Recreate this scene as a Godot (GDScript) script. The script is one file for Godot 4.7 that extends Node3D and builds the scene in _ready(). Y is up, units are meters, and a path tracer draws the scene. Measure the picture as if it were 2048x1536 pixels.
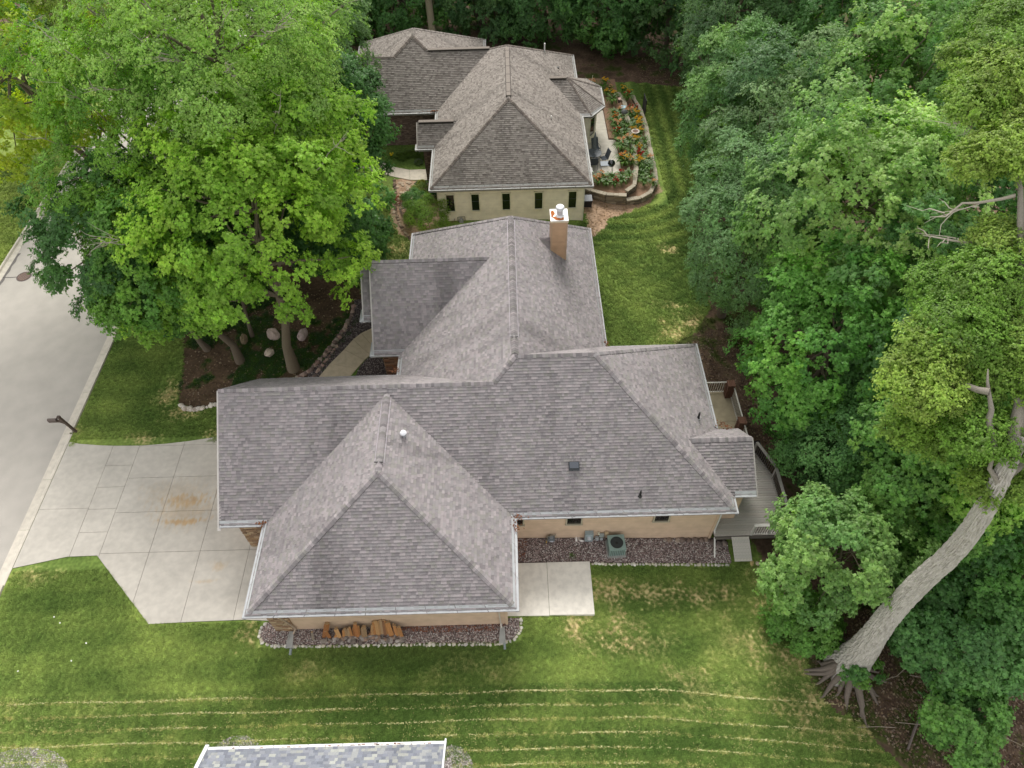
extends Node3D
# A drone view of two stone-and-siding houses among maples. x east, z towards the camera, y up, metres; the lawn west of the house is y = 0.

const EAVE := 3.05
var M := {}
var used := {}
var rng := RandomNumberGenerator.new()
var patchy := FastNoiseLite.new()


# ---------------------------------------------------------------- mesh building
class MB:
	var v := PackedVector3Array()
	var c := PackedColorArray()

	func tri(a: Vector3, b: Vector3, d: Vector3, k: Color) -> void:      # counter-clockwise seen from outside
		v.push_back(a); v.push_back(d); v.push_back(b)
		c.push_back(k); c.push_back(k); c.push_back(k)

	func quad(a: Vector3, b: Vector3, d: Vector3, e: Vector3, k: Color) -> void:
		tri(a, b, d, k)
		tri(a, d, e, k)

	func box(o: Vector3, s: Vector3, k: Color, b := Basis()) -> void:
		var h := s * 0.5
		var p := []
		for i in 8:
			p.append(o + b * Vector3(h.x if i & 1 else -h.x, h.y if i & 2 else -h.y, h.z if i & 4 else -h.z))
		quad(p[4], p[5], p[7], p[6], k)
		quad(p[1], p[0], p[2], p[3], k)
		quad(p[5], p[1], p[3], p[7], k)
		quad(p[0], p[4], p[6], p[2], k)
		quad(p[6], p[7], p[3], p[2], k)
		quad(p[0], p[1], p[5], p[4], k)

	func span(a: Vector3, b: Vector3, w: float, h: float, k: Color, up := Vector3.UP) -> void:   # a bar from a to b
		var d := b - a
		var y := d.normalized()
		var x := y.cross(up)
		x = (Vector3.RIGHT if x.length() < 0.01 else x.normalized())
		box((a + b) * 0.5, Vector3(w, d.length(), h), k, Basis(x, y, x.cross(y)))

	func tube(pts: Array, rad: Array, n: int, k: Color) -> void:
		var last := []
		for i in pts.size():
			var d: Vector3 = (pts[mini(i + 1, pts.size() - 1)] - pts[maxi(i - 1, 0)]).normalized()
			var x := d.cross(Vector3(0.31, 0.1, 0.94)).normalized()
			var y := d.cross(x)
			var ring := []
			for j in n:
				var a := TAU * j / n
				ring.append(pts[i] + (x * cos(a) + y * sin(a)) * float(rad[i]))
			if i > 0:
				for j in n:
					var q := (j + 1) % n
					quad(last[j], last[q], ring[q], ring[j], k)
			last = ring
		for j in n:
			tri(pts[-1], last[j], last[(j + 1) % n], k)

	func drum(o: Vector3, r0: float, r1: float, h: float, n: int, k: Color) -> void:
		tube([o, o + Vector3(0, h, 0)], [r0, r1], n, k)

	func stone(o: Vector3, r: Vector3, k: Color, g: RandomNumberGenerator, rough := 0.22, n := 7, m := 4) -> void:   # an uneven rounded lump
		var rows := []
		var spin := g.randf() * TAU
		for i in m + 1:
			var ring := []
			var t := PI * i / m
			for j in n:
				var a := TAU * (j + 0.5 * (i % 2)) / n
				var s := 1.0 + g.randf_range(-rough, rough)
				if i == 0 or i == m:
					s = 1.0
				ring.append(o + (Vector3(sin(t) * cos(a), cos(t), sin(t) * sin(a)) * s * r).rotated(Vector3.UP, spin))
			rows.append(ring)
		for i in m:
			for j in n:
				var q := (j + 1) % n
				var kk := k * g.randf_range(0.88, 1.12)
				kk.a = 1.0
				if i < m - 1:
					tri(rows[i][j], rows[i + 1][q], rows[i + 1][j], kk)
				if i > 0:
					tri(rows[i][j], rows[i][q], rows[i + 1][q], kk)

	func sheet(poly: PackedVector2Array, y: float, k: Color, thick := 0.0) -> void:      # a flat outline in x and z
		var ix := Geometry2D.triangulate_polygon(poly)
		for i in range(0, ix.size(), 3):
			var a := Vector3(poly[ix[i]].x, y, poly[ix[i]].y)
			var b := Vector3(poly[ix[i + 1]].x, y, poly[ix[i + 1]].y)
			var d := Vector3(poly[ix[i + 2]].x, y, poly[ix[i + 2]].y)
			if (b - a).cross(d - a).y < 0:
				var s := b
				b = d
				d = s
			tri(a, b, d, k)
		if thick > 0:
			var flip := Geometry2D.is_polygon_clockwise(poly)
			for i in poly.size():
				var a := poly[i]
				var b := poly[(i + 1) % poly.size()]
				if flip:
					var s := a
					a = b
					b = s
				quad(Vector3(b.x, y - thick, b.y), Vector3(a.x, y - thick, a.y), Vector3(a.x, y, a.y), Vector3(b.x, y, b.y), k)

	func mesh(smooth := false) -> ArrayMesh:
		if smooth:
			var st := SurfaceTool.new()
			st.begin(Mesh.PRIMITIVE_TRIANGLES)
			st.set_smooth_group(0)
			for i in v.size():
				st.set_color(c[i])
				st.add_vertex(v[i])
			st.generate_normals()
			return st.commit()
		var arr := []
		arr.resize(Mesh.ARRAY_MAX)
		arr[Mesh.ARRAY_VERTEX] = v
		arr[Mesh.ARRAY_COLOR] = c
		var m := ArrayMesh.new()
		m.add_surface_from_arrays(Mesh.PRIMITIVE_TRIANGLES, arr)
		return m


func rgb(r: float, g: float, b: float) -> Color:          # a colour picked by eye, as a linear value
	return Color(r / 255.0, g / 255.0, b / 255.0).srgb_to_linear()


func vary(k: Color, by: float, hue := 0.0) -> Color:
	var s := 1.0 + rng.randf_range(-by, by)
	return Color(k.r * s * (1.0 + rng.randf_range(-hue, hue)), k.g * s, k.b * s * (1.0 + rng.randf_range(-hue, hue)))


# ---------------------------------------------------------------- naming and placing
func numbered(s: String) -> String:
	used[s] = used.get(s, -1) + 1
	return s if used[s] == 0 else "%s_%03d" % [s, used[s]]


func tag(o: Node, label := "", category := "", group := "", kind := "") -> Node:
	if label: o.set_meta("label", label)
	if category: o.set_meta("category", category)
	if group: o.set_meta("group", group)
	if kind: o.set_meta("kind", kind)
	return o


func thing(called: String, label: String, category: String, at := Vector3.ZERO, group := "") -> Node3D:
	var o := Node3D.new()
	o.name = numbered(called)
	add_child(o)
	o.position = at
	tag(o, label, category, group)
	return o


func where(o: Node) -> Vector3:
	var p := Vector3.ZERO
	while o != self and o is Node3D:
		p += o.position
		o = o.get_parent()
	return p


func put(mesh: Mesh, called: String, mat: Material, parent: Node = null, local := false, kind := "") -> MeshInstance3D:
	var o := MeshInstance3D.new()
	o.name = numbered(called)
	o.mesh = mesh
	o.material_override = mat
	(parent if parent else self).add_child(o)
	if not local and parent:
		o.position = -where(parent)
	if kind:
		o.set_meta("kind", kind)
	return o


func part(mb: MB, called: String, mat: Material, parent: Node = null, smooth := false, kind := "") -> MeshInstance3D:
	return put(mb.mesh(smooth), called, mat, parent, false, kind)


func scatter(called: String, mesh: Mesh, mat: Material, buf: PackedFloat32Array, parent: Node = null) -> MultiMeshInstance3D:
	var mm := MultiMesh.new()
	mm.transform_format = MultiMesh.TRANSFORM_3D
	mm.use_colors = true
	mm.mesh = mesh
	mm.instance_count = buf.size() / 16
	mm.buffer = buf
	var o := MultiMeshInstance3D.new()
	o.name = numbered(called)
	o.multimesh = mm
	o.material_override = mat
	(parent if parent else self).add_child(o)
	if parent:
		o.position = -where(parent)
	o.set_meta("kind", "stuff")
	return o


func into(buf: PackedFloat32Array, b: Basis, o: Vector3, k: Color) -> void:
	buf.append_array(PackedFloat32Array([b.x.x, b.y.x, b.z.x, o.x, b.x.y, b.y.y, b.z.y, o.y, b.x.z, b.y.z, b.z.z, o.z, k.r, k.g, k.b, 1.0]))


# ---------------------------------------------------------------- materials
func noise(seed_: int, freq: float, oct := 4, type := FastNoiseLite.TYPE_SIMPLEX_SMOOTH) -> FastNoiseLite:
	var n := FastNoiseLite.new()
	n.seed = seed_
	n.frequency = freq
	n.noise_type = type
	n.fractal_octaves = oct
	return n


func grain(seed_: int, freq: float, lo: float, hi: float, oct := 4, size := 512, stretch := 1) -> ImageTexture:   # a seamless grey pattern between lo and hi
	var im := noise(seed_, freq, oct).get_seamless_image(size, size)
	im.convert(Image.FORMAT_L8)
	if stretch > 1:
		im.resize(size, size / stretch)
		var tall := Image.create(size, size, false, Image.FORMAT_L8)
		for i in stretch:
			tall.blit_rect(im, Rect2i(0, 0, size, size / stretch), Vector2i(0, i * size / stretch))
		im = tall
		im.rotate_90(CLOCKWISE)
	var d := im.get_data()
	for i in d.size():
		d[i] = int(clampf(lerpf(lo, hi, d[i] / 255.0), 0, 1) * 255)
	return ImageTexture.create_from_image(Image.create_from_data(size, size, false, Image.FORMAT_L8, d))


func mottle(seed_: int, f0: float, a0: float, f1: float, a1: float, size := 1024) -> ImageTexture:    # broad cloudy tone with speckle on it
	var p := noise(seed_, f0, 4).get_seamless_image(size, size)
	var q := noise(seed_ + 1, f1, 2).get_seamless_image(size, size)
	p.convert(Image.FORMAT_L8)
	q.convert(Image.FORMAT_L8)
	var d := p.get_data()
	var e := q.get_data()
	for i in d.size():
		d[i] = int(clampf(0.95 + (d[i] / 255.0 - 0.5) * a0 * 2.0 + (e[i] / 255.0 - 0.5) * a1, 0, 1) * 255)
	return ImageTexture.create_from_image(Image.create_from_data(size, size, false, Image.FORMAT_L8, d))


func surface(key: String, rough: float, tex: Texture2D = null, per_m := 1.0, tint := Color.WHITE, metal := 0.0, spec := 0.5) -> StandardMaterial3D:
	var m := StandardMaterial3D.new()
	m.resource_name = key
	m.albedo_color = tint
	m.vertex_color_use_as_albedo = true
	m.roughness = rough
	m.metallic = metal
	m.metallic_specular = spec
	m.cull_mode = BaseMaterial3D.CULL_DISABLED
	if tex:
		m.albedo_texture = tex
		m.uv1_triplanar = true
		m.uv1_world_triplanar = true
		m.uv1_scale = Vector3.ONE * per_m
	M[key] = m
	return m


func relief(m: StandardMaterial3D, tex: Texture2D, cm: float) -> void:
	m.heightmap_enabled = true
	m.heightmap_texture = tex
	m.heightmap_scale = cm


func make_materials() -> void:
	var fine := grain(3, 0.09, 0.62, 1.22, 3, 256)
	var blotch := grain(5, 0.012, 0.72, 1.16, 5)
	var faint := grain(6, 0.02, 0.92, 1.02, 4, 256)
	var soft := grain(9, 0.012, 0.92, 1.04, 5)
	var streaky := grain(8, 0.03, 0.6, 1.2, 4, 512, 8)
	surface("shingle", 0.95, fine, 2.2, Color.WHITE, 0, 0.35)
	surface("concrete", 0.9, soft, 0.35)
	relief(M.concrete, fine, 0.1)
	surface("asphalt", 0.95, mottle(21, 0.006, 0.035, 0.3, 0.2), 0.11)
	surface("siding", 0.6, faint, 0.3)
	surface("white_metal", 0.45, faint, 0.5, Color.WHITE, 0, 0.5)
	surface("chrome", 0.3, null, 1, Color.WHITE, 0.9)
	surface("stone", 0.95, fine, 1.5)
	relief(M.stone, fine, 0.6)
	surface("gravel", 0.95, fine, 1.5)
	surface("soil", 0.98, fine, 1.0)
	surface("wood", 0.85, streaky, 0.8)
	surface("bark", 0.95, streaky, 0.9)
	relief(M.bark, streaky, 3.0)
	surface("plain", 0.6)
	surface("black", 0.5)
	var glass := surface("glass", 0.05, null, 1, Color(0.05, 0.07, 0.06))
	glass.vertex_color_use_as_albedo = false
	glass.metallic_specular = 0.8
	var leaf := surface("leaf", 0.45, null, 1, Color.WHITE, 0, 0.45)
	leaf.backlight_enabled = true
	leaf.backlight = Color(0.9, 1.0, 0.5)
	var blade := surface("blade", 0.8, null, 1, Color.WHITE, 0, 0.2)
	blade.backlight_enabled = true
	blade.backlight = Color(0.4, 0.45, 0.25)
	surface("twig", 0.9)


# ---------------------------------------------------------------- the lie of the land
func land(x: float, _z: float) -> float:
	return -0.6 * smoothstep(11.0, 24.0, x) - (minf(0.1 * (x - 24.0), 4.0) if x > 24.0 else 0.0)


func on(x: float, z: float, up := 0.0) -> Vector3:
	return Vector3(x, land(x, z) + up, z)


func poly2(a: Array) -> PackedVector2Array:
	var p := PackedVector2Array()
	for i in range(0, a.size(), 2):
		p.append(Vector2(a[i], a[i + 1]))
	return p


func bounds(p: PackedVector2Array) -> Rect2:
	var r := Rect2(p[0], Vector2.ZERO)
	for q in p:
		r = r.expand(q)
	return r


func ordinal(i: int) -> String:
	var tens := ["", "", "twenty", "thirty", "forty"]
	var low := ["", "first", "second", "third", "fourth", "fifth", "sixth", "seventh", "eighth", "ninth", "tenth", "eleventh", "twelfth", "thirteenth", "fourteenth", "fifteenth", "sixteenth", "seventeenth", "eighteenth", "nineteenth"]
	if i < 20:
		return low[i]
	return tens[i / 10].trim_suffix("y") + "ieth" if i % 10 == 0 else tens[i / 10] + " " + low[i % 10]


# ---------------------------------------------------------------- roofs
func clip2(poly: PackedVector2Array, by: PackedVector2Array) -> PackedVector2Array:      # both counter-clockwise, by convex
	for i in by.size():
		var a := by[i]
		var d := by[(i + 1) % by.size()] - a
		var out := PackedVector2Array()
		for j in poly.size():
			var p := poly[j]
			var q := poly[(j + 1) % poly.size()]
			var sp := d.cross(p - a)
			var sq := d.cross(q - a)
			if sp >= 0:
				out.append(p)
			if (sp > 0 and sq < 0) or (sp < 0 and sq > 0):
				out.append(p + (q - p) * (sp / (sp - sq)))
		poly = out
		if poly.size() < 3:
			return poly
	return poly


# one roof plane: a deck, and on it courses of laminated shingles with lips; 'apart' shingles of the lowest courses become parts of their own
func roof_plane(mb: MB, deck: MB, pts: Array, eave: Vector3, pal: Array, expo := 0.1407, apart := 0, owner: Node = null) -> int:
	var n := Vector3.ZERO
	for i in pts.size():
		n += pts[i].cross(pts[(i + 1) % pts.size()])
	if n.y < 0:
		pts = pts.duplicate()
		pts.reverse()
		n = -n
	n = n.normalized()
	eave += n * (pts[0] - eave).dot(n)
	var u := Vector3.UP.cross(n).normalized()
	var w := n.cross(u)
	var p2 := PackedVector2Array()
	var lo := Vector2(1e9, 1e9)
	var hi := -lo
	for p in pts:
		var q := Vector2((p - eave).dot(u), (p - eave).dot(w))
		p2.append(q)
		lo = lo.min(q)
		hi = hi.max(q)
	for i in range(1, pts.size() - 1):
		deck.tri(pts[0] - n * 0.04, pts[i] - n * 0.04, pts[i + 1] - n * 0.04, rgb(70, 66, 62))
	var made := 0
	var k0 := int(floor((lo.y + 0.001) / expo))
	for k in range(k0, int(ceil(hi.y / expo))):
		var v0 := k * expo
		var x := lo.x - rng.randf() * 0.3
		while x < hi.x:
			var wide: float = rng.randf_range(0.09, 0.26)
			var x1 := x + wide
			var tab := PackedVector2Array([Vector2(x, v0), Vector2(x1, v0), Vector2(x1, v0 + expo), Vector2(x, v0 + expo)])
			x = x1
			var whole := true
			for i in p2.size():
				var a := p2[i]
				var d := p2[(i + 1) % p2.size()] - a
				for q in tab:
					if d.cross(q - a) < -1e-5:
						whole = false
						break
				if not whole:
					break
			if not whole:
				tab = clip2(tab, p2)
				if tab.size() < 3:
					continue
			var thick: float = 0.032 if rng.randf() < 0.55 else 0.022
			var mid := eave + u * (x1 - wide * 0.5) + w * v0
			# weather streaks run down the slope, tones drift over the shingles as they were laid
			var weather := patchy.get_noise_3d((x1) * 1.5, v0 * 0.16, n.x * 40.0 + n.z * 90.0)
			var drift := patchy.get_noise_3d(mid.x * 0.9, mid.y * 0.9 + 70.0, mid.z * 0.9)
			var col: Color = pal[rng.randi() % pal.size()]
			var s := 1.0 + rng.randf_range(-0.075, 0.075) + drift * 0.09 + minf(0.0, weather + 0.1) * 0.5
			if thick < 0.03:
				s *= 0.93
			col = Color(col.r * s, col.g * s, col.b * s)
			var to := mb
			if apart > 0 and whole and made < apart:
				to = MB.new()
				made += 1
			var top := []
			for q in tab:
				top.append(eave + u * q.x + w * q.y + n * (0.001 + thick * clampf(1.0 - (q.y - v0) / expo, 0, 1)))
			for i in range(1, top.size() - 1):
				to.tri(top[0], top[i], top[i + 1], col)
			for i in tab.size():
				var j := (i + 1) % tab.size()
				if absf(tab[i].y - v0) < 1e-4 and absf(tab[j].y - v0) < 1e-4:
					to.quad(top[i] - n * (thick + 0.004), top[j] - n * (thick + 0.004), top[j], top[i], rgb(66, 63, 61))
			if whole and thick > 0.03:
				to.quad(top[1], top[1] - n * thick, top[2] - n * 0.001, top[2], rgb(45, 42, 42))
				to.quad(top[0] - n * thick, top[0], top[3], top[3] - n * 0.001, rgb(45, 42, 42))
			if to != mb:
				part(to, "shingle", M.shingle, owner)
	return made


# folded caps lapped along a hip or ridge, from low to high; n0 and n1 are the two slopes' normals
func caps(mb: MB, a: Vector3, b: Vector3, n0: Vector3, n1: Vector3, pal: Array, owner: Node = null, apart := false, half := 0.16) -> void:
	var d := (b - a).normalized()
	var s0 := d.cross(n0).normalized()
	var s1 := d.cross(n1).normalized()
	var up := (n0 + n1).normalized()
	if s0.y > 0: s0 = -s0
	if s1.y > 0: s1 = -s1
	if s0.dot(s1) > 0.6:
		s1 = -s1
	var t := 0.0
	var long := (b - a).length()
	while t < long - 0.05:
		var col: Color = pal[rng.randi() % pal.size()] * rng.randf_range(0.76, 1.18)
		col.a = 1
		var to := MB.new() if apart else mb
		var e := minf(t + 0.2, long)
		var p := a + d * t + up * 0.065
		var q := a + d * e + up * 0.045
		var wob: float = half * rng.randf_range(0.94, 1.06)
		for s in [s0, s1]:
			var sv: Vector3 = s
			var p1 := p + sv * wob * 0.5 - up * 0.004
			var q1 := q + sv * wob * 0.5 - up * 0.004
			var p2 := p + sv * wob - up * 0.016
			var q2 := q + sv * wob - up * 0.016
			var out := sv.cross(d).dot(up) > 0
			if out:
				to.quad(p, p1, q1, q, col); to.quad(p1, p2, q2, q1, col)
			else:
				to.quad(q, q1, p1, p, col); to.quad(q1, q2, p2, p1, col)
			to.quad(p2, p2 - up * 0.035, q2 - up * 0.03, q2, rgb(60, 57, 55))
			to.quad(p, p1, p1 - up * 0.022, p - up * 0.022, rgb(48, 45, 44))
			to.quad(p1, p2, p2 - up * 0.022, p1 - up * 0.022, rgb(48, 45, 44))
		if apart:
			part(to, "ridge_cap", M.shingle, owner)
		t += 0.145
	

# a covered gutter along an eave from a to b (walked with the house on the left); m0, m1: 1 outside corner, -1 inside corner, 0 plain end
func gutter(owner: Node, a: Vector3, b: Vector3, m0: float, m1: float, slope: float, col: Color, wide := 0.25) -> void:
	var d := (b - a).normalized()
	var inn := Vector3(d.z, 0, -d.x)
	var mb := MB.new()
	a.y += 0.045
	b.y += 0.045
	var i0 := a + inn * wide + d * wide * m0 + Vector3(0, wide * slope * 0.93 + 0.012, 0)
	var i1 := b + inn * wide - d * wide * m1 + Vector3(0, wide * slope * 0.93 + 0.012, 0)
	var j0 := a + inn * 0.1 + d * 0.1 * m0 + Vector3(0, 0.03, 0)
	var j1 := b + inn * 0.1 - d * 0.1 * m1 + Vector3(0, 0.03, 0)
	var panels := maxi(1, int((b - a).length() / 1.25))
	for i in panels:
		var t0 := float(i) / panels + (0.003 if i else 0.0)
		var t1 := float(i + 1) / panels
		var k := vary(col, 0.035)
		mb.quad(a.lerp(b, t0), a.lerp(b, t1), j0.lerp(j1, t1), j0.lerp(j1, t0), k * 0.97)
		mb.quad(j0.lerp(j1, t0), j0.lerp(j1, t1), i0.lerp(i1, t1), i0.lerp(i1, t0), k)
		mb.quad(a.lerp(b, t0) - Vector3(0, 0.02, 0), a.lerp(b, t1) - Vector3(0, 0.02, 0), a.lerp(b, t1), a.lerp(b, t0), k)
	var f0 := a + inn * 0.02 - Vector3(0, 0.02, 0)
	var f1 := b + inn * 0.02 - Vector3(0, 0.02, 0)
	var g0 := a + inn * 0.05 - Vector3(0, 0.13, 0)
	var g1 := b + inn * 0.05 - Vector3(0, 0.13, 0)
	mb.quad(g0, g1, f1, f0, col * 0.92)
	mb.quad(f0, f1, b - Vector3(0, 0.02, 0), a - Vector3(0, 0.02, 0), col * 0.9)
	var h0 := a + inn * 0.14 - Vector3(0, 0.13, 0)
	var h1 := b + inn * 0.14 - Vector3(0, 0.13, 0)
	mb.quad(h0, h1, g1, g0, col * 0.9)
	for e in [[a, m0, g0, h0, i0], [b, m1, g1, h1, i1]]:
		if e[1] == 0.0:
			mb.quad(e[2], e[3], e[4], e[0], col * 0.95)
			mb.quad(e[0], e[4], e[3], e[2], col * 0.95)
	part(mb, "gutter", M.white_metal, owner)


func siding(mb: MB, p0: Vector2, p1: Vector2, y0: float, y1: float, col: Color, board := 0.115) -> void:    # lapped boards, outside on the right of p0 -> p1
	var d := (p1 - p0).normalized()
	var n := Vector3(-d.y, 0, d.x)
	var y := y1
	var a := Vector3(p0.x, 0, p0.y)
	var b := Vector3(p1.x, 0, p1.y)
	while y > y0:
		var yb := maxf(y0, y - board)
		var k := vary(col, 0.03)
		var o0 := n * 0.016
		var o1 := n * 0.003
		mb.quad(a + o0 + Vector3(0, yb, 0), b + o0 + Vector3(0, yb, 0), b + o1 + Vector3(0, y, 0), a + o1 + Vector3(0, y, 0), k)
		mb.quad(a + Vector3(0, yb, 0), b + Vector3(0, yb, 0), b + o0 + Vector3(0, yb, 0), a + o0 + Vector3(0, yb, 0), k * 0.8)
		y = yb
	

func walls(owner: Node, poly: Array, y0: float, y1: float, col: Color) -> void:       # all round, walked with the inside on the left
	var mb := MB.new()
	for i in range(0, poly.size(), 2):
		siding(mb, Vector2(poly[i], poly[i + 1]), Vector2(poly[(i + 2) % poly.size()], poly[(i + 3) % poly.size()]), y0, y1, col)
	part(mb, "siding", M.siding, owner, false, "stuff")


func masonry(owner: Node, called: String, p0: Vector2, p1: Vector2, y0: float, y1: float, h: float, lmin: float, lmax: float, cols: Array, depth := 0.07, joined := false) -> void:   # courses of separate stones or bricks
	var d := (p1 - p0).normalized()
	var n := Vector3(-d.y, 0, d.x)
	var long := (p1 - p0).length()
	var y := y0
	var basis := Basis(Vector3(d.x, 0, d.y), Vector3.UP, n)
	var back := MB.new()
	back.quad(Vector3(p0.x, y0, p0.y), Vector3(p1.x, y0, p1.y), Vector3(p1.x, y1, p1.y), Vector3(p0.x, y1, p0.y), rgb(92, 84, 76))
	part(back, "mortar", M.stone, owner)
	var mb := MB.new()
	while y < y1 - 0.02:
		var hh := minf(h * rng.randf_range(0.8, 1.2) if h > 0.08 else h, y1 - y)
		var t := 0.0
		while t < long - 0.01:
			var l := minf(rng.randf_range(lmin, lmax), long - t)
			var dep: float = depth * rng.randf_range(0.6, 1.2)
			if joined:
				mb.box(Vector3(p0.x, y + hh / 2, p0.y) + basis.x * (t + l / 2) + n * dep / 2, Vector3(l - 0.012, hh - 0.012, dep), vary(cols[rng.randi() % cols.size()], 0.15), basis)
			else:
				var s := MB.new()
				s.box(Vector3(p0.x, y + hh / 2, p0.y) + basis.x * (t + l / 2) + n * dep / 2, Vector3(l - 0.012, hh - 0.012, dep), vary(cols[rng.randi() % cols.size()], 0.15), basis)
				part(s, called, M.stone, owner)
			t += l
		y += hh
	if joined:
		part(mb, called, M.stone, owner, false, "stuff")


func window(owner: Node, at: Vector3, w: float, h: float, n: Vector3, frame: Color, sash := false) -> void:     # at: middle of the sill line on the wall face
	var side := Vector3.UP.cross(n).normalized()
	var b := Basis(side, Vector3.UP, n)
	var mb := MB.new()
	var t := 0.07
	for s in [-1, 1]:
		mb.box(at + side * s * (w / 2 - t / 2) + Vector3(0, h / 2, 0) + n * 0.035, Vector3(t, h, 0.07), frame, b)
	mb.box(at + Vector3(0, t / 2 - 0.002, 0) + n * 0.045, Vector3(w + 0.06, t, 0.09), frame, b)
	mb.box(at + Vector3(0, h - t / 2, 0) + n * 0.04, Vector3(w + 0.02, t, 0.075), frame, b)
	if sash:
		mb.box(at + Vector3(0, h * 0.55, 0) + n * 0.026, Vector3(w - 2 * t, 0.035, 0.03), rgb(55, 62, 58), b)
	var f := part(mb, "window", M.white_metal, owner)
	var g := MB.new()
	g.box(at + Vector3(0, h / 2, 0) + n * 0.016, Vector3(w - 2 * t + 0.01, h - 2 * t + 0.01, 0.012), Color.BLACK, b)
	part(g, "pane", M.glass, f)


func downspout(owner: Node, pts: Array, col: Color, w := 0.07) -> void:
	var mb := MB.new()
	for i in pts.size() - 1:
		mb.span(pts[i], pts[i + 1] + (pts[i + 1] - pts[i]).normalized() * 0.03, w, w * 0.8, col)
	part(mb, "downspout", M.white_metal, owner)


func V(x: float, h: float, z: float) -> Vector3:         # a point h above the eaves
	return Vector3(x, EAVE + h, z)


func normal_of(a: Vector3, b: Vector3, d: Vector3) -> Vector3:
	var n := (b - a).cross(d - a).normalized()
	return n if n.y > 0 else -n


# ---------------------------------------------------------------- the near house
func near_house() -> void:
	var h := thing("house", "near house with grey brown shingle hip roofs, tan siding and a front garage wing", "house", Vector3(6, 0, -0.6))
	var pal := [rgb(158, 152, 152), rgb(153, 148, 148), rgb(163, 155, 156), rgb(153, 149, 145), rgb(167, 159, 159), rgb(146, 140, 141)]
	var mb := MB.new()
	var deck := MB.new()
	var roof := part(deck_seed(), "roof", M.shingle, h)
	var es := V(0, 0, -4.4)
	# front garage wing
	var ap := V(6, 3.66, -4.97)
	var ab := V(6, 3.66, -9.36)
	roof_plane(mb, deck, [V(0, 0, 0), V(12, 0, 0), ap], V(0, 0, 0), pal, 0.1407, 290, roof)
	roof_plane(mb, deck, [V(12, 0, 0), V(12, 0, -4.4), ab, ap], V(12, 0, 0), pal)
	roof_plane(mb, deck, [V(0, 0, -4.4), V(0, 0, 0), ap, ab], V(0, 0, 0), pal)
	# main body: the long south slope in three pieces
	var h1 := 3.866
	var hm := 4.605
	roof_plane(mb, deck, [V(-2.03, 0, -4.4), V(0, 0, -4.4), ab, V(6, h1, -9.646), V(-2.03, h1, -9.646)], es, pal)
	roof_plane(mb, deck, [ab, V(12, 0, -4.4), V(22.46, 0, -4.4), V(16.99, h1, -9.646), V(6, h1, -9.646)], es, pal)
	roof_plane(mb, deck, [V(11.09, h1, -9.646), V(16.99, h1, -9.646), V(15.94, hm, -10.648), V(12.13, hm, -10.648)], es, pal)
	roof_plane(mb, deck, [V(22.46, 0, -4.4), V(22.46, 0, -15.14), V(15.94, hm, -10.648)], V(22.46, 0, 0), pal)
	roof_plane(mb, deck, [V(22.46, 0, -15.14), V(17.38, 0, -15.14), V(12.13, hm, -10.648), V(15.94, hm, -10.648)], V(0, 0, -15.14), pal)
	roof_plane(mb, deck, [V(5.6, 0, -13.478), V(-2.03, 0, -13.478), V(-2.03, h1, -9.646), V(11.09, h1, -9.646)], V(0, 0, -13.478), pal)
	# north wing
	var cap := V(12.13, hm, -21.15)
	roof_plane(mb, deck, [V(17.38, 0, -15.14), V(17.38, 0, -25.575), cap, V(12.13, hm, -10.648)], V(17.38, 0, 0), pal)
	roof_plane(mb, deck, [V(5.6, 0, -25.575), V(5.6, 0, -13.478), V(11.09, h1, -9.646), V(12.13, hm, -10.648), cap], V(5.6, 0, 0), pal)
	roof_plane(mb, deck, [V(17.38, 0, -25.575), V(5.6, 0, -25.575), cap], V(0, 0, -25.575), pal)
	# entry gables on the west side
	roof_plane(mb, deck, [V(4.22, 0, -14.87), V(5.6, 0, -14.87), V(10.88, 3.72, -18.7), V(4.22, 3.72, -18.7)], V(0, 0, -14.87), pal)
	roof_plane(mb, deck, [V(5.6, 0, -22.53), V(4.22, 0, -22.53), V(4.22, 3.72, -18.7), V(10.88, 3.72, -18.7)], V(0, 0, -22.53), pal)
	roof_plane(mb, deck, [V(3.62, 1.0, -16.65), V(4.3, 1.0, -16.65), V(4.3, 3.2, -18.85), V(3.62, 3.2, -18.85)], V(0, 1, -16.65), pal)
	roof_plane(mb, deck, [V(4.3, 1.0, -21.05), V(3.62, 1.0, -21.05), V(3.62, 3.2, -18.85), V(4.3, 3.2, -18.85)], V(0, 1, -21.05), pal)
	# small gable over the deck
	roof_plane(mb, deck, [V(22.46, 0, -5.26), V(23.5, 0, -5.26), V(23.5, 1.42, -7.73), V(20.44, 1.42, -7.73)], V(0, 0, -5.26), pal)
	roof_plane(mb, deck, [V(23.5, 0, -9.25), V(22.46, 0, -9.25), V(20.44, 1.42, -7.73), V(23.5, 1.42, -7.73)], V(0, 0, -9.25), pal)
	# cricket behind the chimney
	roof_plane(mb, deck, [V(13.72, 3.25, -20.84), V(14.4, 2.65, -20.46), V(14.4, 3.2, -20.95)], V(13.7, 2.65, -20.46), pal)
	part(mb, "shingle", M.shingle, roof, false, "stuff")
	roof.mesh = deck.mesh()
	# ridge and hip caps
	var ns := normal_of(V(0, 0, -4.4), V(5, 0, -4.4), V(0, 0.737, -5.4))
	var na := normal_of(V(0, 0, 0), V(12, 0, 0), ap)
	var nae := normal_of(V(12, 0, 0), V(12, 0, -4.4), ap)
	var naw := normal_of(V(0, 0, 0), V(0, 0, -4.4), ap)
	var ne := normal_of(V(22.46, 0, -4.4), V(22.46, 0, -15.14), V(15.94, hm, -10.648))
	var nn := normal_of(V(22.46, 0, -15.14), V(17.38, 0, -15.14), V(15.94, hm, -10.648))
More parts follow.
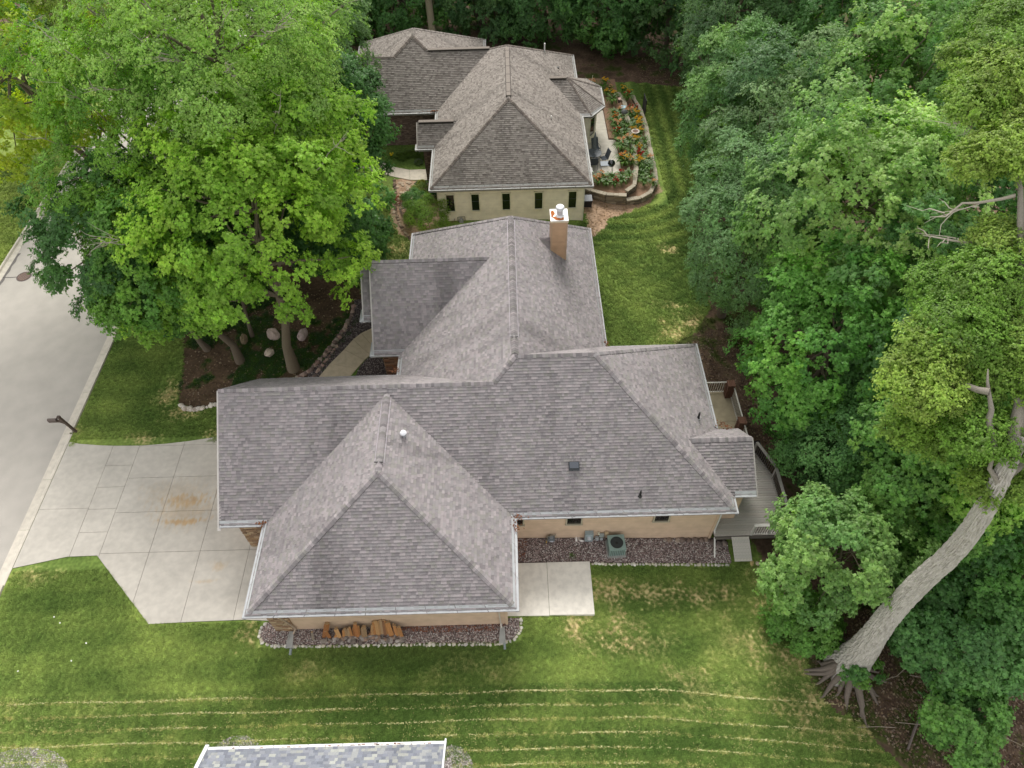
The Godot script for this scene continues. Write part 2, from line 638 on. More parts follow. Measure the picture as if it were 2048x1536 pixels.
	var nce := normal_of(V(17.38, 0, -15), V(17.38, 0, -25), cap)
	var ncw := normal_of(V(5.6, 0, -15), V(5.6, 0, -25), cap)
	var ncn := normal_of(V(5.6, 0, -25.575), V(17.38, 0, -25.575), cap)
	var ngn := Vector3(0, 1, -1).normalized()
	var nds := Vector3(0, 1, 0.97).normalized()
	var ndn := Vector3(0, 1, -0.97).normalized()
	var rest := MB.new()
	caps(rest, V(0.28, 0.17, -0.23), ap, na, naw, pal, roof, true)
	caps(rest, V(11.72, 0.17, -0.23), ap, na, nae, pal, roof, true)
	caps(rest, ab + Vector3(0, 0, 0.1), ap, nae, naw, pal, roof, true, 0.17)
	caps(rest, V(22.2, 0.18, -4.65), V(15.94, hm, -10.648), ns, ne, pal, roof, true)
	caps(rest, V(22.2, 0.18, -14.95), V(15.94, hm, -10.648), nn, ne, pal, roof)
	caps(rest, V(12.13, hm, -10.648), V(15.94, hm, -10.648), ns, nn, pal, roof)
	caps(rest, V(11.09, h1, -9.646), V(12.13, hm, -10.648), ns, ncw, pal, roof)
	caps(rest, V(-2.03, h1, -9.646), V(11.09, h1, -9.646), ns, ngn, pal, roof)
	caps(rest, V(12.13, hm, -10.8), cap, nce, ncw, pal, roof, false, 0.2)
	caps(rest, V(17.2, 0.15, -25.4), cap, nce, ncn, pal, roof)
	caps(rest, V(5.78, 0.15, -25.4), cap, ncw, ncn, pal, roof)
	caps(rest, V(4.22, 3.72, -18.7), V(10.88, 3.72, -18.7), nds, ndn, pal, roof)
	caps(rest, V(23.5, 1.42, -7.73), V(20.44, 1.42, -7.73), Vector3(0, 1, 0.575).normalized(), Vector3(0, 1, -0.93).normalized(), pal, roof, false, 0.2)
	part(rest, "ridge_cap", M.shingle, roof, false, "stuff")
	# ridge vents: two thin light edges beside the caps of both north-south ridges
	for r in [[12.13, hm, -11.9, -20.9], [6.0, 3.66, -5.5, -9.0]]:
		var vent := MB.new()
		for s in [-1, 1]:
			vent.box(V(r[0] + s * 0.205, r[1] - 0.105, (r[2] + r[3]) / 2), Vector3(0.012, 0.03, r[2] - r[3]), rgb(176, 168, 178))
		vent.box(V(r[0], r[1] + 0.02, r[2] + 0.03), Vector3(0.4, 0.06, 0.05), rgb(60, 58, 58))
		part(vent, "ridge_vent", M.white_metal, roof)
	# gable rakes and walls above the eaves
	var rk := MB.new()
	var light := rgb(196, 190, 184)
	rk.span(V(-2.04, -0.08, -4.3), V(-2.04, h1 - 0.08, -9.646), 0.16, 0.04, light)
	rk.span(V(-2.04, h1 - 0.08, -9.646), V(-2.04, -0.08, -13.4), 0.16, 0.04, light)
	rk.span(V(4.21, -0.08, -14.9), V(4.21, 3.64, -18.7), 0.16, 0.04, light)
	rk.span(V(4.21, 3.64, -18.7), V(4.21, -0.08, -22.5), 0.16, 0.04, light)
	rk.span(V(3.61, 0.93, -16.65), V(3.61, 3.13, -18.85), 0.14, 0.04, light)
	rk.span(V(3.61, 3.13, -18.85), V(3.61, 0.93, -21.05), 0.14, 0.04, light)
	rk.span(V(23.51, -0.06, -5.3), V(23.51, 1.34, -7.73), 0.14, 0.04, light)
	rk.span(V(23.51, 1.34, -7.73), V(23.51, -0.06, -9.25), 0.14, 0.04, light)
	part(rk, "rake_board", M.white_metal, h)
	var gab := MB.new()
	var tan_ := rgb(200, 174, 148)
	gab.tri(V(-1.6, -0.1, -4.9), V(-1.6, h1 - 0.15, -9.646), V(-1.6, -0.1, -13.0), tan_)
	gab.tri(V(4.6, -0.1, -15.1), V(4.6, 3.5, -18.7), V(4.6, -0.1, -22.3), tan_)
	gab.tri(V(4.2, 0.9, -16.7), V(4.2, 3.1, -18.85), V(4.2, 0.9, -21.0), tan_)
	gab.tri(V(23.2, -0.1, -5.3), V(23.2, -0.1, -9.2), V(23.2, 1.35, -7.73), tan_)
	gab.quad(V(4.6, -0.1, -15.4), V(5.8, -0.1, -15.4), V(5.8, 0.2, -15.4), V(4.6, 0.2, -15.4), tan_)
	part(gab, "gable_wall", M.siding, h)
	# gutters with covers
	var g := rgb(184, 186, 187)
	var p := 0.737
	gutter(h, V(-2.03, 0, -4.4), V(0, 0, -4.4), 0, -1, p, g)
	gutter(h, V(0, 0, -4.4), V(0, 0, 0), -1, 1, 0.61, g)
	gutter(h, V(0, 0, 0), V(12, 0, 0), 1, 1, p, g)
	gutter(h, V(12, 0, 0), V(12, 0, -4.4), 1, -1, 0.61, g)
	gutter(h, V(12, 0, -4.4), V(22.46, 0, -4.4), -1, 1, p, g)
	gutter(h, V(22.46, 0, -4.4), V(22.46, 0, -5.2), 1, 0, 0.705, g)
	gutter(h, V(22.46, 0, -5.26), V(23.5, 0, -5.26), 0, 0, 0.575, g)
	gutter(h, V(22.46, 0, -9.3), V(22.46, 0, -15.14), 0, 1, 0.705, g)
	gutter(h, V(22.46, 0, -15.14), V(17.38, 0, -15.14), 1, -1, 1.0, g)
	gutter(h, V(17.38, 0, -15.14), V(17.38, 0, -25.575), -1, 1, 0.876, g)
	gutter(h, V(17.38, 0, -25.575), V(5.6, 0, -25.575), 1, 1, 1.0, g)
	gutter(h, V(5.6, 0, -25.575), V(5.6, 0, -22.5), 1, 0, 0.704, g)
	gutter(h, V(5.6, 0, -14.6), V(5.6, 0, -13.478), 0, -1, 0.704, g)
	gutter(h, V(5.6, 0, -13.478), V(-0.9, 0, -13.478), -1, 0, 1.0, g)
	gutter(h, V(3.95, 0, -14.87), V(6.3, 0, -14.87), 1, 0, 0.97, g)
	gutter(h, V(3.95, 0, -15.95), V(3.95, 0, -14.87), 0, 1, 0.5, g)
	gutter(h, V(3.36, 1.0, -17.6), V(3.36, 1.0, -16.65), 0, 1, 0.5, g)
	gutter(h, V(3.36, 1.0, -16.65), V(4.2, 1.0, -16.65), 1, 0, 0.97, g)
	# leaves caught in the inside corners
	for c in [[12.1, -4.5, 0.12], [11.95, -3.95, 0.1], [0.0, -4.5, 0.1], [0.25, -4.6, 0.1], [22.6, -9.45, 0.12], [22.9, -9.3, 0.09], [17.3, -15.3, 0.08], [5.5, -13.7, 0.08]]:
		var lf := MB.new()
		for i in 26:
			var o := V(c[0] + rng.randfn(0, 0.14), 0.14 + rng.randf() * 0.06, c[1] + rng.randfn(0, 0.1))
			lf.box(o, Vector3(0.07, 0.012, 0.05), vary(rgb(140, 92, 62), 0.3), Basis.from_euler(Vector3(rng.randf(), rng.randf() * 6, rng.randf())))
		part(lf, "leaf_debris", M.soil, h, false, "stuff")
	# soffits
	var so := MB.new()
	so.sheet(poly2([0.06, -0.06, 11.94, -0.06, 11.94, -4.46, 22.4, -4.46, 22.4, -15.08, 17.32, -15.08, 17.32, -25.5, 5.66, -25.5, 5.66, -22.4, 4.0, -22.4, 4.0, -14.93, 5.66, -14.93, 5.66, -13.42, -1.98, -13.42, -1.98, -4.46, 0.06, -4.46]), EAVE - 0.135, rgb(190, 182, 170))
	part(so, "soffit", M.white_metal, h)
	# walls
	walls(h, [0.6, -0.6, 11.4, -0.6, 11.4, -5.0, 21.86, -5.0, 21.86, -14.5, 16.8, -14.5, 16.8, -25.0, 6.2, -25.0, 6.2, -13.0, -1.5, -13.0, -1.5, -5.0, 0.6, -5.0], -0.9, EAVE - 0.12, rgb(206, 180, 154))
	var cor := MB.new()
	var trim := rgb(206, 180, 152)
	for q in [[11.4, -0.6], [21.86, -5.0], [21.86, -14.5]]:
		cor.box(Vector3(q[0], 1.0, q[1]), Vector3(0.12, 3.8, 0.12), trim)
	part(cor, "corner_trim", M.siding, h)
	# bump-out by the deck under the little gable
	var bo := MB.new()
	siding(bo, Vector2(21.9, -5.66), Vector2(23.1, -5.66), -0.2, EAVE - 0.12, rgb(206, 180, 154))
	siding(bo, Vector2(23.1, -5.66), Vector2(23.1, -9.0), -0.2, EAVE - 0.12, rgb(206, 180, 154))
	part(bo, "bay_siding", M.siding, h, false, "stuff")
	# windows just under the south eave
	var fr := rgb(178, 170, 148)
	window(h, Vector3(14.81, 1.36, -4.99), 0.82, 1.3, Vector3.BACK, fr)
	window(h, Vector3(19.1, 1.42, -4.99), 0.82, 1.3, Vector3.BACK, fr)
	window(h, Vector3(11.95, 1.42, -4.99), 0.82, 1.3, Vector3.BACK, fr)
	# ledge stone facing: garage corner, pier by the doors, entry pier
	var led := [rgb(178, 152, 122), rgb(150, 122, 96), rgb(196, 174, 142), rgb(138, 112, 90), rgb(170, 138, 104)]
	masonry(h, "ledge_stone", Vector2(0.55, -0.59), Vector2(1.5, -0.59), -0.1, 2.9, 0.1, 0.15, 0.42, led)
	masonry(h, "ledge_stone", Vector2(0.59, -4.95), Vector2(0.59, -0.6), -0.1, 2.9, 0.1, 0.2, 0.5, led, 0.06, true)
	masonry(h, "ledge_stone", Vector2(-1.55, -4.98), Vector2(0.5, -4.98), -0.1, 2.9, 0.1, 0.15, 0.42, led)
	masonry(h, "ledge_stone", Vector2(4.6, -15.35), Vector2(5.75, -15.35), -0.1, 2.9, 0.12, 0.2, 0.5, [rgb(166, 120, 88), rgb(176, 140, 112), rgb(140, 108, 88)])
	masonry(h, "ledge_stone", Vector2(4.58, -22.0), Vector2(4.58, -15.4), -0.1, 2.9, 0.12, 0.2, 0.5, led, 0.06, true)
	# garage doors in the west face of the wing, and on the gable end
	for d in [[-4.5, -2.9], [-2.6, -1.0]]:
		var dm := MB.new()
		dm.box(Vector3(0.53, 1.1, (d[0] + d[1]) / 2), Vector3(0.03, 2.2, d[1] - d[0]), rgb(210, 204, 192))
		part(dm, "garage_door", M.white_metal, h)
	# downspouts and their runoff boots
	var ds := rgb(168, 150, 130)
	downspout(h, [Vector3(0.62, 2.9, -0.2), Vector3(1.0, 2.6, -0.5), Vector3(1.55, 0.35, -0.52), Vector3(1.42, 0.16, -0.35)], ds)
	downspout(h, [Vector3(11.0, 2.9, -0.2), Vector3(11.05, 2.6, -0.52), Vector3(11.12, 0.3, -0.53), Vector3(11.14, 0.15, -0.4)], rgb(196, 186, 172))
	downspout(h, [Vector3(21.95, 2.8, -4.7), Vector3(21.98, 2.5, -4.98), Vector3(21.98, 0.35, -4.98), Vector3(21.9, -0.38, -3.85)], rgb(216, 214, 208))
	downspout(h, [Vector3(6.2, 2.9, -14.95), Vector3(6.2, 2.6, -15.2), Vector3(6.2, 1.2, -15.2)], rgb(220, 218, 212))
	# roof fittings
	var rb := MB.new()
	var cap_at := V(14.77, 1.42, -6.32)
	rb.box(cap_at + Vector3(0, 0.1, 0), Vector3(0.5, 0.12, 0.42), rgb(52, 54, 58), Basis(Vector3.RIGHT, 0.62))
	rb.box(cap_at + Vector3(0, 0.17, -0.02), Vector3(0.42, 0.1, 0.3), rgb(74, 78, 86), Basis(Vector3.RIGHT, 0.4))
	part(rb, "roof_vent", M.plain, roof)
	for q in [[17.84, 0.57, -5.18, 0.42, rgb(26, 26, 27)], [21.33, 0.8, -9.44, 0.4, rgb(26, 26, 27)]]:
		var pm := MB.new()
		pm.drum(V(q[0], q[1] - 0.05, q[2]), 0.12, 0.07, 0.14, 10, Color(0.03, 0.03, 0.03))
		pm.drum(V(q[0], q[1] + 0.05, q[2]), 0.05, 0.05, q[3], 10, q[4])
		if q[0] > 20:
			pm.drum(V(q[0], q[1] - 0.05, q[2]), 0.13, 0.11, 0.07, 10, rgb(200, 200, 200))
		part(pm, "vent_pipe", M.plain, roof)
	var fl := MB.new()
	fl.drum(V(6.9, 3.0, -7.22), 0.11, 0.09, 0.34, 12, rgb(150, 150, 152))
	fl.drum(V(6.9, 3.36, -7.22), 0.16, 0.1, 0.1, 12, rgb(235, 235, 238))
	part(fl, "flue_pipe", M.white_metal, roof, true)
	chimney(h)


func deck_seed() -> MB:
	var mb := MB.new()
	mb.tri(V(5, 0, -5), V(6, 0, -5), V(6, 0, -6), Color.BLACK)
	return mb


func chimney(h: Node) -> void:
	var ch := MB.new()
	var top := EAVE + 4.62
	ch.box(Vector3(14.86, 4.4 + 1.62, -20.97), Vector3(0.88, 3.25, 0.96), rgb(104, 82, 62))
	for sx in [-1, 1]:
		for sz in [-1, 1]:
			ch.box(Vector3(14.86 + sx * 0.43, 4.4 + 1.62, -20.97 + sz * 0.46), Vector3(0.09, 3.25, 0.1), rgb(178, 150, 122))
	var c := part(ch, "chimney", M.siding, h)
	var y := 4.9
	while y < top:
		for f in [[Vector3(14.86, y + 0.055, -20.475), Vector3(0.78, 0.104, 0.02), 0.09, 0.0], [Vector3(14.405, y + 0.055, -20.97), Vector3(0.02, 0.104, 0.82), 0.0, 0.09], [Vector3(15.315, y + 0.055, -20.97), Vector3(0.02, 0.104, 0.82), 0.0, -0.09]]:
			var b := MB.new()
			b.box(f[0], f[1], vary(rgb(186, 152, 120), 0.05), Basis.from_euler(Vector3(-f[2], 0, -f[3])))
			part(b, "siding_board", M.siding, c)
		y += 0.118
	var cap := MB.new()
	cap.box(Vector3(14.86, top + 0.06, -20.97), Vector3(1.02, 0.1, 1.1), rgb(206, 188, 160))
	cap.box(Vector3(14.86, top + 0.13, -20.97), Vector3(1.0, 0.035, 1.08), rgb(232, 232, 230))
	var cp := part(cap, "chimney_cap", M.white_metal, c)
	var rust := MB.new()
	for q in [[14.5, -21.1, 0.13, 0.3], [14.62, -20.72, 0.16, 0.14], [14.86, -20.56, 0.3, 0.1], [14.75, -20.62, 0.2, 0.12], [15.05, -20.66, 0.1, 0.1], [14.47, -20.9, 0.07, 0.2]]:
		var ring := PackedVector2Array()
		for i in 9:
			ring.append(Vector2(q[0] + cos(TAU * i / 9) * q[2] * rng.randf_range(0.6, 1.1), q[1] + sin(TAU * i / 9) * q[3] * rng.randf_range(0.6, 1.1)))
		rust.sheet(ring, top + 0.151 + 0.001 * rust.v.size() / 27.0, vary(rgb(186, 108, 52), 0.15))
	part(rust, "rust_stain", M.soil, c)
	var fl := MB.new()
	fl.drum(Vector3(14.9, top + 0.14, -20.93), 0.27, 0.22, 0.1, 18, rgb(228, 228, 230))
	fl.drum(Vector3(14.9, top + 0.2, -20.93), 0.17, 0.17, 0.45, 18, rgb(188, 184, 186))
	fl.drum(Vector3(14.9, top + 0.56, -20.93), 0.22, 0.24, 0.14, 18, rgb(222, 222, 226))
	fl.drum(Vector3(14.9, top + 0.72, -20.93), 0.24, 0.2, 0.05, 18, rgb(235, 235, 238))
	part(fl, "flue", M.white_metal, c)
	

# ---------------------------------------------------------------- the far house
func far_house() -> void:
	var h := thing("house", "far house with brown shingle roofs, beige siding and five narrow windows facing the near house", "house", Vector3(12.2, -0.3, -30.7))
	var pal := [rgb(156, 148, 140), rgb(148, 140, 132), rgb(160, 152, 144), rgb(134, 126, 119), rgb(164, 156, 148)]
	var mb := MB.new()
	var deck := MB.new()
	var roof := part(deck_seed(), "roof", M.shingle, h)
	var hm := 3.9
	var a := V(12.23, hm, -35.2)
	var b := V(12.23, hm, -42.95)
	roof_plane(mb, deck, [V(6.45, 0, -30.1), V(18, 0, -30.1), a], V(0, 0, -30.1), pal)
	roof_plane(mb, deck, [V(18, 0, -30.1), V(18, 0, -48.92), b, a], V(18, 0, 0), pal)
	roof_plane(mb, deck, [V(6.45, 0, -48.92), V(6.45, 0, -30.1), a, b], V(6.45, 0, 0), pal)
	roof_plane(mb, deck, [V(18, 0, -48.92), V(6.45, 0, -48.92), b], V(0, 0, -48.92), pal)
	var ew := V(0, 0, -40.2)
	roof_plane(mb, deck, [V(-4, 0, -40.2), V(6.45, 0, -40.2), V(10.45, 2.7, -44.0), V(-4, 2.7, -44.0)], ew, pal)
	roof_plane(mb, deck, [V(3.22, 2.7, -44.0), V(10.45, 2.7, -44.0), V(10.89, 3.0, -44.43), V(3.68, 3.0, -44.43)], ew, pal)
	roof_plane(mb, deck, [V(3.68, 3.0, -44.43), V(5.85, 3.0, -44.43), V(4.77, 3.7, -45.41)], ew, pal)
	var w1 := V(4.77, 3.7, -45.41)
	var w2 := V(4.77, 3.7, -46.65)
	roof_plane(mb, deck, [V(10.4, 0, -46.4), V(10.4, 0, -52.2), w2, w1, V(5.85, 3.0, -44.43)], V(10.4, 0, 0), pal)
	roof_plane(mb, deck, [V(-0.87, 0, -52.2), V(-0.87, 0, -47.0), V(3.22, 2.7, -44.0), w1, w2], V(-0.87, 0, 0), pal)
	roof_plane(mb, deck, [V(10.4, 0, -52.2), V(-0.87, 0, -52.2), w2], V(0, 0, -52.2), pal)
	roof_plane(mb, deck, [V(-0.87, 0, -47.6), V(-4, 0, -47.6), V(-4, 2.7, -44.0), V(3.22, 2.7, -44.0)], V(0, 0, -47.6), pal)
	roof_plane(mb, deck, [V(10.4, 0, -48.0), V(8.0, 0, -48.0), V(5.85, 3.0, -44.43), V(10.89, 3.0, -44.43)], V(0, 0, -48.0), pal)
	roof_plane(mb, deck, [V(5.38, 0, -35.15), V(6.45, 0, -35.15), V(8.38, 1.3, -36.85), V(5.38, 1.3, -36.85)], V(0, 0, -35.15), pal)
	roof_plane(mb, deck, [V(6.45, 0, -38.55), V(5.38, 0, -38.55), V(5.38, 1.3, -36.85), V(8.38, 1.3, -36.85)], V(0, 0, -38.55), pal)
	# the bay on the garden side
	var ba := V(16.9, 1.7, -41.95)
	var bb := V(15.48, 1.7, -41.95)
	var ring := [V(18, 0, -39.05), V(18.7, 0, -39.05), V(19.85, 0, -40.45), V(19.85, 0, -43.45), V(18.7, 0, -44.85), V(18, 0, -44.85)]
	roof_plane(mb, deck, [ring[0], ring[1], ba, bb], ring[0], pal)
	roof_plane(mb, deck, [ring[1], ring[2], ba], ring[1], pal)
	roof_plane(mb, deck, [ring[2], ring[3], ba], ring[2], pal)
	roof_plane(mb, deck, [ring[3], ring[4], ba], ring[3], pal)
	roof_plane(mb, deck, [ring[4], ring[5], bb, ba], ring[4], pal)
	part(mb, "shingle", M.shingle, roof, false, "stuff")
	roof.mesh = deck.mesh()
	var ns := Vector3(0, 1, 0.765).normalized()
	var ne := Vector3(0.675, 1, 0).normalized()
	var nw := Vector3(-0.675, 1, 0).normalized()
	var nn := Vector3(0, 1, -0.653).normalized()
	var dark := [rgb(132, 122, 114), rgb(124, 115, 108), rgb(140, 130, 121)]
	var rest := MB.new()
	caps(rest, V(6.6, 0.1, -30.25), a, ns, nw, dark, roof, false, 0.14)
	caps(rest, V(17.85, 0.1, -30.25), a, ns, ne, dark, roof, false, 0.14)
	caps(rest, V(17.85, 0.1, -48.75), b, nn, ne, dark, roof, false, 0.14)
	caps(rest, V(6.6, 0.1, -48.75), b, nn, nw, dark, roof, false, 0.14)
	caps(rest, V(-4, 2.7, -44.0), V(3.22, 2.7, -44.0), ns, -ns + Vector3(0, 1.6, 0), dark, roof, false, 0.14)
	caps(rest, V(3.22, 2.7, -44.0), w1, ns, Vector3(-0.66, 1, 0).normalized(), dark, roof, false, 0.18)
	caps(rest, V(5.85, 3.0, -44.43), w1, ns, Vector3(0.66, 1, 0).normalized(), dark, roof, false, 0.18)
	caps(rest, w1, w2, Vector3(0.66, 1, 0).normalized(), Vector3(-0.66, 1, 0).normalized(), pal, roof, false, 0.14)
	caps(rest, V(10.2, 0.12, -52.0), w2, Vector3(0.66, 1, 0).normalized(), Vector3(0, 1, -0.66).normalized(), pal, roof, false, 0.14)
	caps(rest, V(-0.67, 0.12, -52.0), w2, Vector3(-0.66, 1, 0).normalized(), Vector3(0, 1, -0.66).normalized(), pal, roof, false, 0.14)
	caps(rest, V(18.66, 0.05, -39.15), ba, ns, ne, dark, roof, false, 0.12)
	caps(rest, V(19.78, 0.05, -40.5), ba, ns, ne, dark, roof, false, 0.12)
	caps(rest, V(19.78, 0.05, -43.4), ba, nn, ne, dark, roof, false, 0.12)
	part(rest, "ridge_cap", M.shingle, roof, false, "stuff")
	for r in [[Vector3(8.4, EAVE + 3.05, -44.4), 4.9, 0.0], [Vector3(-1.0, EAVE + 2.75, -43.97), 4.5, 0.0], [Vector3(6.8, EAVE + 1.36, -36.82), 2.6, 0.0], [Vector3(16.15, EAVE + 1.75, -41.92), 1.3, 0.0], [Vector3(12.23, EAVE + 3.97, -39.0), 7.0, 1.0]]:
		var vent := MB.new()
		if r[2] == 0.0:
			vent.box(r[0], Vector3(r[1], 0.06, 0.3), rgb(140, 131, 122))
			vent.box(r[0] + Vector3(0, -0.06, 0.16), Vector3(r[1], 0.08, 0.03), rgb(52, 48, 46))
		else:
			vent.box(r[0] + Vector3(0, -0.03, 0), Vector3(0.3, 0.07, r[1]), rgb(150, 141, 132))
			for s in [-1, 1]:
				vent.box(r[0] + Vector3(s * 0.165, -0.08, 0), Vector3(0.03, 0.08, r[1]), rgb(56, 52, 50))
			for k in 6:
				vent.box(r[0] + Vector3(0, 0.007, -3.0 + k * 1.2), Vector3(0.31, 0.012, 0.03), rgb(66, 62, 60))
		part(vent, "ridge_vent", M.shingle, roof)
	var g := rgb(186, 186, 182)
	gutter(h, V(6.45, 0, -30.1), V(18, 0, -30.1), 1, 1, 0.765, g)
	gutter(h, V(18, 0, -30.1), V(18, 0, -39.05), 1, -1, 0.675, g)
	for i in 5:
		gutter(h, ring[i], ring[i + 1], -1.0 if i == 0 else 0.4, 0.4 if i < 4 else -1.0, 0.6, g, 0.2)
	gutter(h, V(18, 0, -44.85), V(18, 0, -48.92), -1, 1, 0.675, g)
	gutter(h, V(18, 0, -48.92), V(10.4, 0, -48.92), 1, 0, 0.65, g)
	gutter(h, V(10.4, 0, -46.4), V(10.4, 0, -52.2), 0, 1, 0.66, g)
	gutter(h, V(10.4, 0, -52.2), V(-0.87, 0, -52.2), 1, 1, 0.66, g)
	gutter(h, V(-0.87, 0, -52.2), V(-0.87, 0, -47.6), 1, 0, 0.66, g)
	gutter(h, V(6.45, 0, -40.2), V(6.45, 0, -38.5), -1, 0, 0.675, g)
	gutter(h, V(6.45, 0, -35.1), V(6.45, 0, -30.1), 0, 1, 0.675, g)
	gutter(h, V(-4, 0, -40.2), V(6.45, 0, -40.2), 0, -1, 0.71, g)
	gutter(h, V(5.17, 0, -35.15), V(6.6, 0, -35.15), 1, 0, 0.75, g)
	gutter(h, V(5.17, 0, -35.9), V(5.17, 0, -35.15), 0, 1, 0.5, g)
	var lf := MB.new()
	for i in 40:
		lf.box(V(6.4 + rng.randfn(0, 0.22), 0.14 + rng.randf() * 0.08, -40.3 + rng.randfn(0, 0.1)), Vector3(0.08, 0.014, 0.06), vary(rgb(146, 98, 66), 0.3), Basis.from_euler(Vector3(rng.randf(), rng.randf() * 6, rng.randf())))
	part(lf, "leaf_debris", M.soil, h, false, "stuff")
	var so := MB.new()
	so.sheet(poly2([6.5, -30.15, 17.95, -30.15, 17.95, -39.1, 18.7, -39.1, 19.8, -40.5, 19.8, -43.4, 18.7, -44.8, 17.95, -44.8, 17.95, -48.85, 10.35, -48.85, 10.35, -52.1, -0.8, -52.1, -0.8, -47.5, -3.9, -47.5, -3.9, -40.25, 6.5, -40.25, 6.5, -38.5, 5.4, -38.5, 5.4, -35.2, 6.5, -35.2]), EAVE - 0.135, rgb(196, 190, 176))
	part(so, "soffit", M.white_metal, h)
	var beige := rgb(236, 229, 208)
	walls(h, [7.05, -30.7, 17.4, -30.7, 17.4, -39.7, 18.5, -39.7, 19.25, -40.7, 19.25, -43.2, 18.5, -44.2, 17.4, -44.2, 17.4, -48.3, 9.8, -48.3, 9.8, -51.6, -0.3, -51.6, -0.3, -47.0, -3.5, -47.0, -3.5, -40.8, 7.05, -40.8], -1.2, EAVE - 0.12, beige)
	var gab := MB.new()
	gab.tri(V(5.55, -0.1, -35.3), V(5.55, 1.2, -36.85), V(5.55, -0.1, -38.4), beige)
	gab.tri(V(-3.6, -0.1, -40.5), V(-3.6, 2.6, -44.0), V(-3.6, -0.1, -47.4), beige)
	part(gab, "gable_wall", M.siding, h)
	var rk := MB.new()
	rk.span(V(5.37, -0.06, -35.2), V(5.37, 1.24, -36.85), 0.13, 0.04, rgb(200, 192, 180))
	rk.span(V(5.37, 1.24, -36.85), V(5.37, -0.06, -38.5), 0.13, 0.04, rgb(200, 192, 180))
	part(rk, "rake_board", M.white_metal, h)
	var cor := MB.new()
	for q in [[7.05, -30.7], [17.4, -30.7]]:
		cor.box(Vector3(q[0], 0.9, q[1]), Vector3(0.13, 4.0, 0.13), rgb(228, 222, 204))
	part(cor, "corner_trim", M.siding, h)
	for x in [7.85, 9.64, 11.85, 14.18, 16.61]:
		window(h, Vector3(x, 0.83, -30.69), 0.68, 1.55, Vector3.BACK, rgb(222, 218, 194), true)
	for x in [[18.87, -40.2, Vector3(0.8, 0, 0.6)], [19.26, -41.95, Vector3.RIGHT], [17.41, -36.2, Vector3.RIGHT]]:
		window(h, Vector3(x[0], 0.7, x[1]), 0.8, 1.7, x[2].normalized(), rgb(222, 218, 194), true)
	var br := [rgb(140, 118, 104), rgb(124, 104, 94), rgb(152, 130, 114), rgb(110, 92, 84)]
	masonry(h, "brick", Vector2(-3.5, -40.78), Vector2(7.0, -40.78), -0.3, 2.9, 0.075, 0.2, 0.21, br, 0.03, true)
	masonry(h, "brick", Vector2(7.03, -40.7), Vector2(7.03, -30.7), -0.5, 2.9, 0.075, 0.2, 0.21, br, 0.03, true)
	masonry(h, "brick", Vector2(5.75, -35.75), Vector2(7.0, -35.75), -0.3, 2.9, 0.075, 0.2, 0.21, br, 0.03, true)
	masonry(h, "brick", Vector2(5.73, -37.9), Vector2(5.73, -35.75), -0.3, 2.9, 0.075, 0.2, 0.21, br, 0.03, true)
	downspout(h, [Vector3(7.0, 2.9, -30.3), Vector3(6.98, 2.6, -30.62), Vector3(7.0, -0.3, -30.62)], rgb(204, 198, 176))
	downspout(h, [Vector3(17.45, 2.9, -30.3), Vector3(17.42, 2.6, -30.62), Vector3(17.42, -0.8, -30.62)], rgb(216, 212, 196))
	var pm := MB.new()
	pm.drum(V(15.3, 1.7, -45.9), 0.06, 0.06, 0.85, 8, rgb(214, 212, 208))
	part(pm, "vent_pipe", M.white_metal, roof)
	pm = MB.new()
	pm.drum(V(16.3, 1.05, -44.6), 0.14, 0.12, 0.16, 10, rgb(30, 29, 28))
	part(pm, "roof_vent", M.plain, roof)
	pm = MB.new()
	pm.drum(V(15.3, 1.75, -35.9), 0.05, 0.05, 0.3, 8, rgb(226, 222, 214))
	part(pm, "vent_pipe", M.white_metal, roof)


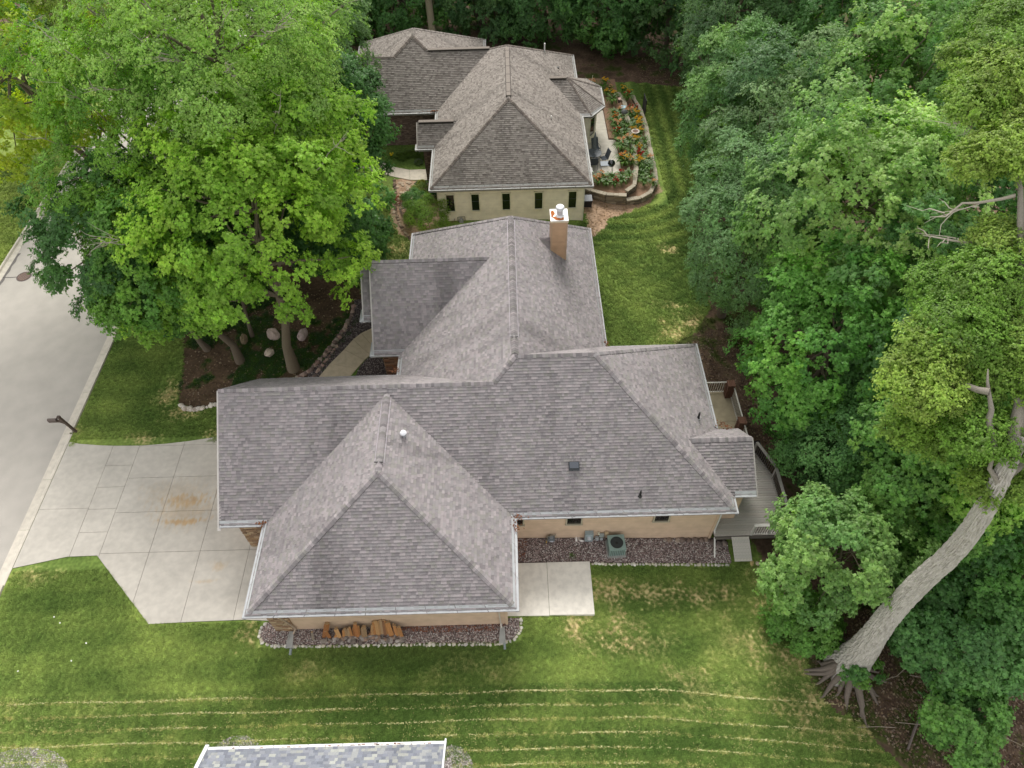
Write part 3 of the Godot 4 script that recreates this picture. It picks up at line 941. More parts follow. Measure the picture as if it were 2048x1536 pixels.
# ---------------------------------------------------------------- the house at the bottom edge
func bottom_house() -> void:
	var h := thing("house", "house at the bottom edge with blue grey patchwork shingles and a white gutter", "house", Vector3(4.5, 0, 5.7))
	var pal := [rgb(138, 142, 150), rgb(150, 153, 160), rgb(164, 166, 166), rgb(128, 132, 142), rgb(176, 178, 172), rgb(142, 146, 156)]
	var mb := MB.new()
	var deck := MB.new()
	var roof := part(deck_seed(), "roof", M.shingle, h)
	var r := V(0, 2.4, 8.7)
	roof_plane(mb, deck, [V(9.0, 0, 5.06), V(-0.2, 0, 5.06), V(-0.2, 2.4, 8.7), V(9.0, 2.4, 8.7)], V(9, 0, 5.06), pal)
	roof_plane(mb, deck, [V(-0.2, 0, 12.3), V(9.0, 0, 12.3), V(9.0, 2.4, 8.7), V(-0.2, 2.4, 8.7)], V(0, 0, 12.3), pal)
	part(mb, "shingle", M.shingle, roof, false, "stuff")
	roof.mesh = deck.mesh()
	var rest := MB.new()
	caps(rest, V(-0.2, 2.4, 8.7), V(9.0, 2.4, 8.7), Vector3(0, 1, -0.66).normalized(), Vector3(0, 1, 0.66).normalized(), pal)
	part(rest, "ridge_cap", M.shingle, roof, false, "stuff")
	var g := rgb(236, 236, 234)
	gutter(h, V(9.06, 0, 5.06), V(-0.3, 0, 5.06), 0, 0, 0.3, g, 0.13)
	var rk := MB.new()
	for x in [-0.24, 9.02]:
		rk.span(V(x, 0.02, 5.0), V(x, 2.42, 8.7), 0.14 if x < 0 else 0.06, 0.1, rgb(228, 230, 232))
		rk.span(V(x, 2.42, 8.7), V(x, 0.02, 12.3), 0.14 if x < 0 else 0.06, 0.1, rgb(228, 230, 232))
	part(rk, "rake_board", M.white_metal, h)
	walls(h, [0.2, 11.8, 8.6, 11.8, 8.6, 5.6, 0.2, 5.6], -0.3, EAVE - 0.1, rgb(200, 198, 190))
	var gab := MB.new()
	gab.tri(V(0.2, -0.1, 5.5), V(0.2, -0.1, 11.9), V(0.2, 2.2, 8.7), rgb(200, 198, 190))
	gab.tri(V(8.6, -0.1, 5.5), V(8.6, 2.2, 8.7), V(8.6, -0.1, 11.9), rgb(200, 198, 190))
	part(gab, "gable_wall", M.siding, h)
	var so := MB.new()
	so.sheet(poly2([-0.1, 5.15, 8.9, 5.15, 8.9, 12.2, -0.1, 12.2]), EAVE - 0.13, rgb(220, 218, 214))
	part(so, "soffit", M.white_metal, h)
	var lf := MB.new()
	for i in 40:
		lf.box(V(rng.randf_range(0.3, 9), 0.06, 5.13 + rng.randfn(0, 0.015)), Vector3(rng.randf_range(0.05, 0.16), 0.02, 0.04), vary(rgb(150, 110, 96), 0.3))
	part(lf, "leaf_debris", M.soil, h, false, "stuff")


# ---------------------------------------------------------------- the ground sheet and its colours
const GX0 := -32.0
const GZ0 := -62.0
const GW := 1152
const GH := 1184
const GS := 0.0625
var ground_pixels: PackedByteArray
var green: PackedByteArray
var tree_bed := poly2([-8.2, -15.6, -7.9, -14.3, -6.6, -13.95, -4.5, -14.1, -2.5, -14.2, 0.2, -15.9, 0.6, -17.0, 1.2, -18.6, 1.9, -20.0, 2.3, -23.0, 0.0, -26.5, -4.0, -27.5, -8.0, -25.0, -8.6, -20.0])
var wood_floor := poly2([24.3, -3.4, 24.6, -1.6, 25.1, 0.0, 25.5, 1.7, 25.7, 3.0, 26.8, 3.8, 28.2, 5.0, 29.0, 7.0, 29.5, 12.0, 40.0, 12.0, 40.0, -62.0, -32.0, -62.0, -32.0, -56.0, 5.0, -54.5, 19.0, -51.0, 25.5, -50.8, 29.9, -50.2, 29.5, -44.3, 27.7, -38.1, 26.0, -32.0, 25.2, -27.0, 25.2, -21.5, 24.0, -19.3, 22.6, -18.2, 22.6, -10.0, 24.2, -9.0])


func mask_of(p: PackedVector2Array, value: int, into_: PackedByteArray) -> PackedByteArray:
	for row in GH:
		var z := GZ0 + (row + 0.5) * GS
		var xs := []
		for i in p.size():
			var a := p[i]
			var b := p[(i + 1) % p.size()]
			if (a.y > z) != (b.y > z):
				xs.append(a.x + (z - a.y) / (b.y - a.y) * (b.x - a.x))
		xs.sort()
		for k in range(0, xs.size() - 1, 2):
			var c0 := clampi(int((xs[k] - GX0) / GS), 0, GW)
			var c1 := clampi(int((xs[k + 1] - GX0) / GS), 0, GW)
			for c in range(c0, c1):
				into_[row * GW + c] = value
	return into_


func paint_ground() -> ImageTexture:
	var nb := func(seed_: int, f: float, o: int) -> PackedByteArray:
		var im := noise(seed_, f, o).get_image(GW, GH)
		im.convert(Image.FORMAT_L8)
		return im.get_data()
	var big: PackedByteArray = nb.call(11, 0.006, 3)
	var mid: PackedByteArray = nb.call(12, 0.035, 4)
	var fin: PackedByteArray = nb.call(13, 0.28, 3)
	var zone := PackedByteArray()
	zone.resize(GW * GH)
	zone = mask_of(wood_floor, 2, zone)
	zone = mask_of(tree_bed, 1, zone)
	zone = mask_of(poly2([17.4, -28.0, 18.6, -29.6, 19.4, -30.9, 21.0, -31.6, 22.6, -32.4, 24.1, -34.4, 24.1, -36.5, 22.0, -33.5, 17.5, -33.8]), 3, zone)
	zone = mask_of(poly2([3.2, -36.2, 3.5, -32.4, 4.3, -29.6, 5.2, -28.0, 5.6, -26.5, 7.5, -26.5, 7.5, -35.6, 5.6, -35.6]), 3, zone)
	ground_pixels.resize(GW * GH * 3)
	green.resize(GW * GH)
	# worn straw-coloured patches: x, z, radius x, radius z, strength
	var worn := [[17.35, -0.5, 0.8, 0.7, 0.95], [19.2, -2.05, 2.6, 0.5, 0.9], [16.6, -1.7, 0.9, 0.8, 0.7], [15.3, 0.3, 1.2, 0.5, 0.85], [14.5, -0.4, 0.9, 0.6, 0.6], [21.3, -1.9, 1.6, 0.6, 0.65], [17.9, 0.3, 1.3, 0.5, 0.6], [16.2, 0.5, 0.5, 0.5, 0.9], [23.5, -27.6, 0.75, 0.4, 1.3], [22.3, -21.9, 1.0, 0.35, 0.95], [23.4, -20.4, 1.3, 0.9, 0.85], [23.0, -18.9, 1.5, 1.2, 0.6], [19.6, 1.75, 0.8, 0.35, 0.75], [24.0, 0.9, 1.1, 1.6, 0.85], [25.0, 2.8, 1.2, 1.3, 0.8], [24.4, -1.6, 0.9, 1.2, 0.6], [-13.2, -12.5, 0.4, 0.3, 0.7], [-8.8, -11.8, 0.9, 0.35, 0.6], [-5.2, -12.1, 0.8, 0.35, 0.7], [-8.6, -15.0, 0.8, 0.9, 0.7], [-7.6, -13.8, 1.4, 0.5, 0.7], [-7.9, -19.2, 0.5, 0.7, 0.7], [2.8, -29.5, 2.0, 1.6, 0.5], [5.0, -27.0, 1.0, 1.4, 0.6], [1.0, -22.6, 2.0, 1.0, 0.5], [-0.7, -0.2, 0.5, 0.8, 0.75], [2.2, 1.2, 0.8, 0.6, 0.35], [9.5, 1.5, 1.6, 0.5, 0.35], [-11.8, -3.5, 0.9, 0.4, 0.5], [21.0, -5.0, 1.0, 1.0, 0.4], [27.5, 4.4, 1.6, 0.6, 0.8], [22.0, 0.5, 1.4, 1.2, 0.3], [20.0, 2.5, 2.0, 0.5, 0.3]]
	for row in GH:
		var z := GZ0 + (row + 0.5) * GS
		var near := []
		for w in worn:
			if absf(w[1] - z) < w[3] * 1.8:
				near.append(w)
		for col in GW:
			var i := row * GW + col
			var x := GX0 + (col + 0.5) * GS
			var a := big[i] / 255.0
			var b := mid[i] / 255.0
			var f := fin[i] / 255.0
			# the edge of beds wanders with the noise
			var j := clampi(row + int((b - 0.5) * 14.0), 0, GH - 1) * GW + clampi(col + int((a - 0.5) * 22.0 + (f - 0.5) * 8.0), 0, GW - 1)
			var kind := zone[j]
			var r: float
			var g: float
			var bl: float
			var lawn := 255
			if kind == 0:
				var t := 0.5 + (a - 0.5) * 1.0 + (b - 0.5) * 0.55
				var straw := 0.0
				if z > -4.5 and x < 22.0:
					t += 0.24 * smoothstep(-3.0, 3.0, sin((z + 0.04 * x) * 3.1 + a * 2.0) * 5.0) - 0.1
					if x < 0.0:
						t += 0.18
				if z > 2.1:
					t -= 0.26
					var zz := z - (0.09 * (x - 18.0) if x > 18.0 else 0.0) + (b - 0.5) * 0.12
					var q := fposmod(zz - 2.45, 0.58)
					q = minf(q, 0.58 - q)
					if q < 0.035 and zz > 2.38 and f > 0.36:
						straw = 0.62 * smoothstep(0.25, 0.55, a + (b - 0.4) * 0.8)
					straw = maxf(straw, smoothstep(0.6, 0.9, b) * smoothstep(0.5, 0.8, f) * 0.6)
				elif x > 17.0 and z < -22.0:
					var dx := maxf(0.0, x - 20.6)
					var dz := maxf(0.0, z + 35.6)
					var d := sqrt(dx * dx + dz * dz) if z < -28.0 else x * 0.7 + z * 0.9
					t += (0.34 if z < -28.0 else 0.12) * sin(d * 5.2 + a * 1.2) * smoothstep(-20.0, -26.0, z) - 0.12
				elif x < -9.0 and z < -11.0:
					t += 0.1 * sin(z * 3.0)
				if x < -23.0:
					t += 0.5
				if z > 0.2 and z < 1.7 and x > 2.0 and x < 11.5:  # the garage wall's shade painted into the lawn, with a mossy tint
					var mossy_shade := smoothstep(1.7, 0.4, z) * smoothstep(2.0, 3.5, x) * smoothstep(11.5, 10.0, x)
					t -= mossy_shade * 0.3
					straw = maxf(straw, mossy_shade * 0.12)
				t = clampf(t, 0.0, 1.25)
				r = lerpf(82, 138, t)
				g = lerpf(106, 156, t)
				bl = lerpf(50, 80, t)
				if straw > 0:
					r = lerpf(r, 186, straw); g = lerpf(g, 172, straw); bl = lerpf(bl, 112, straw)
				for w in near:
					var ex: float = (x - w[0]) / w[2]
					var ez: float = (z - w[1]) / w[3]
					var e := 1.0 - sqrt(ex * ex + ez * ez)
					if e > -0.8:
						var s := clampf((e * 0.8 + (b - 0.5) * 2.2 + (f - 0.52) * 3.0) * w[4] * 1.1, 0.0, 0.85)
						if s > 0:
							r = lerpf(r, 186, s); g = lerpf(g, 166, s); bl = lerpf(bl, 122, s)
							lawn = mini(lawn, int(255 * (1.0 - s)))
				if x < -6.0 and x > -9.5 and z < -14.0 and z > -22.0:
					lawn = 120
			elif kind == 1:
				r = 92 + (b - 0.5) * 50; g = 76 + (b - 0.5) * 40; bl = 60 + (b - 0.5) * 34
				var weeds := smoothstep(0.52, 0.66, a * 0.5 + b * 0.5 + (0.06 if x > -5.0 and x < -2.0 else -0.04))
				r = lerpf(r, 62, weeds); g = lerpf(g, 88, weeds); bl = lerpf(bl, 34, weeds)
				lawn = int(weeds * 170)
			elif kind == 2:
				r = 104 + (b - 0.5) * 60; g = 86 + (b - 0.5) * 50; bl = 72 + (b - 0.5) * 44
				var weeds := smoothstep(0.54, 0.68, a * 0.55 + b * 0.45)
				r = lerpf(r, 70, weeds); g = lerpf(g, 78, weeds); bl = lerpf(bl, 40, weeds)
				lawn = int(weeds * 60)
			else:
				r = 168 + (b - 0.5) * 50; g = 142 + (b - 0.5) * 50; bl = 118 + (b - 0.5) * 50
				lawn = 0
			var s := 0.78 + 0.44 * f
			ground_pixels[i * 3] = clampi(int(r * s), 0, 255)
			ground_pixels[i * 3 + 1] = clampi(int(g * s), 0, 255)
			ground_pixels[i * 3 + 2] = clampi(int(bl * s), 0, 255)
			green[i] = lawn
	return ImageTexture.create_from_image(Image.create_from_data(GW, GH, false, Image.FORMAT_RGB8, ground_pixels))


func ground() -> void:
	var xs := [-500.0, -250.0, -120.0, -70.0]
	var zs := [-500.0, -250.0, -150.0, -100.0, -80.0]
	for i in 47: xs.append(-44.0 + i * 2.0)
	for i in 40: zs.append(-64.0 + i * 2.0)
	xs.append_array([60.0, 90.0, 150.0, 300.0, 500.0])
	zs.append_array([20.0, 40.0, 80.0, 200.0, 400.0])
	var v := PackedVector3Array()
	var uv := PackedVector2Array()
	var ix := PackedInt32Array()
	var nrm := PackedVector3Array()
	for z in zs:
		for x in xs:
			v.append(Vector3(x, land(x, z), z))
			nrm.append(Vector3(land(x - 0.5, z) - land(x + 0.5, z), 1, 0).normalized())
			uv.append(Vector2((x - GX0) / (GW * GS), (z - GZ0) / (GH * GS)))
	var nx := xs.size()
	for j in zs.size() - 1:
		for i in nx - 1:
			var a := j * nx + i
			ix.append_array(PackedInt32Array([a, a + 1, a + nx + 1, a, a + nx + 1, a + nx]))
	var arr := []
	arr.resize(Mesh.ARRAY_MAX)
	arr[Mesh.ARRAY_VERTEX] = v
	arr[Mesh.ARRAY_NORMAL] = nrm
	arr[Mesh.ARRAY_TEX_UV] = uv
	arr[Mesh.ARRAY_INDEX] = ix
	var m := ArrayMesh.new()
	m.add_surface_from_arrays(Mesh.PRIMITIVE_TRIANGLES, arr)
	var mat := StandardMaterial3D.new()
	mat.resource_name = "ground"
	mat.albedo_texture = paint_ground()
	mat.texture_repeat = false
	mat.roughness = 0.95
	mat.metallic_specular = 0.2
	var o := put(m, "ground", mat)
	tag(o, "lawns with worn patches, mown stripes and bare wood floor under the trees", "", "", "structure")


func free_ground(x: float, z: float) -> bool:            # lawn that nothing is built on
	if x < -13.35 and x > -23.95: return false
	if x > -14.3 and x < 0.8 and z > -11.9 and z < -1.0:
		if x > -9.3 and z > -11.6 or z < -4.6: return (x < -5.6 and z > -4.55 and x < -9.3 + (z + 4.6) * 1.02) or (z < -11.4 and (x > -5.5 or x < -13.0))
		return z > -4.25 and x < -9.3
	if x > -0.3 and x < 12.1 and z > -16.0 and z < 0.25: return false
	if x > 11.3 and x < 24.4 and z > -15.0 and z < -3.45: return false
	if x > 11.3 and x < 15.65 and z > -3.7 and z < -0.85: return false
	if x > 0.2 and x < 17.2 and z > -25.4 and z < -13.0: return x < 5.9 and z > -15.0 or x < 4.0 and z < -22.3
	if x > 3.2 and x < 18.0 and z > -52.0 and z < -30.5: return false
	if x > 17.0 and x < 24.2 and z > -52.0 and z < -32.6: return false
	if x > -0.2 and x < 9.0 and z > 5.1: return false
	return true


func grass() -> void:
	# tufts of bent blades, coloured by the lawn they stand in
	var mb := MB.new()
	for i in 6:
		var a := TAU * i / 6.0 + 0.3 * (i % 3)
		var o := Vector3(cos(a), 0, sin(a)) * (0.015 + 0.02 * (i % 2))
		var d := Vector3(cos(a + 0.6), 0, sin(a + 0.6))
		var s := Vector3(-d.z, 0, d.x) * 0.011
		var k := Color(1, 1, 1) * (0.85 + 0.08 * (i % 4))
		k.a = 1
		var up := Vector3(0, 0.035 + 0.006 * (i % 3), 0)
		mb.quad(o - s, o + s, o + s * 0.8 + up + d * 0.015, o - s * 0.8 + up + d * 0.015, k)
		mb.tri(o - s * 0.8 + up + d * 0.015, o + s * 0.8 + up + d * 0.015, o + up * 1.35 + d * 0.05, k)
	var buf := PackedFloat32Array()
	var areas := [[-13.3, -3.9, 27.0, 6.4, 240], [-13.3, -20.5, 0.6, -11.0, 190], [17.2, -50.5, 30.0, -14.5, 90], [-8.0, -34.0, 6.2, -20.0, 70], [-31.0, -40.0, -24.0, -24.0, 60], [24.0, -3.4, 33.0, 6.4, 120]]
	for q in areas:
		var n := int((q[2] - q[0]) * (q[3] - q[1]) * q[4])
		for i in n:
			var x := rng.randf_range(q[0], q[2])
			var z := rng.randf_range(q[1], q[3])
			var px := clampi(int((x - GX0) / GS), 0, GW - 1)
			var pz := clampi(int((z - GZ0) / GS), 0, GH - 1)
			var p := pz * GW + px
			if green[p] < 40 or rng.randi() % 255 > green[p] or not free_ground(x, z):
				continue
			var k := Color8(ground_pixels[p * 3], ground_pixels[p * 3 + 1], ground_pixels[p * 3 + 2]).srgb_to_linear() * rng.randf_range(0.95, 1.6)
			var s: float = rng.randf_range(0.8, 1.5) * (1.0 if q[4] > 100 else 1.5)
			into(buf, Basis(Vector3.UP, rng.randf() * TAU).scaled(Vector3(s, s * rng.randf_range(0.7, 1.2), s)), on(x, z, -0.005), k)
	# dry clippings left in lines by the mower, and some strewn between
	var cb := MB.new()
	cb.quad(Vector3(-0.5, 0, 0.5), Vector3(0.5, 0, 0.5), Vector3(0.5, 0, -0.5), Vector3(-0.5, 0, -0.5), Color.WHITE)
	var clips := PackedFloat32Array()
	for line in 7:
		for i in 2600:
			var x := rng.randf_range(-13.0, 27.0)
			var z: float = 2.45 + line * 0.58 + 0.03 * sin(x * 0.9 + line) + (0.09 * (x - 18.0) if x > 18.0 else 0.0)
			var thick := patchy.get_noise_3d(x * 0.5, line * 9.0, 2.0) + 0.25 + (0.35 if line == 0 else 0.0)
			if rng.randf() > thick * 0.75 or not free_ground(x, z) or z > 6.2:
				continue
			into(clips, Basis.from_euler(Vector3(0, rng.randfn(0, 0.6), 0)) * Basis.from_scale(Vector3(rng.randf_range(0.03, 0.1), 1, rng.randf_range(0.008, 0.018))), on(x, z + rng.randfn(0, 0.02), 0.058), vary(rgb(206, 200, 146), 0.2))
	for i in 9000:
		var x := rng.randf_range(-13.0, 26.0)
		var z := rng.randf_range(2.2, 6.2)
		if patchy.get_noise_3d(x * 2.0, z * 3.0, 40.0) > 0.08 and free_ground(x, z):
			into(clips, Basis.from_euler(Vector3(0, rng.randf() * 6.0, 0)) * Basis.from_scale(Vector3(rng.randf_range(0.03, 0.08), 1, rng.randf_range(0.008, 0.016))), on(x, z, 0.058), vary(rgb(180, 178, 116), 0.2))
	var co := scatter("grass_clippings", cb.mesh(), M.blade, clips)
	tag(co, "straw coloured clippings lying in thin mown lines on the front lawn", "clippings", "", "stuff")
	var o := scatter("grass", mb.mesh(), M.blade, buf)
	tag(o, "short mown grass blades covering the lawns", "grass", "", "stuff")


func pebbles(owner: Node, p: PackedVector2Array, y: float, per: float, size: float, cols: Array, flat := true) -> void:
	var g := RandomNumberGenerator.new()
	g.seed = 77
	var mb := MB.new()
	mb.stone(Vector3.ZERO, Vector3(1, 0.7, 0.8), Color.WHITE, g, 0.2, 5, 3)
	var r := bounds(p)
	var buf := PackedFloat32Array()
	for i in int(r.get_area() * per):
		var q := Vector2(rng.randf_range(r.position.x, r.end.x), rng.randf_range(r.position.y, r.end.y))
		if Geometry2D.is_point_in_polygon(q, p):
			var s: float = size * rng.randf_range(0.6, 1.5)
			into(buf, Basis.from_euler(Vector3(rng.randf(), rng.randf() * 6, rng.randf())).scaled(Vector3(s, s, s)), Vector3(q.x, (y if flat else land(q.x, q.y) + y) + size * 0.3, q.y), vary(cols[rng.randi() % cols.size()], 0.2))
	scatter("gravel", mb.mesh(), M.gravel, buf, owner)


func edge_row(owner: Node, line: PackedVector2Array, size: float, cols: Array, called := "edging_stone", gap := 1.9) -> void:
	for i in line.size() - 1:
		var d := line[i + 1] - line[i]
		var t := 0.0
		while t < d.length():
			var q := line[i] + d.normalized() * t + Vector2(rng.randfn(0, size * 0.2), rng.randfn(0, size * 0.2))
			var s: float = size * rng.randf_range(0.7, 1.3)
			var mb := MB.new()
			mb.stone(on(q.x, q.y, s * 0.35), Vector3(s * rng.randf_range(0.9, 1.3), s * 0.7, s), vary(cols[rng.randi() % cols.size()], 0.15), rng)
			part(mb, called, M.stone, owner)
			t += s * gap * rng.randf_range(0.85, 1.35)


func gravel_beds() -> void:
	var mixed := [rgb(176, 156, 150), rgb(146, 128, 124), rgb(206, 198, 190), rgb(122, 108, 106), rgb(188, 166, 158), rgb(214, 208, 200), rgb(132, 112, 106)]
	var brown := [rgb(150, 92, 66), rgb(128, 78, 58), rgb(166, 116, 88), rgb(110, 84, 74), rgb(150, 132, 126)]
	var white := [rgb(226, 220, 200), rgb(214, 206, 184), rgb(200, 196, 186), rgb(232, 228, 214)]
	# in front of the garage wing
	var p := poly2([0.5, -1.02, 0.0, -0.95, -0.17, -0.72, -0.18, -0.35, 0.02, -0.06, 0.5, 0.12, 2.7, 0.17, 6.4, 0.2, 11.07, 0.29, 11.66, 0.13, 11.97, -0.25, 12.0, -0.85, 11.4, -0.85, 11.4, -0.6, 0.6, -0.6])
	var b := thing("gravel_bed", "narrow gravel strip round the front garage wall edged with pale stones", "gravel bed", Vector3(6, 0, 0))
	tag(b, "", "", "", "structure")
	var mb := MB.new()
	mb.sheet(p, 0.02, rgb(112, 98, 94), 0.1)
	part(mb, "bed_base", M.gravel, b)
	pebbles(b, p, 0.02, 620, 0.028, mixed)
	pebbles(b, poly2([6.4, -0.6, 11.3, -0.6, 11.2, -0.3, 8.0, -0.25, 6.4, -0.4]), 0.035, 420, 0.028, brown)
	edge_row(b, poly2([-0.05, -0.9, -0.24, -0.6, -0.24, -0.3, 0.0, 0.0, 0.5, 0.18, 2.7, 0.24, 6.4, 0.27, 11.07, 0.36, 11.72, 0.17, 12.05, -0.25, 12.07, -0.8]), 0.075, white)
	# beside the south wall
	p = poly2([11.5, -4.95, 11.5, -3.68, 15.6, -3.66, 18.6, -3.64, 21.1, -3.6, 22.74, -3.58, 22.74, -4.72, 21.86, -4.74, 21.86, -4.95])
	b = thing("gravel_bed", "wide gravel bed along the south wall with the air conditioner", "gravel bed", Vector3(17, -0.25, -4.3))
	tag(b, "", "", "", "structure")
	mb = MB.new()
	var gx := 11.5
	while gx < 22.7:
		mb.quad(on(gx, -3.6, 0.02), on(minf(gx + 1, 22.74), -3.6, 0.02), on(minf(gx + 1, 22.74), -4.98, 0.02), on(gx, -4.98, 0.02), rgb(104, 90, 86))
		gx += 1.0
	part(mb, "bed_base", M.gravel, b)
	pebbles(b, p, 0.02, 620, 0.028, [rgb(164, 144, 140), rgb(136, 118, 116), rgb(196, 184, 178), rgb(112, 98, 96), rgb(178, 156, 150), rgb(220, 214, 206), rgb(144, 124, 120)], false)
	pebbles(b, poly2([11.6, -4.95, 11.6, -3.75, 12.3, -3.75, 12.6, -4.95]), 0.03, 260, 0.028, brown, false)
	edge_row(b, poly2([15.7, -3.55, 18.6, -3.53, 21.1, -3.5, 22.7, -3.46]), 0.075, white)
	edge_row(b, poly2([23.75, -3.5, 24.5, -3.5]), 0.1, [rgb(214, 190, 130), rgb(200, 186, 160)])
	edge_row(b, poly2([19.6, -4.85, 21.8, -4.83]), 0.14, [rgb(170, 156, 142), rgb(150, 132, 118), rgb(128, 112, 104)], "edging_stone", 1.8)
	edge_row(b, poly2([22.0, -4.66, 22.7, -4.66]), 0.16, [rgb(140, 126, 116), rgb(120, 108, 102)], "edging_stone", 1.8)
	# by the front entry, on both sides of the walk
	b = thing("gravel_bed", "dark gravel beds on both sides of the curved entry walk", "gravel bed", Vector3(3, 0, -17))
	tag(b, "", "", "", "structure")
	for q in [poly2([2.25, -15.2, 2.6, -16.75, 2.9, -17.3, 3.3, -17.8, 4.5, -17.0, 6.1, -15.3, 6.1, -13.2, 2.4, -13.2]), poly2([0.0, -15.2, 0.24, -16.14, 0.72, -17.08, 1.44, -18.21, 1.9, -19.04, 2.37, -19.6, 3.0, -20.0, 3.4, -21.0, 3.0, -23.0, 1.6, -22.6, 1.6, -20.9, 1.2, -19.5, 0.6, -18.5, 0.0, -17.4, -0.5, -16.5, -0.5, -15.4])]:
		mb = MB.new()
		mb.sheet(q, 0.02, rgb(84, 74, 74), 0.05)
		part(mb, "bed_base", M.gravel, b)
		pebbles(b, q, 0.02, 420, 0.03, [rgb(104, 92, 92), rgb(84, 74, 76), rgb(140, 128, 124), rgb(72, 64, 66), rgb(160, 150, 146)])
	# bottom edge
	for q in [[-0.2, 4.9, 1.15, 0.95, "gravel bed bulging out at the left corner of the bottom house"], [9.0, 5.7, 0.95, 1.15, "gravel bed bulging out at the right corner of the bottom house"], [-9.2, 5.4, 2.1, 1.2, "gravel bed cut by the bottom left edge of the picture"]]:
		p = PackedVector2Array()
		for i in 20:
			p.append(Vector2(q[0] + cos(TAU * i / 20) * q[2], q[1] + sin(TAU * i / 20) * q[3]))
		b = thing("gravel_bed", q[4], "gravel bed", Vector3(q[0], 0, q[1]))
		tag(b, "", "", "", "structure")
		mb = MB.new()
		mb.sheet(p, 0.02, rgb(150, 142, 138), 0.05)
		part(mb, "bed_base", M.gravel, b)
		pebbles(b, p, 0.02, 600, 0.026, [rgb(196, 188, 184), rgb(170, 160, 156), rgb(220, 214, 208), rgb(140, 130, 128)])


# ---------------------------------------------------------------- paving
func slab(owner: Node, called: String, p: PackedVector2Array, y: float, thick: float, k: Color) -> void:
	if p.size() < 3:
		return
	if Geometry2D.is_polygon_clockwise(p):
		p.reverse()
	for q in Geometry2D.offset_polygon(p, -0.008):
		var mb := MB.new()
		mb.sheet(q, y, k, thick)
		part(mb, called, M.concrete, owner)


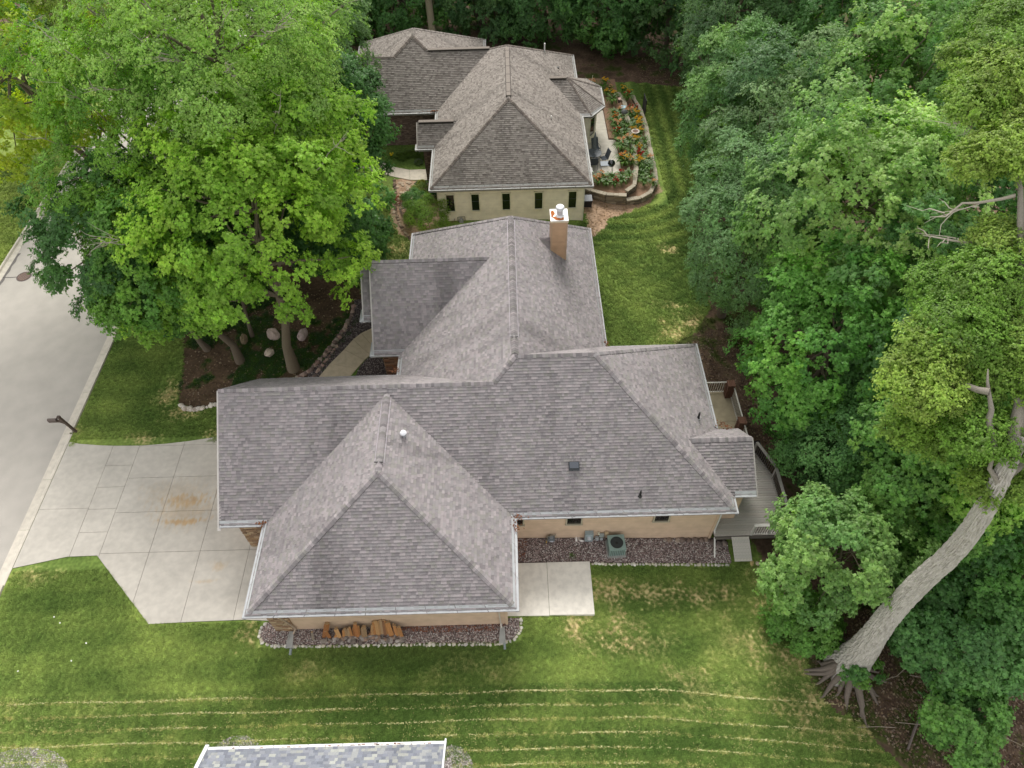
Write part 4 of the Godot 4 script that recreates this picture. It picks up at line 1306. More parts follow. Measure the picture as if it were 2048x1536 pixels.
func paving() -> void:
	var road := thing("road", "pale grey asphalt street on the left", "road", Vector3(-18.6, 0, -20))
	tag(road, "", "", "", "structure")
	var mb := MB.new()
	mb.quad(Vector3(-23.4, 0.012, 60), Vector3(-13.9, 0.012, 60), Vector3(-13.9, 0.012, -140), Vector3(-23.4, 0.012, -140), rgb(186, 180, 171))
	part(mb, "asphalt", M.asphalt, road)
	# tar seams and worn tracks
	mb = MB.new()
	for i in 60:
		var x0 := -23.4 + i * 0.16
		mb.quad(Vector3(x0, 0.018, -25.86 + 0.05 * sin(i * 0.4)), Vector3(x0 + 0.17, 0.018, -25.86 + 0.05 * sin(i * 0.4 + 0.4)), Vector3(x0 + 0.17, 0.018, -25.93 + 0.05 * sin(i * 0.4 + 0.4)), Vector3(x0, 0.018, -25.93 + 0.05 * sin(i * 0.4)), rgb(92, 88, 86))
	for i in 30:
		var z0 := -22.4 - i * 0.2
		mb.quad(Vector3(-23.28, 0.017, z0), Vector3(-23.1 + 0.04 * sin(i * 1.3), 0.017, z0), Vector3(-23.1 + 0.04 * sin(i * 1.3 + 1.3), 0.017, z0 - 0.2), Vector3(-23.28, 0.017, z0 - 0.2), rgb(118, 113, 110))
	part(mb, "tar_seam", M.asphalt, road)
	# kerb stones with gutter pans, in lengths
	for side in [[-13.98, -13.42, 1.0], [-23.3, -23.88, -1.0]]:
		var z := 6.0
		while z > -60.0:
			var z1 := z - 3.05
			mb = MB.new()
			var k := vary(rgb(206, 198, 184), 0.05)
			var x0: float = side[0]
			var x1: float = side[1]
			var xm := lerpf(x0, x1, 0.68)
			var low: bool = side[2] > 0 and z < -3.0 and z > -11.9
			var top := 0.035 if low else 0.13
			var za := z - 0.012
			var pts := [Vector3(x0, 0.022, 0), Vector3(xm, 0.012, 0), Vector3(lerpf(xm, x1, 0.35), top, 0), Vector3(x1, top, 0), Vector3(x1, -0.1, 0)]
			for i in 4:
				var a: Vector3 = pts[i]
				var b: Vector3 = pts[i + 1]
				if side[2] > 0:
					mb.quad(a + Vector3(0, 0, za), b + Vector3(0, 0, za), b + Vector3(0, 0, z1), a + Vector3(0, 0, z1), k)
				else:
					mb.quad(b + Vector3(0, 0, za), a + Vector3(0, 0, za), a + Vector3(0, 0, z1), b + Vector3(0, 0, z1), k)
			part(mb, "kerb_length", M.concrete, road)
			z = z1
	var mh := thing("manhole_cover", "round rusty manhole cover in the street asphalt", "manhole cover", Vector3(-21.83, 0.02, -25.9))
	mb = MB.new()
	mb.drum(Vector3(-21.83, 0.0, -25.9), 0.5, 0.5, 0.02, 24, rgb(104, 96, 92))
	part(mb, "rim", M.asphalt, mh)
	mb = MB.new()
	mb.drum(Vector3(-21.83, 0.0, -25.9), 0.43, 0.43, 0.028, 24, rgb(112, 92, 84))
	for i in 7:
		for j in 7:
			var q := Vector2(i - 3, j - 3) * 0.11
			if q.length() < 0.36:
				mb.box(Vector3(-21.83 + q.x, 0.032, -25.9 + q.y), Vector3(0.06, 0.012, 0.06), rgb(150, 130, 120))
	part(mb, "lid", M.asphalt, mh)
	driveway()
	# patio slab beside the garage wing
	var pt := thing("patio", "two pale concrete slabs east of the garage wing", "patio", Vector3(13.5, -0.05, -2.3))
	tag(pt, "", "", "", "structure")
	for q in [[11.35, 13.43], [13.43, 15.57]]:
		slab(pt, "slab", poly2([q[0], -3.62, q[1], -3.61, q[1], -0.92, q[0], -0.95]), 0.04, 0.4, rgb(226, 220, 208))
	# curved entry walk
	var walk := thing("walk", "curved concrete walk from the driveway to the near house's entry", "walk", Vector3(1.5, 0, -17.5))
	tag(walk, "", "", "", "structure")
	var l := [Vector2(-1.2, -12.6), Vector2(-0.2, -14.9), Vector2(0.26, -16.14), Vector2(0.74, -17.08), Vector2(1.46, -18.21), Vector2(1.92, -19.04), Vector2(2.37, -19.58), Vector2(3.03, -19.99), Vector2(4.6, -20.3)]
	var r := [Vector2(0.6, -12.6), Vector2(1.6, -14.8), Vector2(1.95, -15.7), Vector2(2.45, -16.6), Vector2(2.85, -17.3), Vector2(3.15, -17.7), Vector2(3.5, -18.1), Vector2(4.0, -18.4), Vector2(4.6, -18.6)]
	for i in l.size() - 1:
		slab(walk, "slab", PackedVector2Array([l[i], l[i + 1], r[i + 1], r[i]]), 0.045, 0.12, vary(rgb(196, 180, 156), 0.03))
	# curved walk of the far house
	walk = thing("walk", "curved pale concrete walk to the far house's entry", "walk", Vector3(3.5, 0, -36.8))
	tag(walk, "", "", "", "structure")
	l = [Vector2(-1.0, -40.2), Vector2(0.6, -39.2), Vector2(1.82, -38.5), Vector2(3.03, -37.61), Vector2(4.2, -37.2), Vector2(5.9, -37.2)]
	r = [Vector2(-0.8, -37.9), Vector2(0.6, -37.5), Vector2(1.88, -36.9), Vector2(3.13, -36.3), Vector2(4.36, -35.85), Vector2(5.9, -35.75)]
	for i in l.size() - 1:
		slab(walk, "slab", PackedVector2Array([l[i], l[i + 1], r[i + 1], r[i]]), 0.045, 0.12, vary(rgb(212, 202, 184), 0.03))


func driveway() -> void:
	var d := thing("driveway", "broad pale concrete driveway with rust stains in front of the garage", "driveway", Vector3(-7, 0, -6.5))
	tag(d, "", "", "", "structure")
	var outline := poly2([-13.4, -11.76, -12.73, -11.59, -11.54, -11.45, -10.67, -11.39, -9.12, -11.35, -7.84, -11.43, -6.6, -11.56, -4.81, -11.84, -3.0, -12.6, -1.45, -13.2, -1.45, -4.95, 0.6, -4.95, 0.6, -1.0, -1.06, -1.12, -3.44, -1.09, -5.64, -1.03, -7.45, -2.79, -9.35, -4.65, -10.85, -4.63, -12.6, -4.25, -13.4, -4.08])
	var mb := MB.new()
	mb.sheet(outline, 0.006, rgb(84, 80, 74))
	part(mb, "joint_bed", M.soil, d)
	var stain := Image.create(512, 512, false, Image.FORMAT_RGB8)
	var n1 := noise(31, 0.012, 4)
	var n2 := noise(32, 0.06, 4)
	for y in 512:
		for x in 512:
			var wx := -14.0 + 15.0 * x / 512.0
			var wz := -13.5 + 13.0 * y / 512.0
			var s := 0.95 + n1.get_noise_2d(x, y) * 0.05 + n2.get_noise_2d(x, y) * 0.05
			var k := Color(0.785 * s, 0.76 * s, 0.715 * s)
			for q in [[-5.6, -7.7, 1.35, 0.42, 0.62, 0.55], [-5.5, -6.45, 1.3, 0.22, 0.75, 0.3], [-5.6, -7.0, 1.9, 1.1, 0.28, 0.5], [-3.0, -3.9, 0.5, 0.3, 0.3, 0.5], [-6.3, -8.2, 2.2, 1.0, 0.16, 0.4], [-3.6, -3.1, 0.9, 0.12, 0.25, 0.4]]:
				var e := Vector2((wx - q[0]) / q[2], (wz - q[1] - 0.35 * pow((wx - q[0]) / q[2], 2.0) * -q[5]) / q[3]).length()
				var t: float = clampf((1.0 - e) * 1.3 + n2.get_noise_2d(x * 2.0, y * 0.7) * 0.9, 0, 1) * q[4]
				k = k.lerp(Color(0.76 * s, 0.62 * s, 0.44 * s), t)
			stain.set_pixel(x, y, k)
	var mat := StandardMaterial3D.new()
	mat.resource_name = "driveway"
	mat.albedo_texture = ImageTexture.create_from_image(stain)
	mat.roughness = 0.9
	mat.heightmap_enabled = true
	mat.heightmap_texture = M.concrete.heightmap_texture
	mat.heightmap_scale = 0.1
	var cuts_x := [-13.4, -10.75, -9.24, -6.72, -4.12, -1.63, 0.7]
	for i in cuts_x.size() - 1:
		var zs := [-13.4, -11.3, -9.2, -7.08, -4.75, -0.9] if i != 1 else [-12.0, -10.05, -8.67, -7.33, -5.97, -4.0]
		if i == 0: zs = [-12.2, -7.4, -3.0]
		for j in zs.size() - 1:
			var cell := PackedVector2Array([Vector2(cuts_x[i], zs[j]), Vector2(cuts_x[i + 1], zs[j]), Vector2(cuts_x[i + 1], zs[j + 1]), Vector2(cuts_x[i], zs[j + 1])])
			for piece in Geometry2D.intersect_polygons(outline, cell):
				for q in Geometry2D.offset_polygon(piece, -0.009):
					var sm := MB.new()
					sm.sheet(q, 0.03 + rng.randf() * 0.004, Color.WHITE, 0.1)
					var uv := PackedVector2Array()
					for p in sm.v:
						uv.append(Vector2((p.x + 14.0) / 15.0, (p.z + 13.5) / 13.0))
					var arr := []
					arr.resize(Mesh.ARRAY_MAX)
					arr[Mesh.ARRAY_VERTEX] = sm.v
					arr[Mesh.ARRAY_TEX_UV] = uv
					var m := ArrayMesh.new()
					m.add_surface_from_arrays(Mesh.PRIMITIVE_TRIANGLES, arr)
					put(m, "slab", mat, d)


# ---------------------------------------------------------------- trees
var sprays := []


func leaf_at(mb: MB, o: Vector3, dir: Vector3, up: Vector3, s: float, k: Color, narrow := 1.0) -> void:     # a lobed leaf folded along its midrib
	var side := dir.cross(up).normalized() * narrow
	var nn := side.cross(dir).normalized()
	var tip := o + dir * s - nn * s * 0.12
	var l := o + dir * s * 0.42 + side * s * 0.5 - nn * s * 0.1
	var r := o + dir * s * 0.42 - side * s * 0.5 - nn * s * 0.1
	var m0 := o + dir * s * 0.6 + side * s * 0.17
	var m1 := o + dir * s * 0.6 - side * s * 0.17
	mb.tri(o, l, m0, k)
	mb.tri(o, m0, tip, k)
	mb.tri(o, tip, m1, k)
	mb.tri(o, m1, r, k)


func make_spray(seed_: int, twigs: int, per: int, leaf: float, reach: float, rise: float, narrow := 1.0) -> ArrayMesh:       # a branch end with its leaves
	var g := RandomNumberGenerator.new()
	g.seed = seed_
	var mb := MB.new()
	for t in twigs:
		var a := TAU * t / twigs + g.randf_range(-0.5, 0.5)
		var d := Vector3(cos(a), rise + g.randf_range(-0.25, 0.35), sin(a)).normalized()
		if t == 0:
			d = Vector3(g.randfn(0, 0.2), 1, g.randfn(0, 0.2)).normalized()
		var long := reach * g.randf_range(0.7, 1.15)
		mb.tri(Vector3(0.008, 0, 0), Vector3(-0.008, 0, 0), d * long, rgb(96, 84, 66))
		mb.tri(Vector3(0, 0, 0.008), Vector3(0, 0, -0.008), d * long, rgb(96, 84, 66))
		for i in per:
			var f: float = lerpf(0.25, 1.0, (i + g.randf()) / per)
			var o := d * long * f + Vector3(g.randfn(0, 0.05), g.randfn(0, 0.03), g.randfn(0, 0.05)) * reach
			var b := a + (1.0 if i % 2 else -1.0) * g.randf_range(0.3, 1.5)
			var ld := Vector3(cos(b), g.randf_range(-0.55, 0.25), sin(b)).normalized()
			var s := leaf * g.randf_range(0.7, 1.25)
			var br: float = g.randf_range(0.62, 1.35)
			var k := Color(br * g.randf_range(0.92, 1.12), br, br * g.randf_range(0.85, 1.1))
			leaf_at(mb, o, ld, Vector3(g.randfn(0, 0.3), 1, g.randfn(0, 0.3)).normalized(), s, k, narrow)
	return mb.mesh()


func bend(a: Vector3, b: Vector3, wob: float, n: int, g: RandomNumberGenerator) -> Array:
	var pts := []
	for i in n + 1:
		var t := float(i) / n
		var p := a.lerp(b, t)
		if i > 0:
			p += Vector3(g.randfn(0, wob), g.randfn(0, wob * 0.4), g.randfn(0, wob)) * sin(t * PI * 0.9 + 0.2)
		pts.append(p)
	return pts


# spec: at [x, z], c crown centre (y above the ground), r crown radii, tr trunk radius, k leaf colour, tip second colour, n lobes, m sprays per lobe, s spray size, v spray variant, low: how far down the crown reaches
func tree(called: String, label: String, group: String, q: Dictionary) -> void:
	var g := RandomNumberGenerator.new()
	g.seed = hash(label)
	var base := on(q.at[0], q.at[1], -0.1)
	var o := thing(called, label, "tree" if called.ends_with("tree") else "shrub", base, group)
	var c: Vector3 = base + Vector3(q.c[0], q.c[1] + 0.1, q.c[2])
	var r := Vector3(q.r[0], q.r[1], q.r[2])
	var tr: float = q.get("tr", 0.2)
	var bark: Color = q.get("bark", rgb(122, 110, 94))
	var mb := MB.new()
	var top := c + Vector3(0, r.y * 0.45, 0)
	var trunk := bend(base, top, tr * 0.7, 7, g)
	var rad := []
	for i in trunk.size():
		rad.append(tr * (1.35 if i == 0 else lerpf(1.0, 0.28, float(i) / 7.0)))
	if tr > 0:
		mb.tube(trunk, rad, 10, bark)
		part(mb, "trunk", M.bark, o, true)
	# lobes on the crown's surface, uneven
	var lobes := []
	var n: int = q.get("n", 40)
	for i in n:
		var y := 1.0 - 2.0 * (i + 0.5) / n
		if y < q.get("low", -0.75):
			continue
		var a := i * 2.39996 + g.randf_range(-0.25, 0.25)
		var h := sqrt(1.0 - y * y)
		var f: float = g.randf_range(0.6, 1.08)
		lobes.append([c + Vector3(h * cos(a), y, h * sin(a)) * r * f, g.randf_range(0.17, 0.4) * (r.x + r.z) * 0.5])
	if tr > 0:
		var lm := MB.new()
		for i in lobes.size():
			if i % 3 == 0:
				var from: Vector3 = trunk[g.randi_range(3, 6)]
				var to: Vector3 = c.lerp(lobes[i][0], 1.0)
				lm.tube(bend(from, to, 0.12, 4, g), [tr * 0.36, tr * 0.3, tr * 0.22, tr * 0.14, tr * 0.05], 6, bark * 1.05)
		part(lm, "limb", M.bark, o, true)
	if q.get("bare", 0) > 0:
		# dead twigs standing out of the crown
		var dm := MB.new()
		for i in q.bare:
			var lb: Array = lobes[g.randi_range(0, lobes.size() / 2)]
			var d: Vector3 = ((lb[0] - c).normalized() + Vector3(g.randfn(0, 0.4), 0.5, g.randfn(0, 0.4))).normalized()
			var p0: Vector3 = lb[0] - d * 0.6
			var p1: Vector3 = lb[0] + d * (lb[1] + g.randf_range(0.3, 1.2))
			dm.tube(bend(p0, p1, 0.12, 4, g), [0.035, 0.03, 0.022, 0.016, 0.006], 4, rgb(150, 140, 128))
			for t in 5:
				var f := p0.lerp(p1, g.randf_range(0.35, 0.95))
				dm.tube(bend(f, f + (d + Vector3(g.randfn(0, 0.7), g.randfn(0, 0.4), g.randfn(0, 0.7))) * g.randf_range(0.4, 0.9), 0.08, 3, g), [0.018, 0.014, 0.009, 0.004], 3, rgb(158, 148, 136))
		part(dm, "bare_twigs", M.twig, o, false, "stuff")
	var k: Color = q.k * Color(2.9, 2.85, 2.6)
	var tip: Color = q.get("tip", q.k * 1.3) * Color(2.9, 2.85, 2.6)
	var buf := PackedFloat32Array()
	var m: int = q.get("m", 40)
	var size: float = q.get("s", 1.0)
	for lb in lobes:
		var out: Vector3 = (lb[0] - c).normalized()
		var lr: float = lb[1]
		var lk := k.lerp(tip, clampf(g.randf_range(-0.25, 0.95), 0, 1))
		var count := int(m * lr * lr / (0.1 * r.x * r.z) * g.randf_range(0.75, 1.2))
		for i in count:
			var d := Vector3(g.randfn(), g.randfn(), g.randfn()).normalized()
			if d.dot(out) < -0.25 and g.randf() < 0.8:
				continue
			if d.y < -0.35 and g.randf() < 0.6:
				continue
			var p: Vector3 = lb[0] + d * Vector3(1.0, q.get("spire", 0.8), 1.0) * lr * pow(g.randf(), 0.3)
			if p.y < land(p.x, p.z) + 0.15:
				continue
			var up := (d * 0.8 + out * 0.45 + Vector3(0, 0.75, 0)).normalized()
			var x := up.cross(Vector3(g.randfn(), g.randfn(), g.randfn())).normalized()
			var s := size * g.randf_range(0.65, 1.25)
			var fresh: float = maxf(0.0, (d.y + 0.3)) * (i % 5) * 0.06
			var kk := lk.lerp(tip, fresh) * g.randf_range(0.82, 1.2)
			into(buf, Basis(x, up, x.cross(up)).scaled(Vector3(s, s, s)), p, kk)
	scatter("crown", sprays[q.get("v", 0)], M.leaf, buf, o)


func make_trees() -> void:
	sprays = [make_spray(1, 8, 8, 0.155, 0.5, 0.35), make_spray(2, 8, 9, 0.13, 0.5, 0.3, 0.75), make_spray(3, 6, 10, 0.11, 0.55, 0.45, 0.55), make_spray(4, 7, 8, 0.2, 0.6, 0.3), make_spray(5, 9, 7, 0.09, 0.3, 0.6, 0.5)]
	var yellow := Color(0.105, 0.185, 0.024)
	var lime := Color(0.165, 0.25, 0.032)
	var mid := Color(0.055, 0.125, 0.026)
	var deep := Color(0.034, 0.082, 0.026)
	var cool := Color(0.058, 0.108, 0.042)
	var gl := "maples between the street and the houses"
	tree("maple_tree", "bright yellow green maple with a bare grey trunk beside the walk's rock border", gl, {at = [-1.45, -16.75], c = [-0.1, 10.0, -2.0], r = [5.6, 5.2, 5.0], tr = 0.3, k = yellow, tip = lime, n = 60, m = 46, v = 0, bare = 10, bark = rgb(128, 116, 96)})
	tree("maple_tree", "green maple with a slim leaning trunk, left of the boulders in the tree bed", gl, {at = [-4.9, -17.5], c = [-1.0, 8.2, -0.2], r = [4.0, 3.8, 3.6], tr = 0.24, k = mid, tip = yellow, n = 44, m = 42, v = 0, bark = rgb(112, 100, 84)})
	tree("maple_tree", "dark green maple leaning over the street with leaves down to the asphalt", gl, {at = [-9.2, -20.5], c = [-0.1, 7.2, 0.4], r = [4.2, 5.0, 4.0], tr = 0.26, k = deep, tip = mid, n = 54, m = 44, v = 0, low = -0.95})
	tree("maple_tree", "short maple with yellowish lower branches above the left lawn", gl, {at = [-7.2, -18.6], c = [-0.5, 5.4, 0.5], r = [2.9, 2.6, 2.7], tr = 0.2, k = mid, tip = lime, n = 30, m = 42, v = 0})
	tree("maple_tree", "thin young maple behind the boulders in the tree bed", gl, {at = [-4.6, -19.6], c = [0.3, 6.5, -1.0], r = [2.2, 2.6, 2.2], tr = 0.12, k = mid, tip = mid, n = 22, m = 40, v = 0})
	tree("ash_tree", "tall light green tree in the middle of the left group", gl, {at = [-7.2, -25.5], c = [-0.4, 12.0, 2.5], r = [5.4, 5.6, 4.8], tr = 0.3, k = Color(0.08, 0.155, 0.028), tip = yellow, n = 60, m = 42, v = 1, bare = 10})
	tree("maple_tree", "golden tipped maple at the left edge of the picture beside the street", gl, {at = [-13.0, -29.5], c = [-3.8, 12.8, 1.2], r = [6.3, 5.6, 5.6], tr = 0.28, k = Color(0.095, 0.165, 0.018), tip = Color(0.24, 0.25, 0.03), n = 60, m = 42, v = 0, bare = 8})
	tree("locust_tree", "tall airy pale green tree with grey twigs at the top of the left group", gl, {at = [-3.2, -26.5], c = [0.6, 15.6, 2.2], r = [6.4, 5.0, 5.0], tr = 0.3, k = Color(0.115, 0.185, 0.05), tip = Color(0.165, 0.24, 0.06), n = 64, m = 58, v = 1, bare = 24})
	tree("locust_tree", "pale green twiggy tree at the top left edge behind the golden maple", gl, {at = [-11.0, -34.0], c = [0.4, 15.0, 0.6], r = [5.4, 4.6, 4.6], tr = 0.26, k = Color(0.11, 0.155, 0.045), tip = Color(0.15, 0.19, 0.05), n = 50, m = 54, v = 1, bare = 14})
	tree("maple_tree", "yellow green maple right behind the bright front maple", gl, {at = [0.2, -24.8], c = [0.2, 11.5, 2.0], r = [3.9, 4.6, 3.8], tr = 0.24, k = yellow, tip = lime, n = 44, m = 42, v = 0})
	tree("maple_tree", "dark green maple hiding the left wing of the far house", gl, {at = [0.4, -33.6], c = [-0.4, 6.8, 0.2], r = [3.7, 5.4, 3.7], tr = 0.24, k = deep, tip = Color(0.05, 0.115, 0.034), n = 54, m = 44, v = 0, low = -0.9})
	tree("maple_tree", "low dark maple over the lawn between the two houses", gl, {at = [0.5, -25.4], c = [0.3, 4.6, 0.6], r = [3.3, 3.5, 3.0], tr = 0.2, k = deep, tip = mid, n = 40, m = 44, v = 0, low = -0.9})
	tree("maple_tree", "grey green tree at the top edge left of the far house", gl, {at = [-2.4, -42.0], c = [0.4, 8.5, 0.4], r = [4.6, 6.4, 4.4], tr = 0.26, k = cool, tip = Color(0.085, 0.14, 0.06), n = 48, m = 40, v = 0, low = -0.9})
	tree("maple_tree", "dark tree at the top edge between the grey green tree and the airy locusts", gl, {at = [-7.5, -44.0], c = [0, 9, 0], r = [4.6, 7, 4.4], tr = 0.26, k = deep, tip = cool, n = 44, m = 36, v = 3, low = -0.9})
	tree("ash_tree", "light green tree filling the top edge between the two airy trees", gl, {at = [-7.5, -36.0], c = [0.4, 13.0, 0.6], r = [5.6, 6.0, 4.8], tr = 0.28, k = Color(0.08, 0.15, 0.03), tip = Color(0.14, 0.21, 0.05), n = 56, m = 46, v = 1, bare = 8})
	tree("maple_tree", "dark tree at the top left edge across the street", gl, {at = [-25.8, -42.0], c = [-0.5, 8, 0], r = [5, 6, 5], tr = 0.26, k = deep, tip = mid, n = 44, m = 36, v = 3, low = -0.9})
	# the wood at the back
	var gb := "trees of the wood behind the far house"
	var back := [[-4.5, -60.0, 5.5, 5.6, "leftmost tree of the wood behind the far house, dark green"], [2.0, -61.0, 5.0, 5.4, "dark tree of the back wood above the far house's left roof peak"], [9.5, -60.5, 5.0, 5.0, "mid green tree of the back wood right of the pale pole"], [16.0, -59.0, 5.2, 5.2, "dark tree of the back wood above the far house's long ridge"], [22.0, -57.5, 5.6, 5.2, "broad dark tree of the back wood over the end of the garden"], [27.5, -56.5, 6.0, 5.0, "dark tree at the far corner of the right lawn"], [32.0, -51.0, 6.4, 5.2, "very dark tree where the back wood meets the right wood"], [12.8, -67.0, 9.0, 6.0, "taller tree deep in the back wood above the far house's right end"], [-1.0, -68.0, 9.0, 6.0, "taller tree deep in the back wood left of the pale pole"], [24.0, -66.0, 10.0, 6.5, "taller tree deep in the back wood above the garden"], [34.5, -60.0, 10.0, 6.5, "taller tree deep in the wood at the top edge right of centre"]]
	for i in back.size():
		var b: Array = back[i]
		tree("wood_tree", b[4], gb, {at = [b[0], b[1]], c = [0, b[2], 0], r = [b[3], b[2] * 1.02, b[3] * 0.9], tr = 0.25, k = [deep, Color(0.045, 0.105, 0.035), Color(0.04, 0.09, 0.04)][i % 3], tip = [Color(0.055, 0.12, 0.04), mid, cool][i % 3], n = 56, m = 36, v = 3, s = 1.0, low = -0.98})
	# the wood on the right
	var gr := "trees of the wood along the right lawn"
	var rt := [
		[25.8, -21.0, 0.4, 7.2, 0.3, 3.5, 5.6, 4.4, "grey green tree bulging over the right lawn opposite the chimney", cool, Color(0.085, 0.14, 0.075), 1],
		[29.5, -18.5, 0.2, 11.6, 1.0, 4.9, 4.8, 4.6, "pale topped maple in the middle of the right wood", Color(0.07, 0.13, 0.04), Color(0.17, 0.225, 0.09), 0],
		[27.9, -12.4, 0.2, 7.2, 0.4, 3.6, 4.8, 3.8, "fresh green maple right of the north patio railing", Color(0.045, 0.115, 0.026), Color(0.1, 0.19, 0.04), 0],
		[28.4, -27.2, 0.4, 9.0, 0.4, 4.0, 6.2, 4.4, "grey green tree above the bare patch on the right lawn", Color(0.045, 0.09, 0.042), Color(0.1, 0.145, 0.075), 1],
		[27.2, -33.5, 0.2, 7.0, 0.2, 2.6, 6.2, 3.8, "tall narrow mid green tree at the bend of the right lawn", Color(0.05, 0.105, 0.04), Color(0.09, 0.15, 0.05), 1],
		[29.0, -41.0, 0.0, 9.0, 0, 3.4, 8.6, 4.4, "dark fine leaved tree behind the bend of the right lawn", Color(0.036, 0.07, 0.034), Color(0.055, 0.095, 0.045), 2],
		[33.5, -27.0, 0.2, 11.8, 0.6, 4.9, 5.4, 4.6, "green maple at the top right with pale upper leaves", Color(0.05, 0.11, 0.034), Color(0.12, 0.18, 0.06), 0],
		[36.0, -35.0, 0.0, 13.0, 0, 5.2, 6.4, 5.0, "dark green tree at the top edge near the right corner", deep, Color(0.07, 0.13, 0.045), 0],
		[33.4, -44.0, 0, 11.0, 0, 5.0, 8.0, 5.0, "dark tree at the top edge over the end of the right lawn", Color(0.034, 0.075, 0.032), Color(0.06, 0.11, 0.045), 3],
		[29.4, -8.3, 0.2, 4.6, 0.3, 3.2, 3.9, 3.4, "dark green tree close behind the deck railing", deep, Color(0.07, 0.14, 0.05), 1],
		[30.8, -6.0, 0.2, 7.4, 0.6, 3.4, 4.4, 3.6, "green maple between the deck and the big leaning trunk", Color(0.05, 0.11, 0.026), Color(0.12, 0.19, 0.035), 0],
		[33.0, -2.4, 0.2, 4.0, 0.4, 3.8, 4.2, 3.8, "dark undergrowth maple right of the big leaning trunk", deep, mid, 0],
		[32.5, -12.5, 0.2, 9.0, 0.4, 4.6, 6.2, 4.6, "dark tree behind the fresh green maple", deep, Color(0.06, 0.12, 0.04), 0],
		[37.0, -18.0, 0.2, 10.0, 0.4, 5.0, 7.0, 5.0, "dark tree near the right edge behind the golden crown", deep, mid, 0],
		[37.0, -8.0, 0, 7.5, 0, 4.6, 7.2, 4.8, "dark tree at the right edge behind the leaning trunk's crown", deep, mid, 3],
		[38.0, -26.5, 0, 12.0, 0, 4.6, 7.0, 4.6, "green tree at the right edge below the golden top branch", Color(0.05, 0.11, 0.03), Color(0.09, 0.16, 0.04), 0],
	]
	for t in rt:
		tree("maple_tree" if t[11] == 0 else "wood_tree", t[8], gr, {at = [t[0], t[1]], c = [t[2], t[3], t[4]], r = [t[5], t[6], t[7]], tr = 0.24, k = t[9] * 1.15, tip = t[10] * 1.3, n = 58, m = 44, v = t[11], low = -0.98, spire = 1.35 if t[11] == 0 else 0.95})
	tree("maple_tree", "light green young maple in front of the deck ramp", gr, {at = [25.9, -2.1], c = [0.3, 4.7, 0.2], r = [2.8, 3.0, 2.5], tr = 0.11, k = Color(0.07, 0.135, 0.045), tip = Color(0.12, 0.19, 0.06), n = 40, m = 34, v = 0, low = -0.85})
	tree("maple_tree", "leafy sapling right of the big trunk's foot", gr, {at = [31.2, 1.2], c = [-0.3, 3.6, 0.5], r = [2.5, 2.4, 2.4], tr = 0.08, k = Color(0.05, 0.115, 0.04), tip = Color(0.075, 0.155, 0.05), n = 32, m = 40, v = 0, low = -0.8})
	tree("maple_tree", "thin sapling over the leaf litter at the bottom right corner", gr, {at = [30.2, 4.4], c = [-0.3, 3.2, 0.3], r = [1.6, 1.5, 1.3], tr = 0.05, k = Color(0.06, 0.13, 0.035), tip = Color(0.08, 0.16, 0.04), n = 16, m = 26, v = 0, low = -0.8})
	tree("leafy_shrub", "low green seedlings at the edge of the lawn beside the big trunk", gr, {at = [24.9, -0.3], c = [0.3, 0.9, 0.2], r = [1.7, 0.9, 1.2], tr = 0.0, k = mid, tip = Color(0.09, 0.17, 0.04), n = 26, m = 24, v = 0, s = 0.8, low = -0.6})
	tree("leafy_shrub", "ivy like sprouts on the foot of the big leaning trunk", gr, {at = [27.2, 1.7], c = [0.1, 0.9, 0.3], r = [1.0, 0.9, 0.5], tr = 0.0, k = Color(0.04, 0.1, 0.03), tip = Color(0.09, 0.17, 0.035), n = 12, m = 10, v = 0, s = 0.7, low = -0.6})
	big_tree(gr, yellow, lime)
	var pole := thing("dead_trunk", "pale bare trunk standing at the top edge behind the far house", "tree", on(5.3, -56.6))
	var mb := MB.new()
	mb.tube([on(5.3, -56.6, -0.2), on(5.2, -56.8, 4), on(5.1, -57.0, 9), on(5.0, -57.2, 15)], [0.36, 0.33, 0.29, 0.2], 10, rgb(176, 164, 142))
	part(mb, "trunk", M.bark, pole, true)


